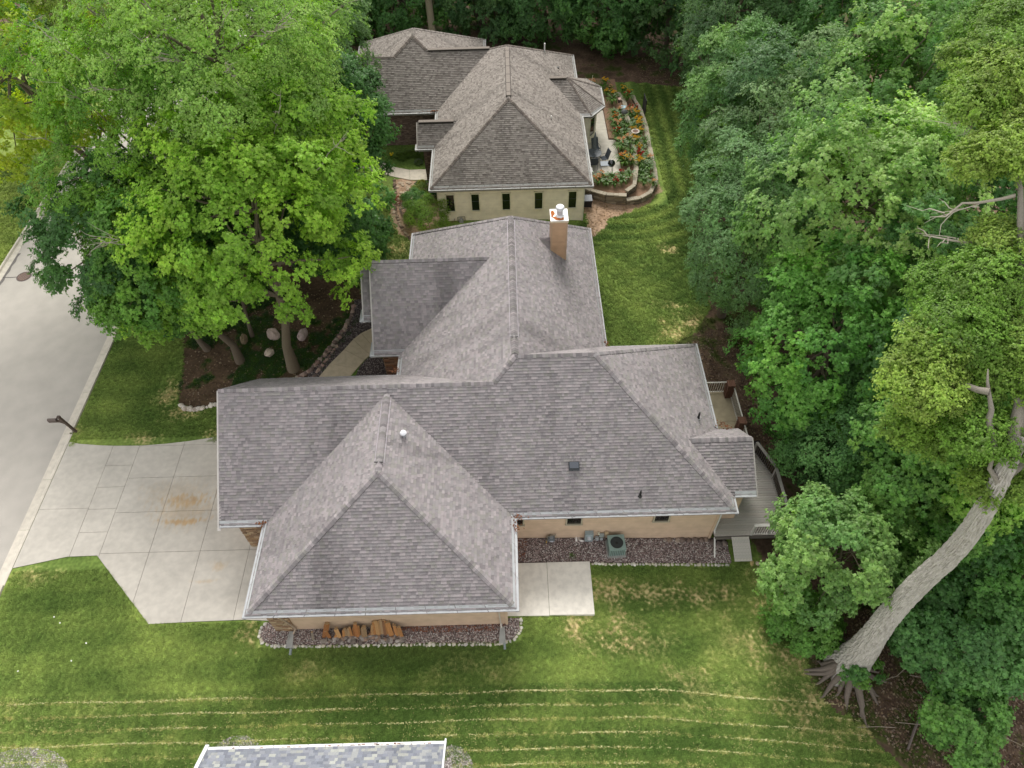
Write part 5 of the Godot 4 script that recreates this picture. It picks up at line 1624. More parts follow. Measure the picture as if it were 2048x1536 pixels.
func big_tree(group: String, yellow: Color, lime: Color) -> void:
	var base := on(26.95, 1.55)
	var o := thing("oak_tree", "huge leaning tree with a ridged grey trunk at the lower right", "tree", base, group)
	var g := RandomNumberGenerator.new()
	g.seed = 91
	var ridge := noise(17, 1.0, 3)
	# the trunk, its bark broken into long ridges
	var path := [base + Vector3(0, -0.4, 0), base + Vector3(0.06, 0.7, -0.05), base + Vector3(0.05, 2.5, -0.12), base + Vector3(0.24, 5.0, -0.54), base + Vector3(0.58, 7.5, -0.89), base + Vector3(0.9, 9.6, -1.07), base + Vector3(1.02, 11.4, -1.35), base + Vector3(1.03, 13.0, -1.7), base + Vector3(1.3, 15.0, -2.6)]
	var rads := [1.05, 0.66, 0.5, 0.43, 0.4, 0.375, 0.34, 0.3, 0.2]
	var cv := Curve3D.new()
	for i in path.size():
		var t: Vector3 = (path[mini(i + 1, path.size() - 1)] - path[maxi(i - 1, 0)]) * 0.17
		cv.add_point(path[i], -t, t)
	var mb := MB.new()
	var rows := []
	var long := cv.get_baked_length()
	var rings := 220
	var sides := 84
	for i in rings + 1:
		var f := float(i) / rings
		var p := cv.sample_baked(f * long, true)
		var q := cv.sample_baked(minf(f * long + 0.05, long), true) - cv.sample_baked(maxf(f * long - 0.05, 0), true)
		var d := q.normalized()
		var x := d.cross(Vector3.BACK).normalized()
		var y := d.cross(x)
		var fi := f * (rads.size() - 1)
		var r := lerpf(rads[int(fi)], rads[mini(int(fi) + 1, rads.size() - 1)], fi - int(fi))
		var row := []
		for j in sides:
			var a := TAU * j / sides
			var s := f * long
			var fl := 1.0 + 0.22 * maxf(0.0, 1.0 - s / 1.6) * sin(a * 5.0 + 1.0)
			var tw := a + 0.05 * sin(s * 2.2)
			var h := 1.0 - minf(1.0, absf(ridge.get_noise_3d(cos(tw) * 4.2, s * 0.55, sin(tw) * 4.2)) * 3.2)
			h = maxf(h * h, 0.8 * (1.0 - minf(1.0, absf(ridge.get_noise_3d(cos(tw) * 7.0 + 9.0, s * 1.3, sin(tw) * 7.0)) * 3.6)))
			row.append(p + (x * cos(a) + y * sin(a)) * (r * fl + 0.02 - 0.075 * h))
		rows.append(row)
	for i in rings:
		for j in sides:
			var q := (j + 1) % sides
			var k := rgb(176, 170, 162) * (1.0 + 0.3 * ridge.get_noise_3d(j * 0.5, i * 0.12, 4.0))
			mb.quad(rows[i][j], rows[i][q], rows[i + 1][q], rows[i + 1][j], k)
	part(mb, "trunk", M.twig, o)
	# roots
	for i in 24:
		var a := TAU * i / 24.0 + g.randf_range(-0.2, 0.2)
		var d := Vector3(cos(a), 0, sin(a))
		var l := g.randf_range(1.2, 2.5) * (1.2 if d.z > 0 else 0.8)
		var pts := [base + Vector3(0, 0.8, 0) + d * 0.4]
		for s in [0.45, 0.75, 1.0]:
			var p: Vector3 = base + d * (0.45 + (l - 0.45) * s) + Vector3(g.randfn(0, 0.12), 0, g.randfn(0, 0.12))
			pts.append(on(p.x, p.z, lerpf(0.22, -0.05, s)))
		var rm := MB.new()
		rm.tube(pts, [0.2, 0.11, 0.055, 0.015], 7, rgb(128, 117, 106))
		part(rm, "root", M.bark, o, true)
	# limbs and broken stubs
	var limbs := [[Vector3(1.02, 12.4, -1.5), Vector3(0.5, 14.6, -2.4), 0.15], [Vector3(0.5, 14.6, -2.4), Vector3(0.2, 16.4, -4.2), 0.13], [Vector3(1.2, 14.6, -2.4), Vector3(2.2, 16.6, -6.2), 0.24], [Vector3(0.2, 16.0, -3.6), Vector3(-0.9, 15.2, -5.0), 0.12], [Vector3(2.2, 16.6, -6.2), Vector3(0.6, 16.0, -8.6), 0.12], [Vector3(2.2, 16.6, -6.2), Vector3(3.2, 19.6, -12.4), 0.17], [Vector3(3.2, 19.6, -12.4), Vector3(5.6, 20.8, -18.6), 0.12], [Vector3(1.1, 13.4, -1.9), Vector3(4.0, 16.0, -3.6), 0.18]]
	for l in limbs:
		var lm := MB.new()
		lm.tube(bend(base + l[0], base + l[1], 0.07, 6, g), [l[2], l[2] * 0.9, l[2] * 0.8, l[2] * 0.65, l[2] * 0.5, l[2] * 0.35, l[2] * 0.12], 9, rgb(158, 150, 138))
		part(lm, "limb", M.bark, o, true)
	var dm := MB.new()
	for l in [[Vector3(2.4, 17.0, -9.6), Vector3(0.2, 16.9, -10.2)], [Vector3(2.9, 18.4, -10.4), Vector3(0.4, 17.4, -10.6)], [Vector3(3.6, 19.8, -13.2), Vector3(1.4, 19.4, -13.4)], [Vector3(5.0, 20.2, -17.4), Vector3(2.9, 20.0, -17.2)], [Vector3(0.3, 16.0, -5.4), Vector3(-0.6, 15.2, -6.6)], [Vector3(2.0, 16.4, -6.0), Vector3(0.2, 15.6, -6.4)]]:
		dm.tube(bend(base + l[0], base + l[1], 0.14, 5, g), [0.075, 0.06, 0.05, 0.04, 0.028, 0.01], 6, rgb(178, 168, 154))
		for i in 7:
			var f: Vector3 = (base + l[0]).lerp(base + l[1], g.randf_range(0.3, 0.95))
			dm.tube(bend(f, f + Vector3(g.randf_range(-1.3, 0.1), g.randf_range(-0.6, 0.5), g.randf_range(-0.9, 0.9)), 0.1, 3, g), [0.026, 0.02, 0.013, 0.005], 4, rgb(184, 174, 160))
	part(dm, "bare_branches", M.twig, o, false, "stuff")
	# foliage in separate sprays of the high crown
	var buf := PackedFloat32Array()
	var clouds := [[-1.3, 15.4, -4.5, 1.25], [-0.7, 16.0, -5.6, 1.1], [0.3, 16.4, -6.2, 1.4], [0.6, 16.0, -8.2, 1.2], [1.5, 15.5, -5.3, 1.4], [0.4, 14.6, -3.1, 1.15], [-0.6, 13.2, -4.2, 1.1], [1.6, 17.0, -7.6, 1.4], [2.6, 16.4, -5.2, 1.5], [3.0, 15.8, -3.8, 1.4], [2.6, 17.4, -9.0, 1.2], [1.27, 12.9, -2.1, 0.7], [0.7, 13.0, -2.0, 0.5], [1.9, 13.2, -2.2, 0.8], [-0.3, 14.4, -5.6, 1.1], [0.9, 14.8, -7.4, 1.0], [2.4, 14.4, -2.8, 1.0], [5.0, 20.0, -19.1, 1.5], [2.3, 20.0, -13.9, 1.1], [3.7, 20.5, -14.6, 1.5], [2.7, 19.5, -11.6, 1.2], [1.8, 19.0, -11.6, 0.9], [5.3, 21.0, -17.6, 1.6], [4.4, 20.6, -16.2, 1.5], [3.6, 19.6, -12.4, 1.3], [4.8, 20.4, -14.0, 1.5], [3.2, 20.2, -16.6, 1.1], [6.4, 21.2, -20.4, 1.6], [4.6, 16.6, -4.6, 1.4], [4.0, 18.0, -8.0, 1.4]]
	for c in clouds:
		var o3: Vector3 = base + Vector3(c[0], c[1], c[2])
		var lk := Color(0.22, 0.4, 0.06).lerp(Color(0.46, 0.58, 0.12), g.randf_range(0.0, 0.75))
		for i in int(115 * c[3] * c[3]):
			var d := Vector3(g.randfn(), g.randfn(), g.randfn()).normalized()
			var p := o3 + d * Vector3(1.1, 0.6, 1.1) * float(c[3]) * pow(g.randf(), 0.35)
			var up := (d * 0.7 + Vector3(g.randfn(0, 0.25), 0.8, g.randfn(0, 0.25))).normalized()
			var x := up.cross(Vector3(g.randfn(), g.randfn(), g.randfn())).normalized()
			var s := g.randf_range(0.55, 1.0)
			into(buf, Basis(x, up, x.cross(up)).scaled(Vector3(s, s, s)), p, lk * g.randf_range(0.7, 1.3))
	scatter("crown", sprays[1], M.leaf, buf, o)


# ---------------------------------------------------------------- things on the ground
func near_things() -> void:
	var mb: MB
	# mailbox on its wooden post
	var t := thing("mailbox", "brown wooden mailbox post with a side arm at the kerb", "mailbox", Vector3(-13.25, 0, -12.45))
	var brown := rgb(92, 78, 68)
	mb = MB.new()
	mb.span(Vector3(-13.25, -0.1, -12.45), Vector3(-13.6, 1.32, -12.52), 0.13, 0.13, brown)
	mb.box(Vector3(-13.62, 1.36, -12.52), Vector3(0.17, 0.08, 0.17), rgb(84, 70, 62))
	part(mb, "post", M.wood, t)
	mb = MB.new()
	mb.span(Vector3(-13.4, 0.72, -12.48), Vector3(-13.75, 1.0, -12.5), 0.08, 0.1, brown)
	mb.box(Vector3(-13.95, 1.02, -12.5), Vector3(0.72, 0.07, 0.16), brown)
	part(mb, "arm", M.wood, t)
	mb = MB.new()
	var arch := []
	for i in 7:
		arch.append(Vector3(0, 0.1 + 0.09 * sin(PI * i / 6.0), 0.085 * cos(PI * i / 6.0)))
	for i in 6:
		mb.quad(Vector3(-14.32, 1.05, -12.5) + arch[i], Vector3(-13.84, 1.05, -12.5) + arch[i], Vector3(-13.84, 1.05, -12.5) + arch[i + 1], Vector3(-14.32, 1.05, -12.5) + arch[i + 1], rgb(112, 100, 94))
	mb.box(Vector3(-14.08, 1.1, -12.5), Vector3(0.48, 0.1, 0.17), rgb(104, 92, 86))
	part(mb, "box", M.wood, t)
	mb = MB.new()
	mb.box(Vector3(-14.33, 1.13, -12.5), Vector3(0.012, 0.16, 0.15), rgb(176, 166, 160))
	part(mb, "door", M.white_metal, t)
	# boulders in the tree bed
	var rocks := [[-4.97, -19.17, 0.22, 0.36, 0.34, rgb(140, 124, 98), "upright olive brown boulder beside the slim leaning maple"], [-3.2, -19.55, 0.5, 0.34, 0.36, rgb(196, 176, 164), "broad cracked pink boulder behind the bright maple's trunk"], [-1.3, -19.45, 0.3, 0.32, 0.48, rgb(190, 170, 164), "oval pinkish boulder right of the bright maple's trunk"], [-3.18, -18.0, 0.31, 0.26, 0.3, rgb(204, 188, 170), "round pale boulder with a hollow top left of the bright maple's trunk"]]
	for q in rocks:
		t = thing("boulder", q[6], "boulder", Vector3(q[0], 0, q[1]), "boulders in the tree bed")
		mb = MB.new()
		var g := RandomNumberGenerator.new()
		g.seed = hash(q[6])
		mb.stone(Vector3(q[0], q[3] * 0.6, q[1]), Vector3(q[2], q[3], q[4]), q[5], g, 0.14, 11, 7)
		part(mb, "rock", M.stone, t)
	# border of field stones along the entry walk's gravel, and a short row by the lawn
	t = thing("stone_border", "loose pinkish field stones lining the tree bed beside the entry walk", "stone border", Vector3(0, 0, -18))
	var pink := [rgb(168, 140, 128), rgb(146, 120, 110), rgb(186, 162, 148), rgb(130, 112, 104), rgb(160, 146, 132)]
	edge_row(t, poly2([-1.3, -15.9, -0.6, -16.3, -0.1, -17.0, 0.45, -18.0, 0.95, -19.1, 1.4, -20.4, 1.7, -22.2]), 0.15, pink, "field_stone", 1.3)
	edge_row(t, poly2([-1.0, -16.1, -0.35, -16.6, 0.1, -17.5, 0.6, -18.5, 1.2, -19.9, 1.6, -21.2]), 0.13, pink, "field_stone", 1.35)
	edge_row(t, poly2([-0.3, -15.6, 0.1, -16.6, 0.5, -17.4, 1.0, -18.6]), 0.1, pink, "field_stone", 1.6)
	t = thing("stone_border", "short row of pale field stones at the lawn left of the garage roof", "stone border", Vector3(-6.4, 0, -13.9))
	edge_row(t, poly2([-7.7, -14.1, -7.2, -13.9, -6.6, -13.85, -5.6, -14.1, -4.7, -14.3, -3.6, -14.3]), 0.15, [rgb(206, 196, 182), rgb(184, 170, 156), rgb(166, 148, 134), rgb(220, 212, 200)], "field_stone", 1.25)
	edge_row(t, poly2([-7.5, -13.9, -7.0, -13.75, -6.5, -13.7]), 0.13, [rgb(216, 206, 194), rgb(190, 178, 164)], "field_stone", 1.4)
	firewood()
	utilities()
	deck()
	north_patio()
	litter()


func firewood() -> void:
	var orange := [rgb(186, 132, 80), rgb(168, 112, 66), rgb(198, 154, 104), rgb(150, 108, 76), rgb(176, 144, 108)]
	var gp := "split logs leaning on the front garage wall"
	# x, foot z, lean z, length, width, tilt
	var logs := [[2.62, -0.2, 0.0, 0.55, 0.11, 0.05], [3.22, -0.36, 0.12, 0.95, 0.26, 0.28], [3.5, -0.3, 0.1, 0.5, 0.2, -0.25], [3.78, -0.28, 0.1, 0.42, 0.16, 0.5], [4.05, -0.3, 0.15, 0.62, 0.22, -0.15], [4.28, -0.32, 0.12, 0.5, 0.16, 0.12], [4.42, -0.32, 0.12, 0.56, 0.14, 0.0], [4.56, -0.32, 0.12, 0.6, 0.14, 0.08], [4.7, -0.32, 0.12, 0.64, 0.13, -0.04], [4.86, -0.32, 0.12, 0.62, 0.12, 0.02], [5.02, -0.3, 0.12, 0.92, 0.2, 0.0], [5.14, -0.32, 0.12, 0.72, 0.1, 0.03], [5.4, -0.3, 0.12, 0.66, 0.27, 0.05], [5.62, -0.34, 0.1, 0.7, 0.16, 0.6], [5.78, -0.36, 0.12, 0.74, 0.18, 0.2], [5.98, -0.36, 0.1, 0.95, 0.16, 0.02], [6.14, -0.36, 0.1, 1.02, 0.17, -0.02], [6.26, -0.34, 0.1, 1.02, 0.1, 0.02], [6.38, -0.36, 0.1, 1.06, 0.14, 0.0], [6.52, -0.36, 0.1, 1.04, 0.16, 0.04], [6.66, -0.36, 0.1, 1.0, 0.14, -0.05], [6.86, -0.34, 0.1, 0.92, 0.24, -0.1], [7.04, -0.32, 0.1, 0.8, 0.1, 0.0], [7.18, -0.3, 0.1, 0.72, 0.16, -0.1], [7.3, -0.28, 0.1, 0.66, 0.12, 0.0], [7.44, -0.24, 0.06, 0.7, 0.17, -0.12]]
	var proto := []
	for i in logs.size():
		var q: Array = logs[i]
		var x: float = q[0] - 0.25 - (q[0] - 2.6) * 0.14
		var label := "%s split firewood log from the left, leaning upright on the front garage wall" % ordinal(i + 1)
		if i == 0: label = "thin grey split log standing apart at the left end of the firewood"
		if i == 1: label = "wide tilted log with a sawn face, second from the left of the firewood"
		if i == 10: label = "tall narrow yellowish log standing alone in the middle of the firewood"
		if i == 12: label = "short fat orange log right of the tall yellowish one"
		if i == 21: label = "wide orange log just right of the tallest bundle of firewood"
		if i == logs.size() - 1: label = "last log at the right end of the firewood, leaning left"
		var foot := Vector3(x, 0.04, q[1] + 0.12)
		var t := thing("firewood_log", label, "log", foot, gp)
		var mb := MB.new()
		var col: Color = vary(orange[rng.randi() % orange.size()], 0.15) if i != 0 else rgb(150, 138, 122)
		var w: float = q[4]
		var l: float = q[3]
		var ring := [Vector2(-w / 2, w * 0.3), Vector2(-w * 0.1, w * 0.45), Vector2(w / 2, w * 0.25), Vector2(w * 0.3, -w * 0.4), Vector2(-w * 0.25, -w * 0.42)]
		var bs := Basis(Vector3.BACK, -q[5]) * Basis(Vector3.RIGHT, -0.32)
		for k in 5:
			var a: Vector2 = ring[k]
			var b: Vector2 = ring[(k + 1) % 5]
			var kk := vary(col if k < 2 else rgb(118, 92, 72), 0.12)
			mb.quad(bs * Vector3(b.x, 0, b.y), bs * Vector3(a.x, 0, a.y), bs * Vector3(a.x * 0.95, l, a.y), bs * Vector3(b.x * 0.95, l, b.y), kk)
			mb.quad(bs * Vector3(a.x, 0, a.y), bs * Vector3(b.x, 0, b.y), bs * Vector3(b.x * 0.95, l, b.y), bs * Vector3(a.x * 0.95, l, a.y), kk)
			mb.tri(bs * Vector3(0, l + 0.01, 0), bs * Vector3(b.x * 0.95, l, b.y), bs * Vector3(a.x * 0.95, l, a.y), rgb(190, 158, 116))
		put(mb.mesh(), "split_wood", M.wood, t, true)
	# flat rubble stones in front of the logs
	for i in 46:
		var x: float = 2.85 + 3.75 * (i + rng.randf()) / 46.0
		var z: float = -0.02 + rng.randf_range(-0.22, 0.14)
		var s := rng.randf_range(0.07, 0.17)
		var t := thing("rubble_stone", "%s flat rubble stone from the left, lying before the leaning firewood" % ordinal(i + 1) if i != 20 else "largest pale grey rubble slab lying in front of the firewood", "stone", Vector3(x, 0.03, z), "rubble stones in front of the firewood")
		if i == 20: s = 0.24
		var mb := MB.new()
		mb.stone(Vector3(0, 0.05, 0), Vector3(s * 1.25, 0.06, s * 0.8), vary([rgb(150, 140, 130), rgb(126, 116, 108), rgb(176, 168, 160), rgb(160, 136, 118)][i % 4], 0.12), rng, 0.25, 6, 3)
		put(mb.mesh(), "rock", M.stone, t, true)
	for q in [[1.3, 0.12, -0.1, 0.5, "grey runoff block below the left downspout of the front garage wall"], [11.18, 0.06, -0.05, 0.4, "grey runoff block below the right downspout of the front garage wall"]]:
		var t := thing("splash_block", q[4], "splash block", Vector3(q[0], 0.05, q[2]), "runoff blocks")
		var mb := MB.new()
		mb.quad(Vector3(-0.09, 0.06, -0.35), Vector3(-0.14, 0.04, 0.4), Vector3(0.14, 0.04, 0.4), Vector3(0.09, 0.06, -0.35), rgb(168, 168, 162))
		for s in [-1, 1]:
			mb.span(Vector3(0.09 * s, 0.06, -0.35), Vector3(0.14 * s, 0.04, 0.4), 0.03, 0.06, rgb(178, 178, 172))
		mb.box(Vector3(0, 0.06, -0.35), Vector3(0.2, 0.08, 0.03), rgb(160, 160, 154))
		put(mb.mesh(), "block", M.concrete, t, true)
		var tip := thing("drain_pipe", ("left" if q[0] < 5 else "right") + " grey drain pipe end poking out of the gravel strip into the lawn", "drain pipe", Vector3(q[0] + 0.1, 0.03, 0.45))
		mb = MB.new()
		mb.tube([Vector3(0, 0.05, -0.12), Vector3(0.01, 0.05, 0.16)], [0.06, 0.06], 8, rgb(140, 150, 146))
		put(mb.mesh(), "pipe", M.plain, tip, true)


func utilities() -> void:
	var mb: MB
	var grey := rgb(150, 162, 164)
	# air conditioner
	var t := thing("air_conditioner", "square green grey air conditioner unit in the gravel bed", "air conditioner", on(16.95, -4.35))
	mb = MB.new()
	mb.box(Vector3(0, 0.05, 0), Vector3(0.95, 0.1, 0.95), rgb(150, 150, 144))
	put(mb.mesh(), "base_pad", M.concrete, t, true)
	var case_ := rgb(134, 156, 148)
	mb = MB.new()
	mb.box(Vector3(0, 0.42, 0), Vector3(0.76, 0.62, 0.76), rgb(58, 66, 64))
	for s in 4:
		for i in 9:
			var b := Basis(Vector3.UP, s * PI / 2)
			mb.box(b * Vector3(-0.36 + i * 0.09, 0.42, 0.39), Vector3(0.055, 0.6, 0.018), vary(case_, 0.04), b)
	put(mb.mesh(), "grille", M.white_metal, t, true)
	mb = MB.new()
	for i in 24:
		var a0 := TAU * i / 24.0
		var a1 := TAU * (i + 1) / 24.0
		var e := func(a: float) -> Vector3:
			var d := Vector3(cos(a), 0, sin(a))
			return d * (0.42 / maxf(absf(d.x), absf(d.z)))
		var i0 := Vector3(cos(a0), 0, sin(a0)) * 0.32 + Vector3(0, 0.78, 0)
		var i1 := Vector3(cos(a1), 0, sin(a1)) * 0.32 + Vector3(0, 0.78, 0)
		var o0: Vector3 = e.call(a0) + Vector3(0, 0.78, 0)
		var o1: Vector3 = e.call(a1) + Vector3(0, 0.78, 0)
		mb.quad(i1, o1, o0, i0, case_)
		mb.quad(o0, o1, o1 - Vector3(0, 0.07, 0), o0 - Vector3(0, 0.07, 0), case_ * 0.95)
		mb.quad(i1, i0, i0 - Vector3(0, 0.1, 0), i1 - Vector3(0, 0.1, 0), Color(0.03, 0.03, 0.03))
	put(mb.mesh(), "top_cover", M.white_metal, t, true)
	mb = MB.new()
	for i in 4:
		var b := Basis(Vector3.UP, i * PI / 2 + 0.6) * Basis(Vector3.RIGHT, 0.3)
		mb.box(b * Vector3(0, 0, 0.16) + Vector3(0, 0.7, 0), Vector3(0.16, 0.01, 0.24), rgb(196, 200, 214) if i == 3 else rgb(60, 60, 64), b)
	mb.drum(Vector3(0, 0.66, 0), 0.07, 0.07, 0.08, 10, Color(0.02, 0.02, 0.02))
	put(mb.mesh(), "fan", M.plain, t, true)
	mb = MB.new()
	for r in [0.1, 0.17, 0.24, 0.31]:
		for i in 20:
			mb.span(Vector3(cos(TAU * i / 20) * r, 0.785, sin(TAU * i / 20) * r), Vector3(cos(TAU * (i + 1) / 20) * r, 0.785, sin(TAU * (i + 1) / 20) * r), 0.006, 0.006, Color(0.02, 0.02, 0.02))
	put(mb.mesh(), "fan_guard", M.black, t, true)
	t.rotation.y = 0.05
	# meters and boxes on the wall
	t = thing("gas_meter", "grey gas meter with pipes low on the south wall", "gas meter", Vector3(13.74, 0, -4.9))
	mb = MB.new()
	mb.box(Vector3(13.72, 0.2, -4.82), Vector3(0.34, 0.26, 0.2), rgb(110, 116, 118))
	mb.drum(Vector3(13.72, 0.3, -4.82), 0.1, 0.1, 0.1, 12, rgb(150, 154, 158))
	mb.box(Vector3(13.74, 0.1, -4.7), Vector3(0.16, 0.1, 0.02), rgb(206, 210, 216))
	part(mb, "body", M.white_metal, t)
	mb = MB.new()
	mb.tube([Vector3(13.5, -0.5, -4.8), Vector3(13.5, 0.46, -4.8), Vector3(13.74, 0.5, -4.82), Vector3(13.92, 0.5, -4.85), Vector3(13.94, 0.3, -4.97)], [0.025, 0.025, 0.025, 0.025, 0.025], 6, rgb(130, 126, 112))
	mb.tube([Vector3(13.45, -0.45, -4.68), Vector3(13.47, 0.1, -4.72)], [0.03, 0.03], 6, rgb(176, 146, 52))
	part(mb, "pipe", M.plain, t)
	t = thing("electric_meter", "tall grey electric meter cabinet left of the air conditioner", "electric meter", Vector3(15.62, 0, -4.9))
	mb = MB.new()
	mb.box(Vector3(15.62, 0.05, -4.87), Vector3(0.42, 1.2, 0.2), grey)
	mb.box(Vector3(15.62, 0.05, -4.765), Vector3(0.36, 1.1, 0.012), grey * 1.06)
	part(mb, "cabinet", M.white_metal, t)
	mb = MB.new()
	mb.tube([Vector3(15.62, 0.32, -4.76), Vector3(15.62, 0.32, -4.64)], [0.1, 0.09], 14, rgb(206, 210, 214))
	part(mb, "dial", M.white_metal, t)
	for q in [[16.1, 0.46, 0.1, 0.16, 0.08, rgb(206, 200, 176), "small cream junction box at the top left of the box group beside the electric meter"], [16.26, 0.3, 0.24, 0.2, 0.1, rgb(160, 168, 164), "grey utility box in the middle of the box group beside the electric meter"], [16.5, 0.48, 0.17, 0.24, 0.09, rgb(186, 166, 134), "tan utility box highest of the box group above the air conditioner"], [16.05, 0.0, 0.2, 0.2, 0.12, rgb(166, 168, 166), "left one of two low grey meter boxes beside the electric meter"], [16.27, 0.0, 0.17, 0.2, 0.12, rgb(166, 172, 168), "right one of two low grey meter boxes beside the electric meter"]]:
		t = thing("utility_box", q[6], "utility box", Vector3(q[0], q[1], -4.95), "utility boxes on the south wall")
		mb = MB.new()
		mb.box(Vector3(0, 0, 0.02 + q[4] / 2), Vector3(q[2], q[3], q[4]), q[5])
		put(mb.mesh(), "box", M.white_metal, t, true)
		mb = MB.new()
		mb.box(Vector3(0, 0, 0.025 + q[4]), Vector3(q[2] * 0.8, q[3] * 0.8, 0.012), q[5] * 1.08)
		put(mb.mesh(), "lid", M.white_metal, t, true)
		if q[1] == 0.0:
			mb = MB.new()
			mb.tube([Vector3(0, 0.02, 0.03 + q[4]), Vector3(0, 0.02, 0.08 + q[4])], [0.07, 0.06], 10, rgb(190, 196, 198))
			put(mb.mesh(), "dial", M.white_metal, t, true)
	mb = MB.new()
	t = thing("cable_conduit", "thin grey conduits joining the utility boxes to the ground", "conduit", Vector3(16.3, 0, -4.96))
	for q in [[16.05, -0.1], [16.27, -0.1], [16.44, 0.4], [16.16, 0.4]]:
		mb.tube([Vector3(q[0], -0.45, -4.93), Vector3(q[0], q[1], -4.93)], [0.015, 0.015], 6, rgb(128, 118, 110))
	part(mb, "conduit", M.plain, t)
	t = thing("vent_elbow", "pair of white plastic vent pipes low on the south wall", "vent pipe", Vector3(15.15, 0, -4.95))
	for q in [[[Vector3(15.0, -0.1, -4.99), Vector3(15.0, -0.1, -4.85), Vector3(15.0, -0.14, -4.8)], 0.06], [[Vector3(15.15, -0.12, -4.99), Vector3(15.15, -0.1, -4.84), Vector3(15.24, -0.06, -4.78), Vector3(15.34, -0.12, -4.8), Vector3(15.36, -0.22, -4.82)], 0.05]]:
		mb = MB.new()
		var rr := []
		for i in q[0].size(): rr.append(q[1])
		mb.tube(q[0], rr, 10, rgb(236, 232, 226))
		part(mb, "pipe", M.white_metal, t, true)
	var w := thing("weed", "single green weed growing in the gravel left of the electric meter", "weed", on(14.7, -3.95))
	put(lily_mesh(71, 14, 0.22, 0, Color.WHITE), "leaves", M.leaf, w, true)


func rail(owner: Node, a: Vector3, b: Vector3, wide: float, h: float, k: Color, posts: Array, step := 0.12, dark := Color.BLACK) -> void:      # a balustrade: cap, lower rail, balusters and posts
	var mb := MB.new()
	mb.span(a + Vector3(0, h, 0), b + Vector3(0, h, 0), wide, 0.045, k)
	part(mb, "top_rail", M.white_metal, owner)
	mb = MB.new()
	mb.span(a + Vector3(0, 0.1, 0), b + Vector3(0, 0.1, 0), 0.06, 0.05, k)
	part(mb, "bottom_rail", M.white_metal, owner)
	var n := int((b - a).length() / step)
	for i in range(1, n):
		var p := a.lerp(b, float(i) / n)
		mb = MB.new()
		mb.box(p + Vector3(0, h / 2 + 0.03, 0), Vector3(0.03, h - 0.1, 0.03), dark if dark != Color.BLACK else k)
		part(mb, "baluster", M.white_metal, owner)
	for q in posts:
		mb = MB.new()
		mb.box(a.lerp(b, q) + Vector3(0, h / 2, 0), Vector3(0.1, h + 0.04, 0.1), k)
		part(mb, "post", M.white_metal, owner)


func deck() -> void:
	var t := thing("deck", "grey board deck with a ramp at the near house's east corner", "deck", Vector3(24, -0.6, -7))
	var y := 0.28
	var z := -4.66
	var grey := rgb(196, 190, 182)
	while z > -10.6:
		var mb := MB.new()
		var x0 := 21.92 if z > -5.6 else 23.0
		var x1 := 25.62 if z > -8.2 else lerpf(25.62, 24.6, (-8.2 - z) / 2.4)
		mb.box(Vector3((x0 + x1) / 2, y - 0.02, z - 0.066), Vector3(x1 - x0, 0.035, 0.128), vary(grey, 0.07, 0.02))
		part(mb, "deck_board", M.wood, t)
		z -= 0.14
	# ramp boards
	for i in 8:
		var mb := MB.new()
		var s := (i + 0.5) / 8.0
		mb.box(Vector3(lerpf(23.2, 23.24, s), lerpf(0.27, -0.22, s), lerpf(-4.6, -3.5, s)), Vector3(0.87, 0.03, 0.146), vary(rgb(210, 204, 194), 0.05, 0.02), Basis(Vector3.RIGHT, 0.42))
		part(mb, "ramp_board", M.wood, t)
	var fr := MB.new()
	fr.box(Vector3(23.8, y - 0.14, -4.61), Vector3(3.7, 0.2, 0.05), rgb(120, 112, 104))
	fr.box(Vector3(25.64, y - 0.14, -6.4), Vector3(0.05, 0.2, 3.6), rgb(120, 112, 104))
	for q in [[22.1, -4.8], [23.8, -4.8], [25.5, -4.8], [25.5, -6.6], [25.4, -8.3], [24.6, -10.3]]:
		fr.box(Vector3(q[0], y - 0.8, q[1]), Vector3(0.12, 1.3, 0.12), rgb(120, 112, 104))
	fr.quad(Vector3(21.9, y - 0.06, -4.64), Vector3(25.6, y - 0.06, -4.64), Vector3(25.6, y - 0.06, -10.4), Vector3(21.9, y - 0.06, -10.4), rgb(50, 46, 42))
	part(fr, "deck_frame", M.wood, t)
	var pale := rgb(176, 170, 164)
	rail(t, Vector3(25.6, y, -4.7), Vector3(25.62, y, -8.0), 0.15, 0.95, pale, [0.02, 0.5, 0.98], 0.12, rgb(96, 88, 82))
	rail(t, Vector3(25.62, y, -8.05), Vector3(25.0, y, -9.6), 0.15, 0.95, pale, [0.98], 0.12, rgb(96, 88, 82))
	rail(t, Vector3(23.72, y, -4.7), Vector3(25.55, y, -4.7), 0.15, 0.95, rgb(206, 202, 196), [0.02, 0.5], 0.12, rgb(110, 100, 94))
	var cb := thing("brick_pier", "brown brick pier carrying the small gable over the deck", "pier", Vector3(23.75, 0.28, -8.1))
	masonry(cb, "brick", Vector2(23.35, -7.72), Vector2(23.85, -7.72), 0.26, 2.9, 0.085, 0.2, 0.24, [rgb(124, 84, 66), rgb(108, 74, 60), rgb(140, 98, 78)], 0.02)
	masonry(cb, "brick", Vector2(23.85, -7.72), Vector2(23.85, -8.25), 0.26, 2.9, 0.085, 0.2, 0.24, [rgb(124, 84, 66), rgb(108, 74, 60), rgb(140, 98, 78)], 0.02)
	var k := thing("wall_spout", "short dark pipe sticking out of the wall over the deck", "pipe", Vector3(21.95, 0.6, -5.25))
	var mb := MB.new()
	mb.tube([Vector3(21.86, 0.62, -5.25), Vector3(22.2, 0.6, -5.25)], [0.035, 0.035], 8, Color(0.02, 0.02, 0.02))
	part(mb, "pipe", M.plain, k)


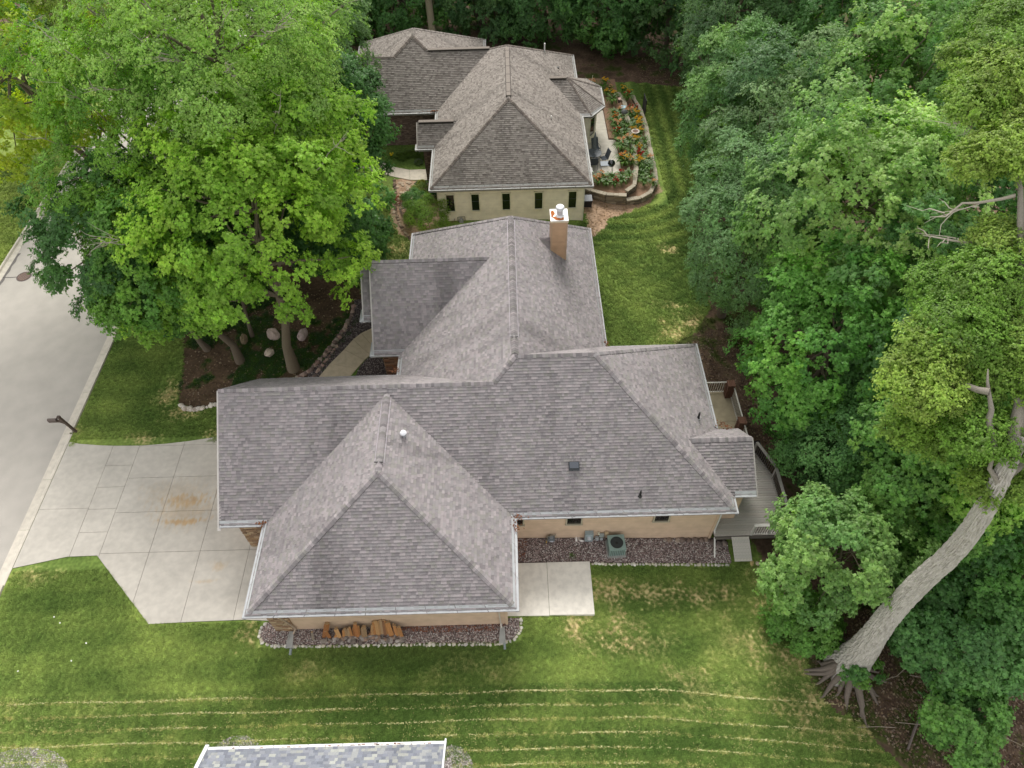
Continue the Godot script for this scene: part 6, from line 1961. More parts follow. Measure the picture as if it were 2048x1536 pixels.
func north_patio() -> void:
	var t := thing("terrace", "small raised concrete terrace with white railing and brick posts behind the east hip", "terrace", Vector3(23.5, -0.6, -12.4))
	var y := 0.2
	for q in [[-13.95, -11.75], [-11.75, -9.6]]:
		slab(t, "slab", poly2([21.86, q[0], 24.68, q[0], 24.68, q[1], 21.86, q[1]]), y, 0.9, vary(rgb(176, 164, 138), 0.04))
	var white := rgb(222, 218, 208)
	rail(t, Vector3(22.0, y, -13.85), Vector3(24.28, y, -13.85), 0.07, 0.95, white, [0.02], 0.13)
	rail(t, Vector3(24.62, y, -13.4), Vector3(24.62, y, -11.15), 0.07, 0.95, white, [], 0.13)
	rail(t, Vector3(24.62, y, -10.85), Vector3(24.62, y, -9.7), 0.07, 0.95, white, [0.98], 0.13)
	for q in [[24.45, -13.6], [24.5, -11.0]]:
		var p := MB.new()
		p.box(Vector3(q[0], y + 0.55, q[1]), Vector3(0.34, 1.1, 0.34), rgb(86, 68, 58))
		var post := part(p, "brick_post", M.stone, t)
		for c in 13:
			for s in 4:
				var b := Basis(Vector3.UP, s * PI / 2)
				for i in 2:
					var m := MB.new()
					m.box(Vector3(q[0], y + 0.045 + c * 0.084, q[1]) + b * Vector3(-0.1 + i * 0.2 + (0.03 if c % 2 else 0.0), 0, 0.175), Vector3(0.17, 0.07, 0.03), vary(rgb(120, 84, 68), 0.15), b)
					part(m, "brick", M.stone, post)
		for i in 4:
			var m := MB.new()
			m.box(Vector3(q[0] - 0.16 + i * 0.108, y + 1.14, q[1]), Vector3(0.098, 0.07, 0.46), vary(rgb(134, 98, 80), 0.14))
			part(m, "cap_brick", M.stone, post)


func litter() -> void:
	# brown fallen leaves under the trees at the lower right and in the tree bed
	var mb := MB.new()
	leaf_at(mb, Vector3.ZERO, Vector3(0, 0.1, 1).normalized(), Vector3.UP, 0.12, Color.WHITE)
	var buf := PackedFloat32Array()
	var browns := [rgb(128, 104, 88), rgb(108, 86, 70), rgb(150, 124, 106), rgb(92, 74, 62), rgb(168, 148, 132)]
	for q in [[24.4, -3.0, 35.0, 7.0, 110, wood_floor], [22.6, -20.0, 27.0, -9.5, 60, wood_floor], [-8.4, -24.0, 1.8, -14.0, 24, tree_bed], [24.5, -56.0, 31.0, -49.5, 40, wood_floor]]:
		for i in int((q[2] - q[0]) * (q[3] - q[1]) * q[4]):
			var p := Vector2(rng.randf_range(q[0], q[2]), rng.randf_range(q[1], q[3]))
			if Geometry2D.is_point_in_polygon(p, q[5]):
				var s := rng.randf_range(0.6, 1.3)
				into(buf, Basis.from_euler(Vector3(rng.randfn(0, 0.3), rng.randf() * 6, rng.randfn(0, 0.3))).scaled(Vector3(s, s, s)), on(p.x, p.y, 0.025), vary(browns[rng.randi() % 5], 0.2))
	for i in 700:
		var p := Vector2(rng.randf_range(17.5, 23.8), rng.randf_range(-34.0, -28.6))
		if green[clampi(int((p.y - GZ0) / GS), 0, GH - 1) * GW + clampi(int((p.x - GX0) / GS), 0, GW - 1)] == 0:
			into(buf, Basis.from_euler(Vector3(rng.randfn(0, 0.3), rng.randf() * 6, rng.randfn(0, 0.3))), on(p.x, p.y, 0.03), vary(rgb(170, 140, 116), 0.25))
	var o := scatter("fallen_leaves", mb.mesh(), M.leaf, buf)
	tag(o, "brown fallen leaves on the wood floor and in the beds", "leaves", "", "stuff")
	# ground cover in the tree bed
	buf = PackedFloat32Array()
	for i in 5200:
		var p := Vector2(rng.randf_range(-8.4, 2.0), rng.randf_range(-26.0, -13.8))
		var px := clampi(int((p.y - GZ0) / GS), 0, GH - 1) * GW + clampi(int((p.x - GX0) / GS), 0, GW - 1)
		if Geometry2D.is_point_in_polygon(p, tree_bed) and green[px] > 60:
			var s := rng.randf_range(0.3, 0.6)
			into(buf, Basis(Vector3.UP, rng.randf() * 6).scaled(Vector3(s, s, s)), on(p.x, p.y), Color(0.05, 0.12, 0.03) * rng.randf_range(0.7, 1.4))
	o = scatter("ground_cover", sprays[4], M.leaf, buf)
	tag(o, "low green ground cover in the tree bed", "ground cover", "", "stuff")
	# twigs lying about
	var t := thing("fallen_branch", "long grey fallen branch on the leaf litter at the bottom right", "branch", on(29.4, 3.6))
	mb = MB.new()
	mb.tube([on(28.6, 5.0, 0.06), on(29.2, 4.2, 0.12), on(29.9, 3.4, 0.1), on(30.6, 2.7, 0.14)], [0.05, 0.06, 0.05, 0.03], 6, rgb(132, 120, 112))
	part(mb, "branch", M.bark, t)
	t = thing("fallen_twigs", "thin pale twigs arching over the litter right of the big trunk's roots", "branch", on(29.5, 2.2))
	mb = MB.new()
	for i in 12:
		var a := Vector2(rng.randf_range(28.2, 31.5), rng.randf_range(1.6, 4.2))
		var d := Vector2(rng.randfn(0, 0.7), rng.randfn(0, 0.4))
		mb.tube([on(a.x, a.y, 0.04), on(a.x + d.x, a.y + d.y, 0.22), on(a.x + d.x * 2, a.y + d.y * 2.2, 0.1)], [0.014, 0.012, 0.006], 4, rgb(166, 154, 138))
	part(mb, "twig", M.twig, t, false, "stuff")
	# white clover and paper flecks on the left lawn
	for q in [[-10.3, -1.5], [-9.9, -1.2], [-8.7, 0.6], [-8.3, -0.2], [-11.0, 1.0]]:
		t = thing("fleck", "%s tiny white fleck from the driveway in the left lawn's grass" % ordinal(1 + [[-10.3, -1.5], [-9.9, -1.2], [-8.7, 0.6], [-8.3, -0.2], [-11.0, 1.0]].find(q)), "litter", on(q[0], q[1]), "white flecks in the left lawn")
		mb = MB.new()
		mb.stone(Vector3(0, 0.05, 0), Vector3(0.05, 0.03, 0.04), rgb(235, 235, 225), rng, 0.3, 5, 3)
		put(mb.mesh(), "scrap", M.plain, t, true)


# ---------------------------------------------------------------- the far house's gardens
func lily_mesh(seed_: int, blades: int, size: float, flowers: int, petal: Color) -> ArrayMesh:      # arching strap leaves, and open flowers on stems
	var g := RandomNumberGenerator.new()
	g.seed = seed_
	var mb := MB.new()
	for i in blades:
		var a := TAU * i / blades + g.randf_range(-0.3, 0.3)
		var d := Vector3(cos(a), 0, sin(a))
		var s := Vector3(-d.z, 0, d.x) * size * 0.055
		var l := size * g.randf_range(0.7, 1.2)
		var k := Color(0.12, 0.23, 0.045) * g.randf_range(0.7, 1.5)
		k.a = 1
		var p0 := d * size * 0.05
		var p1 := d * l * 0.35 + Vector3(0, l * 0.8, 0)
		var p2 := d * l * 0.8 + Vector3(0, l * 0.85, 0)
		var p3 := d * l * 1.1 + Vector3(0, l * 0.5, 0)
		mb.quad(p0 - s, p0 + s, p1 + s, p1 - s, k)
		mb.quad(p1 - s, p1 + s, p2 + s * 0.8, p2 - s * 0.8, k)
		mb.tri(p2 - s * 0.8, p2 + s * 0.8, p3, k)
	for i in flowers:
		var a := g.randf() * TAU
		var o := Vector3(cos(a), 0, sin(a)) * size * g.randf_range(0.1, 0.6) + Vector3(0, size * g.randf_range(1.0, 1.4), 0)
		mb.span(Vector3(o.x * 0.4, 0, o.z * 0.4), o, 0.012, 0.012, Color(0.08, 0.14, 0.03))
		var face := Vector3(g.randfn(0, 0.5), 1, g.randfn(0.4, 0.4)).normalized()
		var x := face.cross(Vector3(0.3, 0.2, 0.9)).normalized()
		var y := face.cross(x)
		for j in 6:
			var b := TAU * j / 6.0
			var d := x * cos(b) + y * sin(b)
			var s := x * -sin(b) + y * cos(b)
			var kk := petal * g.randf_range(0.8, 1.15)
			kk.a = 1
			mb.quad(o, o + (d * 0.6 - s * 0.45) * 0.075 + face * 0.03, o + d * 0.1 + face * 0.02, o + (d * 0.6 + s * 0.45) * 0.075 + face * 0.03, kk)
	return mb.mesh()


func hosta_mesh(seed_: int, size: float, k: Color) -> ArrayMesh:
	var g := RandomNumberGenerator.new()
	g.seed = seed_
	var mb := MB.new()
	for i in 34:
		var a := i * 2.4
		var f := 0.25 + 0.75 * i / 34.0
		var d := Vector3(cos(a), lerpf(0.9, -0.1, f), sin(a)).normalized()
		var kk := k * g.randf_range(0.75, 1.3)
		kk.a = 1
		leaf_at(mb, Vector3(cos(a), 0, sin(a)) * size * f * 0.75 + Vector3(0, size * (0.75 - 0.45 * f), 0), d, Vector3.UP, size * 0.45, kk, 1.2)
	return mb.mesh()


func stone_wall(label: String, line: Array, base: float, top: float) -> void:
	var t := thing("retaining_wall", label, "retaining wall", Vector3(line[2], base, line[3]))
	var cols := [rgb(150, 138, 116), rgb(128, 116, 98), rgb(170, 158, 136), rgb(112, 102, 88), rgb(140, 124, 100)]
	for i in range(0, line.size() - 2, 2):
		masonry(t, "stone", Vector2(line[i], line[i + 1]), Vector2(line[i + 2], line[i + 3]), base, top, 0.14, 0.3, 0.7, cols, 0.16)
		var caps_ := MB.new()
		var a := Vector2(line[i], line[i + 1])
		var b := Vector2(line[i + 2], line[i + 3])
		var d := (b - a).normalized()
		var n := Vector2(-d.y, d.x)
		var s := 0.0
		while s < (b - a).length() - 0.05:
			var l := minf(rng.randf_range(0.35, 0.6), (b - a).length() - s)
			var c := a + d * (s + l / 2) + n * 0.02
			caps_ = MB.new()
			caps_.box(Vector3(c.x, top + 0.03, c.y), Vector3(l - 0.015, 0.09, 0.34 * rng.randf_range(0.8, 1.15)), vary(rgb(178, 168, 148), 0.12), Basis(Vector3(d.x, 0, d.y), Vector3.UP, Vector3(n.x, 0, n.y)))
			part(caps_, "cap_stone", M.stone, t)
			s += l


func gardens() -> void:
	var mb: MB
	stone_wall("curved dry stone retaining wall at the right end of the far house, lower tier", [20.9, -32.75, 22.0, -32.95, 22.85, -33.6, 23.44, -35.0, 23.6, -36.5, 23.58, -38.0, 23.63, -40.2, 23.74, -43.0, 23.64, -45.2, 23.2, -47.6], -0.85, -0.12)
	stone_wall("tall end of the dry stone wall beside the far house's corner", [17.5, -34.1, 18.3, -33.5, 19.4, -32.95, 20.9, -32.75], -0.85, 0.28)
	stone_wall("upper tier of the dry stone wall between the two flower terraces", [20.9, -33.2, 21.6, -33.9, 22.0, -36.0, 22.16, -38.0, 22.2, -40.4, 22.2, -42.8, 22.25, -45.9, 21.9, -47.4], -0.2, 0.33)
	var bed := thing("flower_bed", "soil terraces filled with daylilies beside the far house's patio", "flower bed", Vector3(22, 0, -40))
	tag(bed, "", "", "", "structure")
	mb = MB.new()
	var soil := rgb(150, 120, 96)
	mb.sheet(poly2([17.5, -35.6, 18.7, -35.4, 20.92, -35.8, 20.94, -38.5, 20.94, -40.5, 20.4, -40.6, 20.4, -42.9, 20.4, -45.0, 20.0, -46.4, 18.2, -48.5, 18.2, -50.5, 21.9, -50.0, 21.9, -47.4, 22.25, -45.9, 22.2, -42.8, 22.2, -40.4, 22.16, -38.0, 22.0, -36.0, 21.6, -33.9, 20.9, -33.2, 20.9, -32.9, 19.4, -33.1, 18.3, -33.65, 17.5, -34.2]), 0.2, soil, 0.5)
	mb.sheet(poly2([20.95, -32.9, 21.95, -33.1, 22.7, -33.7, 23.3, -35.0, 23.45, -36.5, 23.43, -38.0, 23.48, -40.2, 23.58, -43.0, 23.5, -45.2, 23.0, -47.6, 21.95, -47.4, 22.25, -45.9, 22.2, -42.8, 22.2, -40.4, 22.16, -38.0, 22.0, -36.0, 21.6, -33.9, 20.95, -33.2]), -0.18, soil, 0.5)
	part(mb, "soil", M.soil, bed)
	var pt := thing("patio", "pale concrete patio and walk along the right side of the far house", "patio", Vector3(19.5, 0.1, -40))
	tag(pt, "", "", "", "structure")
	for q in [[17.4, -38.0, 20.93, -35.45], [17.4, -40.5, 20.93, -38.0], [18.5, -42.0, 20.37, -40.5], [18.5, -43.5, 20.37, -42.0], [18.5, -45.0, 20.37, -43.5], [18.3, -46.4, 20.0, -45.0]]:
		slab(pt, "slab", poly2([q[0], q[1], q[2], q[1], q[2], q[3], q[0], q[3]]), 0.1, 1.0, vary(rgb(200, 194, 180), 0.04))
	# daylilies in clumps
	var kinds := [["clump of daylilies with golden yellow flowers", Color(0.75, 0.42, 0.03)], ["clump of daylilies with orange flowers", Color(0.72, 0.2, 0.03)], ["clump of daylilies with pale peach flowers", Color(0.8, 0.42, 0.24)], ["clump of daylilies with red flowers", Color(0.45, 0.05, 0.03)], ["clump of strap leaved lilies without flowers", Color(0.2, 0.3, 0.05)]]
	var meshes := []
	for i in kinds.size():
		meshes.append([lily_mesh(20 + i, 34, 0.48, [9, 9, 7, 8, 0][i], kinds[i][1]), lily_mesh(40 + i, 28, 0.42, [7, 6, 6, 6, 0][i], kinds[i][1])])
	var spots := []
	var zs := [-36.6, -37.2, -38.6, -39.2, -39.8, -41.0, -41.7, -42.3, -43.0, -43.8]
	for i in zs.size():
		for x in [21.15, 21.75]:
			spots.append([x + rng.randfn(0, 0.1), zs[i] + rng.randfn(0, 0.15), 0.2, "%s from the near end of the upper terrace, %s row" % [ordinal(i + 1), "patio side" if x < 21.5 else "wall side"]])
	zs = [-34.6, -35.3, -36.2, -36.9, -37.6, -38.4, -39.1, -39.9, -41.6, -42.4, -43.2, -44.0, -45.0]
	for i in zs.size():
		for x in [22.55, 23.1]:
			spots.append([x + rng.randfn(0, 0.1), zs[i] + rng.randfn(0, 0.15), -0.18, "%s from the near end of the lower terrace, %s row" % [ordinal(i + 1), "inner" if x < 22.8 else "outer"]])
	var ends := [[18.3, -34.6], [18.9, -34.3], [19.5, -34.1], [20.1, -34.0], [20.7, -34.3], [19.2, -34.9], [20.0, -34.8], [20.8, -35.1], [21.3, -35.0], [18.9, -48.9], [19.4, -47.6], [19.8, -48.4], [20.2, -47.4], [20.6, -48.2], [20.9, -47.2], [20.9, -49.0], [21.2, -45.8], [21.3, -48.0], [21.5, -46.8], [22.4, -47.3], [22.6, -46.3], [22.9, -46.9]]
	for i in ends.size():
		spots.append([ends[i][0], ends[i][1], 0.2, ("%s from the house on top of the curved wall" % ordinal(i + 1)) if i < 9 else ("%s from the left at the garden's far end" % ordinal(i - 8))])
	for i in spots.size():
		var q: Array = spots[i]
		var k: int = [0, 4, 4, 2, 0, 1, 4, 3, 0, 4][rng.randi() % 10]
		if q[1] > -35.5 and q[0] < 21.0: k = [4, 3, 4, 2][i % 4]
		var t := thing("daylily", ["golden yellow", "orange", "peach", "red", "flowerless"][k] + " daylily, " + q[3], "daylily", Vector3(q[0], q[2], q[1]), kinds[k][0].replace("clump of", "clumps of"))
		put(meshes[k][i % 2], "clump", M.leaf, t, true)
		t.rotation.y = rng.randf() * TAU
		t.scale = Vector3.ONE * rng.randf_range(1.0, 1.6)
	garden_furniture()
	front_garden()


func garden_furniture() -> void:
	var mb: MB
	var dark := rgb(62, 66, 70)
	var t := thing("patio_table", "dark round patio table on the far house's patio", "table", Vector3(18.85, 0.1, -37.6))
	mb = MB.new()
	mb.drum(Vector3(0, 0.7, 0), 0.62, 0.62, 0.03, 16, rgb(84, 92, 98))
	put(mb.mesh(), "table_top", M.white_metal, t, true)
	for i in 4:
		mb = MB.new()
		var d := Vector3(cos(i * PI / 2 + 0.7), 0, sin(i * PI / 2 + 0.7))
		mb.tube([d * 0.5, d * 0.36 + Vector3(0, 0.7, 0)], [0.022, 0.022], 6, dark)
		put(mb.mesh(), "leg", M.black, t, true)
	t = thing("parasol", "folded grey parasol standing through the patio table", "parasol", Vector3(18.85, 0.1, -37.6))
	mb = MB.new()
	mb.tube([Vector3(0, 0.05, 0), Vector3(0, 2.55, 0)], [0.025, 0.02], 8, rgb(120, 120, 118))
	put(mb.mesh(), "pole", M.black, t, true)
	mb = MB.new()
	mb.tube([Vector3(0, 1.15, 0), Vector3(0, 1.5, 0), Vector3(0, 2.1, 0), Vector3(0, 2.5, 0)], [0.2, 0.15, 0.11, 0.03], 9, rgb(112, 118, 120))
	put(mb.mesh(), "canopy", M.soil, t, true)
	var chairs := [[19.65, -37.3, 1.9, "dark sling chair right of the patio table, facing the house"], [18.75, -36.65, 0.1, "dark sling chair on the near side of the patio table"], [19.15, -38.75, -2.8, "dark sling chair on the far side of the patio table"]]
	var proto: Node3D = null
	for c in chairs:
		var o: Node3D
		if proto == null:
			o = thing("patio_chair", c[3], "chair", Vector3.ZERO, "chairs round the patio table")
			for p in [["seat", Vector3(0, 0.42, 0), Vector3(0.52, 0.03, 0.5), Basis()], ["backrest", Vector3(0, 0.76, 0.3), Vector3(0.52, 0.72, 0.03), Basis(Vector3.RIGHT, 0.28)]]:
				mb = MB.new()
				mb.box(p[1], p[2], rgb(86, 92, 98), p[3])
				put(mb.mesh(), p[0], M.soil, o, true)
			for sx in [-1, 1]:
				mb = MB.new()
				mb.tube([Vector3(sx * 0.28, 0, -0.26), Vector3(sx * 0.28, 0.62, -0.24), Vector3(sx * 0.28, 0.64, 0.22)], [0.016, 0.016, 0.016], 5, dark)
				put(mb.mesh(), "armrest", M.black, o, true)
				mb = MB.new()
				mb.tube([Vector3(sx * 0.28, 0, 0.3), Vector3(sx * 0.28, 0.4, 0.2), Vector3(sx * 0.28, 1.12, 0.42)], [0.016, 0.016, 0.016], 5, dark)
				put(mb.mesh(), "leg", M.black, o, true)
			proto = o
		else:
			o = proto.duplicate()
			o.name = numbered("patio_chair")
			add_child(o)
			o.set_meta("label", c[3])
		o.position = Vector3(c[0], 0.1, c[1])
		o.rotation.y = c[2]
	t = thing("grill", "black kettle grill set in a dark side table near the front of the patio", "grill", Vector3(19.75, 0.1, -35.95))
	mb = MB.new()
	mb.box(Vector3(-0.12, 0.82, 0), Vector3(0.85, 0.04, 0.6), rgb(84, 98, 108))
	put(mb.mesh(), "table_top", M.white_metal, t, true)
	for sx in [-0.5, 0.42]:
		for sz in [-0.26, 0.26]:
			mb = MB.new()
			mb.tube([Vector3(sx, 0, sz), Vector3(sx * 0.92, 0.82, sz)], [0.022, 0.022], 6, dark)
			put(mb.mesh(), "leg", M.black, t, true)
	mb = MB.new()
	mb.tube([Vector3(0.3, 0.55, 0), Vector3(0.3, 0.66, 0), Vector3(0.3, 0.84, 0), Vector3(0.3, 0.98, 0), Vector3(0.3, 1.08, 0), Vector3(0.3, 1.12, 0)], [0.1, 0.24, 0.3, 0.26, 0.14, 0.02], 16, rgb(30, 30, 32))
	put(mb.mesh(true), "kettle", M.glass, t, true)
	mb = MB.new()
	mb.box(Vector3(0.3, 1.15, 0), Vector3(0.14, 0.03, 0.04), rgb(190, 190, 186))
	put(mb.mesh(), "handle", M.white_metal, t, true)
	t = thing("storage_bin", "pale storage bin against the far house's corner on the patio", "bin", Vector3(18.2, 0.1, -35.1))
	mb = MB.new()
	mb.box(Vector3(0, 0.42, 0), Vector3(0.5, 0.84, 0.5), rgb(112, 104, 96))
	put(mb.mesh(), "body", M.plain, t, true)
	mb = MB.new()
	mb.box(Vector3(0, 0.87, 0), Vector3(0.58, 0.06, 0.58), rgb(206, 206, 202))
	put(mb.mesh(), "lid", M.plain, t, true)
	t = thing("utility_chest", "small black chest on the leaf litter at the far house's right corner", "chest", on(17.95, -32.6))
	mb = MB.new()
	mb.box(Vector3(0, 0.27, 0), Vector3(0.62, 0.54, 0.7), rgb(34, 36, 40))
	put(mb.mesh(), "body", M.black, t, true)
	mb = MB.new()
	mb.box(Vector3(0, 0.57, 0), Vector3(0.68, 0.06, 0.76), rgb(92, 98, 108))
	put(mb.mesh(), "lid", M.white_metal, t, true)
	t = thing("bird_bath", "round white rimmed bird bath among the daylilies", "bird bath", Vector3(22.55, -0.18, -40.75))
	mb = MB.new()
	mb.tube([Vector3(0, 0, 0), Vector3(0, 0.08, 0), Vector3(0, 0.1, 0), Vector3(0, 0.62, 0), Vector3(0, 0.7, 0)], [0.2, 0.18, 0.08, 0.07, 0.14], 12, rgb(170, 150, 132))
	put(mb.mesh(true), "pedestal", M.stone, t, true)
	mb = MB.new()
	for i in 20:
		var a := TAU * i / 20
		var b := TAU * (i + 1) / 20
		var p := func(w: float, r: float, h: float) -> Vector3: return Vector3(cos(w) * r, h, sin(w) * r)
		mb.quad(p.call(b, 0.33, 0.84), p.call(a, 0.33, 0.84), p.call(a, 0.26, 0.85), p.call(b, 0.26, 0.85), rgb(232, 220, 206))
		mb.quad(p.call(a, 0.33, 0.84), p.call(b, 0.33, 0.84), p.call(b, 0.12, 0.7), p.call(a, 0.12, 0.7), rgb(200, 186, 170))
		mb.quad(p.call(b, 0.26, 0.85), p.call(a, 0.26, 0.85), p.call(a, 0.1, 0.77), p.call(b, 0.1, 0.77), rgb(150, 126, 112))
		mb.tri(Vector3(0, 0.77, 0), p.call(b, 0.1, 0.77), p.call(a, 0.1, 0.77), rgb(126, 100, 88))
	put(mb.mesh(), "bowl", M.stone, t, true)
	t = thing("bird_feeder", "grey domed bird feeder on a pole above the upper terrace", "bird feeder", Vector3(21.8, 0.2, -42.6))
	mb = MB.new()
	mb.tube([Vector3.ZERO, Vector3(0, 1.05, 0)], [0.02, 0.02], 6, dark)
	put(mb.mesh(), "pole", M.black, t, true)
	mb = MB.new()
	mb.tube([Vector3(0, 0.98, 0), Vector3(0, 1.06, 0), Vector3(0, 1.24, 0), Vector3(0, 1.36, 0)], [0.16, 0.3, 0.2, 0.03], 12, rgb(96, 98, 96))
	put(mb.mesh(true), "dome", M.plain, t, true)
	t = thing("bird_table", "flat pale blue tray on a stand at the end of the garden walk", "tray", Vector3(22.0, 0.2, -44.7))
	mb = MB.new()
	mb.box(Vector3(0, 0.32, 0), Vector3(0.5, 0.05, 0.42), rgb(170, 204, 216))
	put(mb.mesh(), "tray", M.plain, t, true)
	mb = MB.new()
	mb.box(Vector3(0, 0.15, 0), Vector3(0.4, 0.3, 0.32), rgb(70, 70, 70))
	put(mb.mesh(), "stand", M.plain, t, true)
	t = thing("garden_statue", "small dark hanging ornament on a crook with pinkish blossoms at the garden's end", "ornament", Vector3(21.4, 0.2, -44.8))
	mb = MB.new()
	mb.tube([Vector3.ZERO, Vector3(0.02, 0.95, 0), Vector3(0.12, 1.1, 0), Vector3(0.25, 1.02, 0)], [0.02, 0.018, 0.016, 0.014], 6, rgb(40, 36, 36))
	put(mb.mesh(), "crook", M.black, t, true)
	mb = MB.new()
	mb.tube([Vector3(0.25, 0.7, 0), Vector3(0.25, 0.8, 0), Vector3(0.25, 0.98, 0)], [0.1, 0.13, 0.08], 8, rgb(66, 48, 48))
	mb.stone(Vector3(0.25, 1.02, 0), Vector3(0.16, 0.1, 0.16), rgb(226, 186, 176), rng, 0.35, 8, 4)
	put(mb.mesh(), "basket", M.plain, t, true)
	t = thing("garden_screen", "tall narrow black screen standing on the lawn outside the stone wall", "screen", Vector3(23.95, -0.6, -45.2))
	mb = MB.new()
	for q in [[-0.75, 1.5], [0.65, 1.75]]:
		mb.box(Vector3(0, q[1] / 2, q[0]), Vector3(0.05, q[1], 0.05), rgb(24, 25, 27))
	put(mb.mesh(), "frame", M.black, t, true)
	for i in 9:
		mb = MB.new()
		mb.box(Vector3(0, 0.12 + i * 0.18, -0.05), Vector3(0.03, 0.16, 1.4), rgb(30, 32, 34))
		put(mb.mesh(), "slat", M.black, t, true)
	t = thing("plant_stake", "thin dark stake standing in the upper flower terrace", "stake", Vector3(21.75, 0.2, -38.0))
	mb = MB.new()
	mb.tube([Vector3.ZERO, Vector3(0.1, 1.5, 0)], [0.02, 0.016], 6, rgb(40, 40, 40))
	put(mb.mesh(), "stake", M.black, t, true)
	t = thing("plant_stake", "pale leaning stake among the yellow flowers behind the bay roof", "stake", Vector3(19.3, 0.2, -47.0))
	mb = MB.new()
	mb.tube([Vector3.ZERO, Vector3(0.25, 1.9, -0.2)], [0.025, 0.02], 6, rgb(220, 214, 190))
	put(mb.mesh(), "stake", M.plain, t, true)


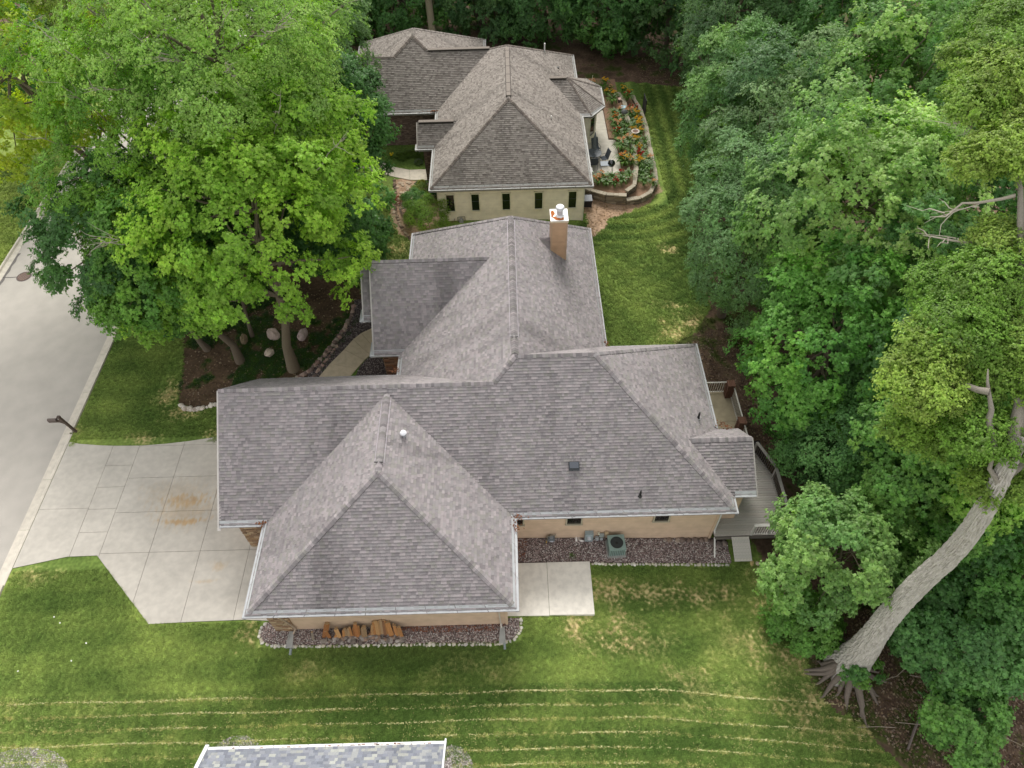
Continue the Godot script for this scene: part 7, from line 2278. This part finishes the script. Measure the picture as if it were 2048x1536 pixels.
func front_garden() -> void:
	var mb: MB
	# the bed between the far house and its lawn, with its stones
	var t := thing("stone_border", "low crooked edge of brown stones round the far house's front bed", "stone border", Vector3(3.6, 0, -32.5))
	edge_row(t, poly2([3.15, -36.0, 3.3, -34.4, 3.45, -32.6, 3.8, -31.0, 4.3, -29.7, 5.2, -28.2]), 0.11, [rgb(150, 128, 104), rgb(120, 100, 84), rgb(176, 156, 130)], "field_stone", 1.5)
	t = thing("stone_bed", "tan flagstones laid in the far house's front bed below the walk", "flagstones", Vector3(4.3, 0, -34.6))
	for i in 60:
		var x := rng.randf_range(3.4, 5.1)
		var z := rng.randf_range(-35.6, -31.8)
		mb = MB.new()
		mb.stone(Vector3(x, 0.03, z), Vector3(rng.randf_range(0.1, 0.22), 0.04, rng.randf_range(0.1, 0.2)), vary(rgb(196, 176, 150), 0.15), rng, 0.2, 6, 3)
		part(mb, "flagstone", M.stone, t)
	var gp := "plants in the far house's front bed"
	var deep := Color(0.045, 0.11, 0.035)
	tree("juniper_shrub", "wide feathery yellow green juniper at the far house's left corner", gp, {at = [6.05, -30.4], c = [0, 0.75, 0], r = [1.75, 1.15, 1.3], tr = 0.0, k = Color(0.085, 0.15, 0.026), tip = Color(0.14, 0.2, 0.04), n = 34, m = 26, s = 0.8, v = 4, low = -0.3})
	tree("leafy_shrub", "round green shrub between the flagstones and the juniper", gp, {at = [5.0, -32.3], c = [0, 0.6, 0], r = [0.8, 0.8, 0.8], tr = 0.0, k = deep, tip = Color(0.09, 0.17, 0.04), n = 18, m = 26, s = 0.6, v = 1, low = -0.3})
	tree("leafy_shrub", "yellowish shrub by the far house's brick corner", gp, {at = [5.4, -33.7], c = [0, 0.5, 0], r = [0.55, 0.6, 0.6], tr = 0.0, k = Color(0.1, 0.15, 0.03), tip = Color(0.2, 0.2, 0.04), n = 14, m = 24, s = 0.5, v = 1, low = -0.3})
	for q in [[5.3, -34.9, 0.6, deep, "dark green hosta just below the far house's curved walk"], [6.3, -33.3, 0.6, deep, "dark green hosta against the far house's brick wall, near the juniper"], [6.2, -34.2, 0.5, deep, "smaller dark green hosta against the far house's brick wall"], [3.6, -39.0, 0.65, Color(0.11, 0.18, 0.03), "light green hosta left of the far house's walk, largest of three"], [4.4, -39.3, 0.55, Color(0.12, 0.19, 0.035), "light green hosta below the far house's brick wing, middle of three"], [5.1, -39.0, 0.5, Color(0.1, 0.17, 0.03), "light green hosta nearest the far house's small entry gable"], [4.9, -38.1, 0.4, Color(0.16, 0.2, 0.12), "pale variegated plant on the gravel above the far house's walk"]]:
		t = thing("hosta", q[4], "hosta", Vector3(q[0], 0, q[1]), gp)
		put(hosta_mesh(int(q[0] * 100), q[2], q[3]), "leaves", M.leaf, t, true)
	t = thing("red_plant", "red leaved plant at the edge of the lawn beside the far house's front bed", "plant", Vector3(3.7, 0, -33.2), gp)
	put(hosta_mesh(9, 0.45, Color(0.28, 0.06, 0.03)), "leaves", M.leaf, t, true)
	t = thing("yellow_flower", "yellow flowering plant at the end of the far house's walk", "plant", Vector3(2.7, 0, -38.9), gp)
	put(lily_mesh(91, 16, 0.3, 7, Color(0.8, 0.6, 0.03)), "clump", M.leaf, t, true)
	t = thing("garden_hose", "dark coiled hose lying on the flagstones of the far house's front bed", "hose", Vector3(4.3, 0.06, -31.6))
	mb = MB.new()
	var pts := []
	var rad := []
	for i in 40:
		pts.append(Vector3(cos(i * 0.42) * (0.28 + 0.006 * i), 0.03 + 0.002 * i, sin(i * 0.42) * (0.28 + 0.012 * i) - 0.02 * i))
		rad.append(0.018)
	mb.tube(pts, rad, 5, rgb(40, 44, 40))
	put(mb.mesh(), "hose", M.black, t, true)
	t = thing("gas_meter", "grey gas meter on the far house's beige wall above the roof ridge", "gas meter", Vector3(8.5, 0.1, -30.6))
	mb = MB.new()
	mb.box(Vector3(8.52, 0.12, -30.5), Vector3(0.3, 0.24, 0.2), rgb(150, 152, 150))
	mb.drum(Vector3(8.52, 0.22, -30.5), 0.1, 0.1, 0.1, 10, rgb(166, 168, 168))
	part(mb, "body", M.white_metal, t)
	mb = MB.new()
	mb.tube([Vector3(8.28, -0.4, -30.52), Vector3(8.28, 0.44, -30.52), Vector3(8.5, 0.46, -30.52), Vector3(8.78, 0.46, -30.55), Vector3(8.8, -0.1, -30.6)], [0.025, 0.025, 0.025, 0.025, 0.025], 6, rgb(110, 106, 98))
	mb.tube([Vector3(7.75, 0.0, -30.55), Vector3(7.95, 0.06, -30.5), Vector3(8.05, 0.3, -30.55)], [0.02, 0.02, 0.02], 6, rgb(120, 80, 66))
	part(mb, "pipe", M.plain, t)


func _ready() -> void:
	rng.seed = 20240711
	patchy.seed = 5
	patchy.frequency = 0.35
	patchy.fractal_octaves = 3
	var cam := Camera3D.new()
	cam.name = "camera"
	add_child(cam)
	cam.position = Vector3(12.067, 33.143, 11.629)
	cam.rotation = Vector3(deg_to_rad(-51.125), deg_to_rad(0.299), deg_to_rad(-1.841))
	cam.fov = 56.76
	cam.near = 0.1
	cam.far = 2000.0
	cam.current = true
	var env := Environment.new()
	var sky := Sky.new()
	var sm := ProceduralSkyMaterial.new()
	sm.sky_top_color = Color(0.62, 0.62, 0.625)
	sm.sky_horizon_color = Color(0.86, 0.86, 0.865)
	sm.sky_curve = 0.35
	sm.ground_bottom_color = Color(0.25, 0.27, 0.22)
	sm.ground_horizon_color = Color(0.5, 0.52, 0.5)
	sm.sun_angle_max = 1.0
	sky.sky_material = sm
	env.background_mode = Environment.BG_SKY
	env.sky = sky
	env.tonemap_mode = Environment.TONE_MAPPER_LINEAR
	env.tonemap_exposure = 2.55
	env.sdfgi_enabled = true
	env.ssao_enabled = true
	env.ssil_enabled = true
	var we := WorldEnvironment.new()
	we.name = "world"
	we.environment = env
	add_child(we)
	var sun := DirectionalLight3D.new()
	sun.name = "sun"
	sun.light_color = Color(1.0, 0.985, 0.965)
	sun.light_energy = 0.5
	sun.light_angular_distance = 24.0
	sun.shadow_enabled = true
	add_child(sun)
	sun.basis = Basis.looking_at(Vector3(0.05, -0.69, 0.72), Vector3.UP)
	make_materials()
	ground()
	paving()
	gravel_beds()
	near_house()
	far_house()
	bottom_house()
	make_trees()
	near_things()
	gardens()
	grass()
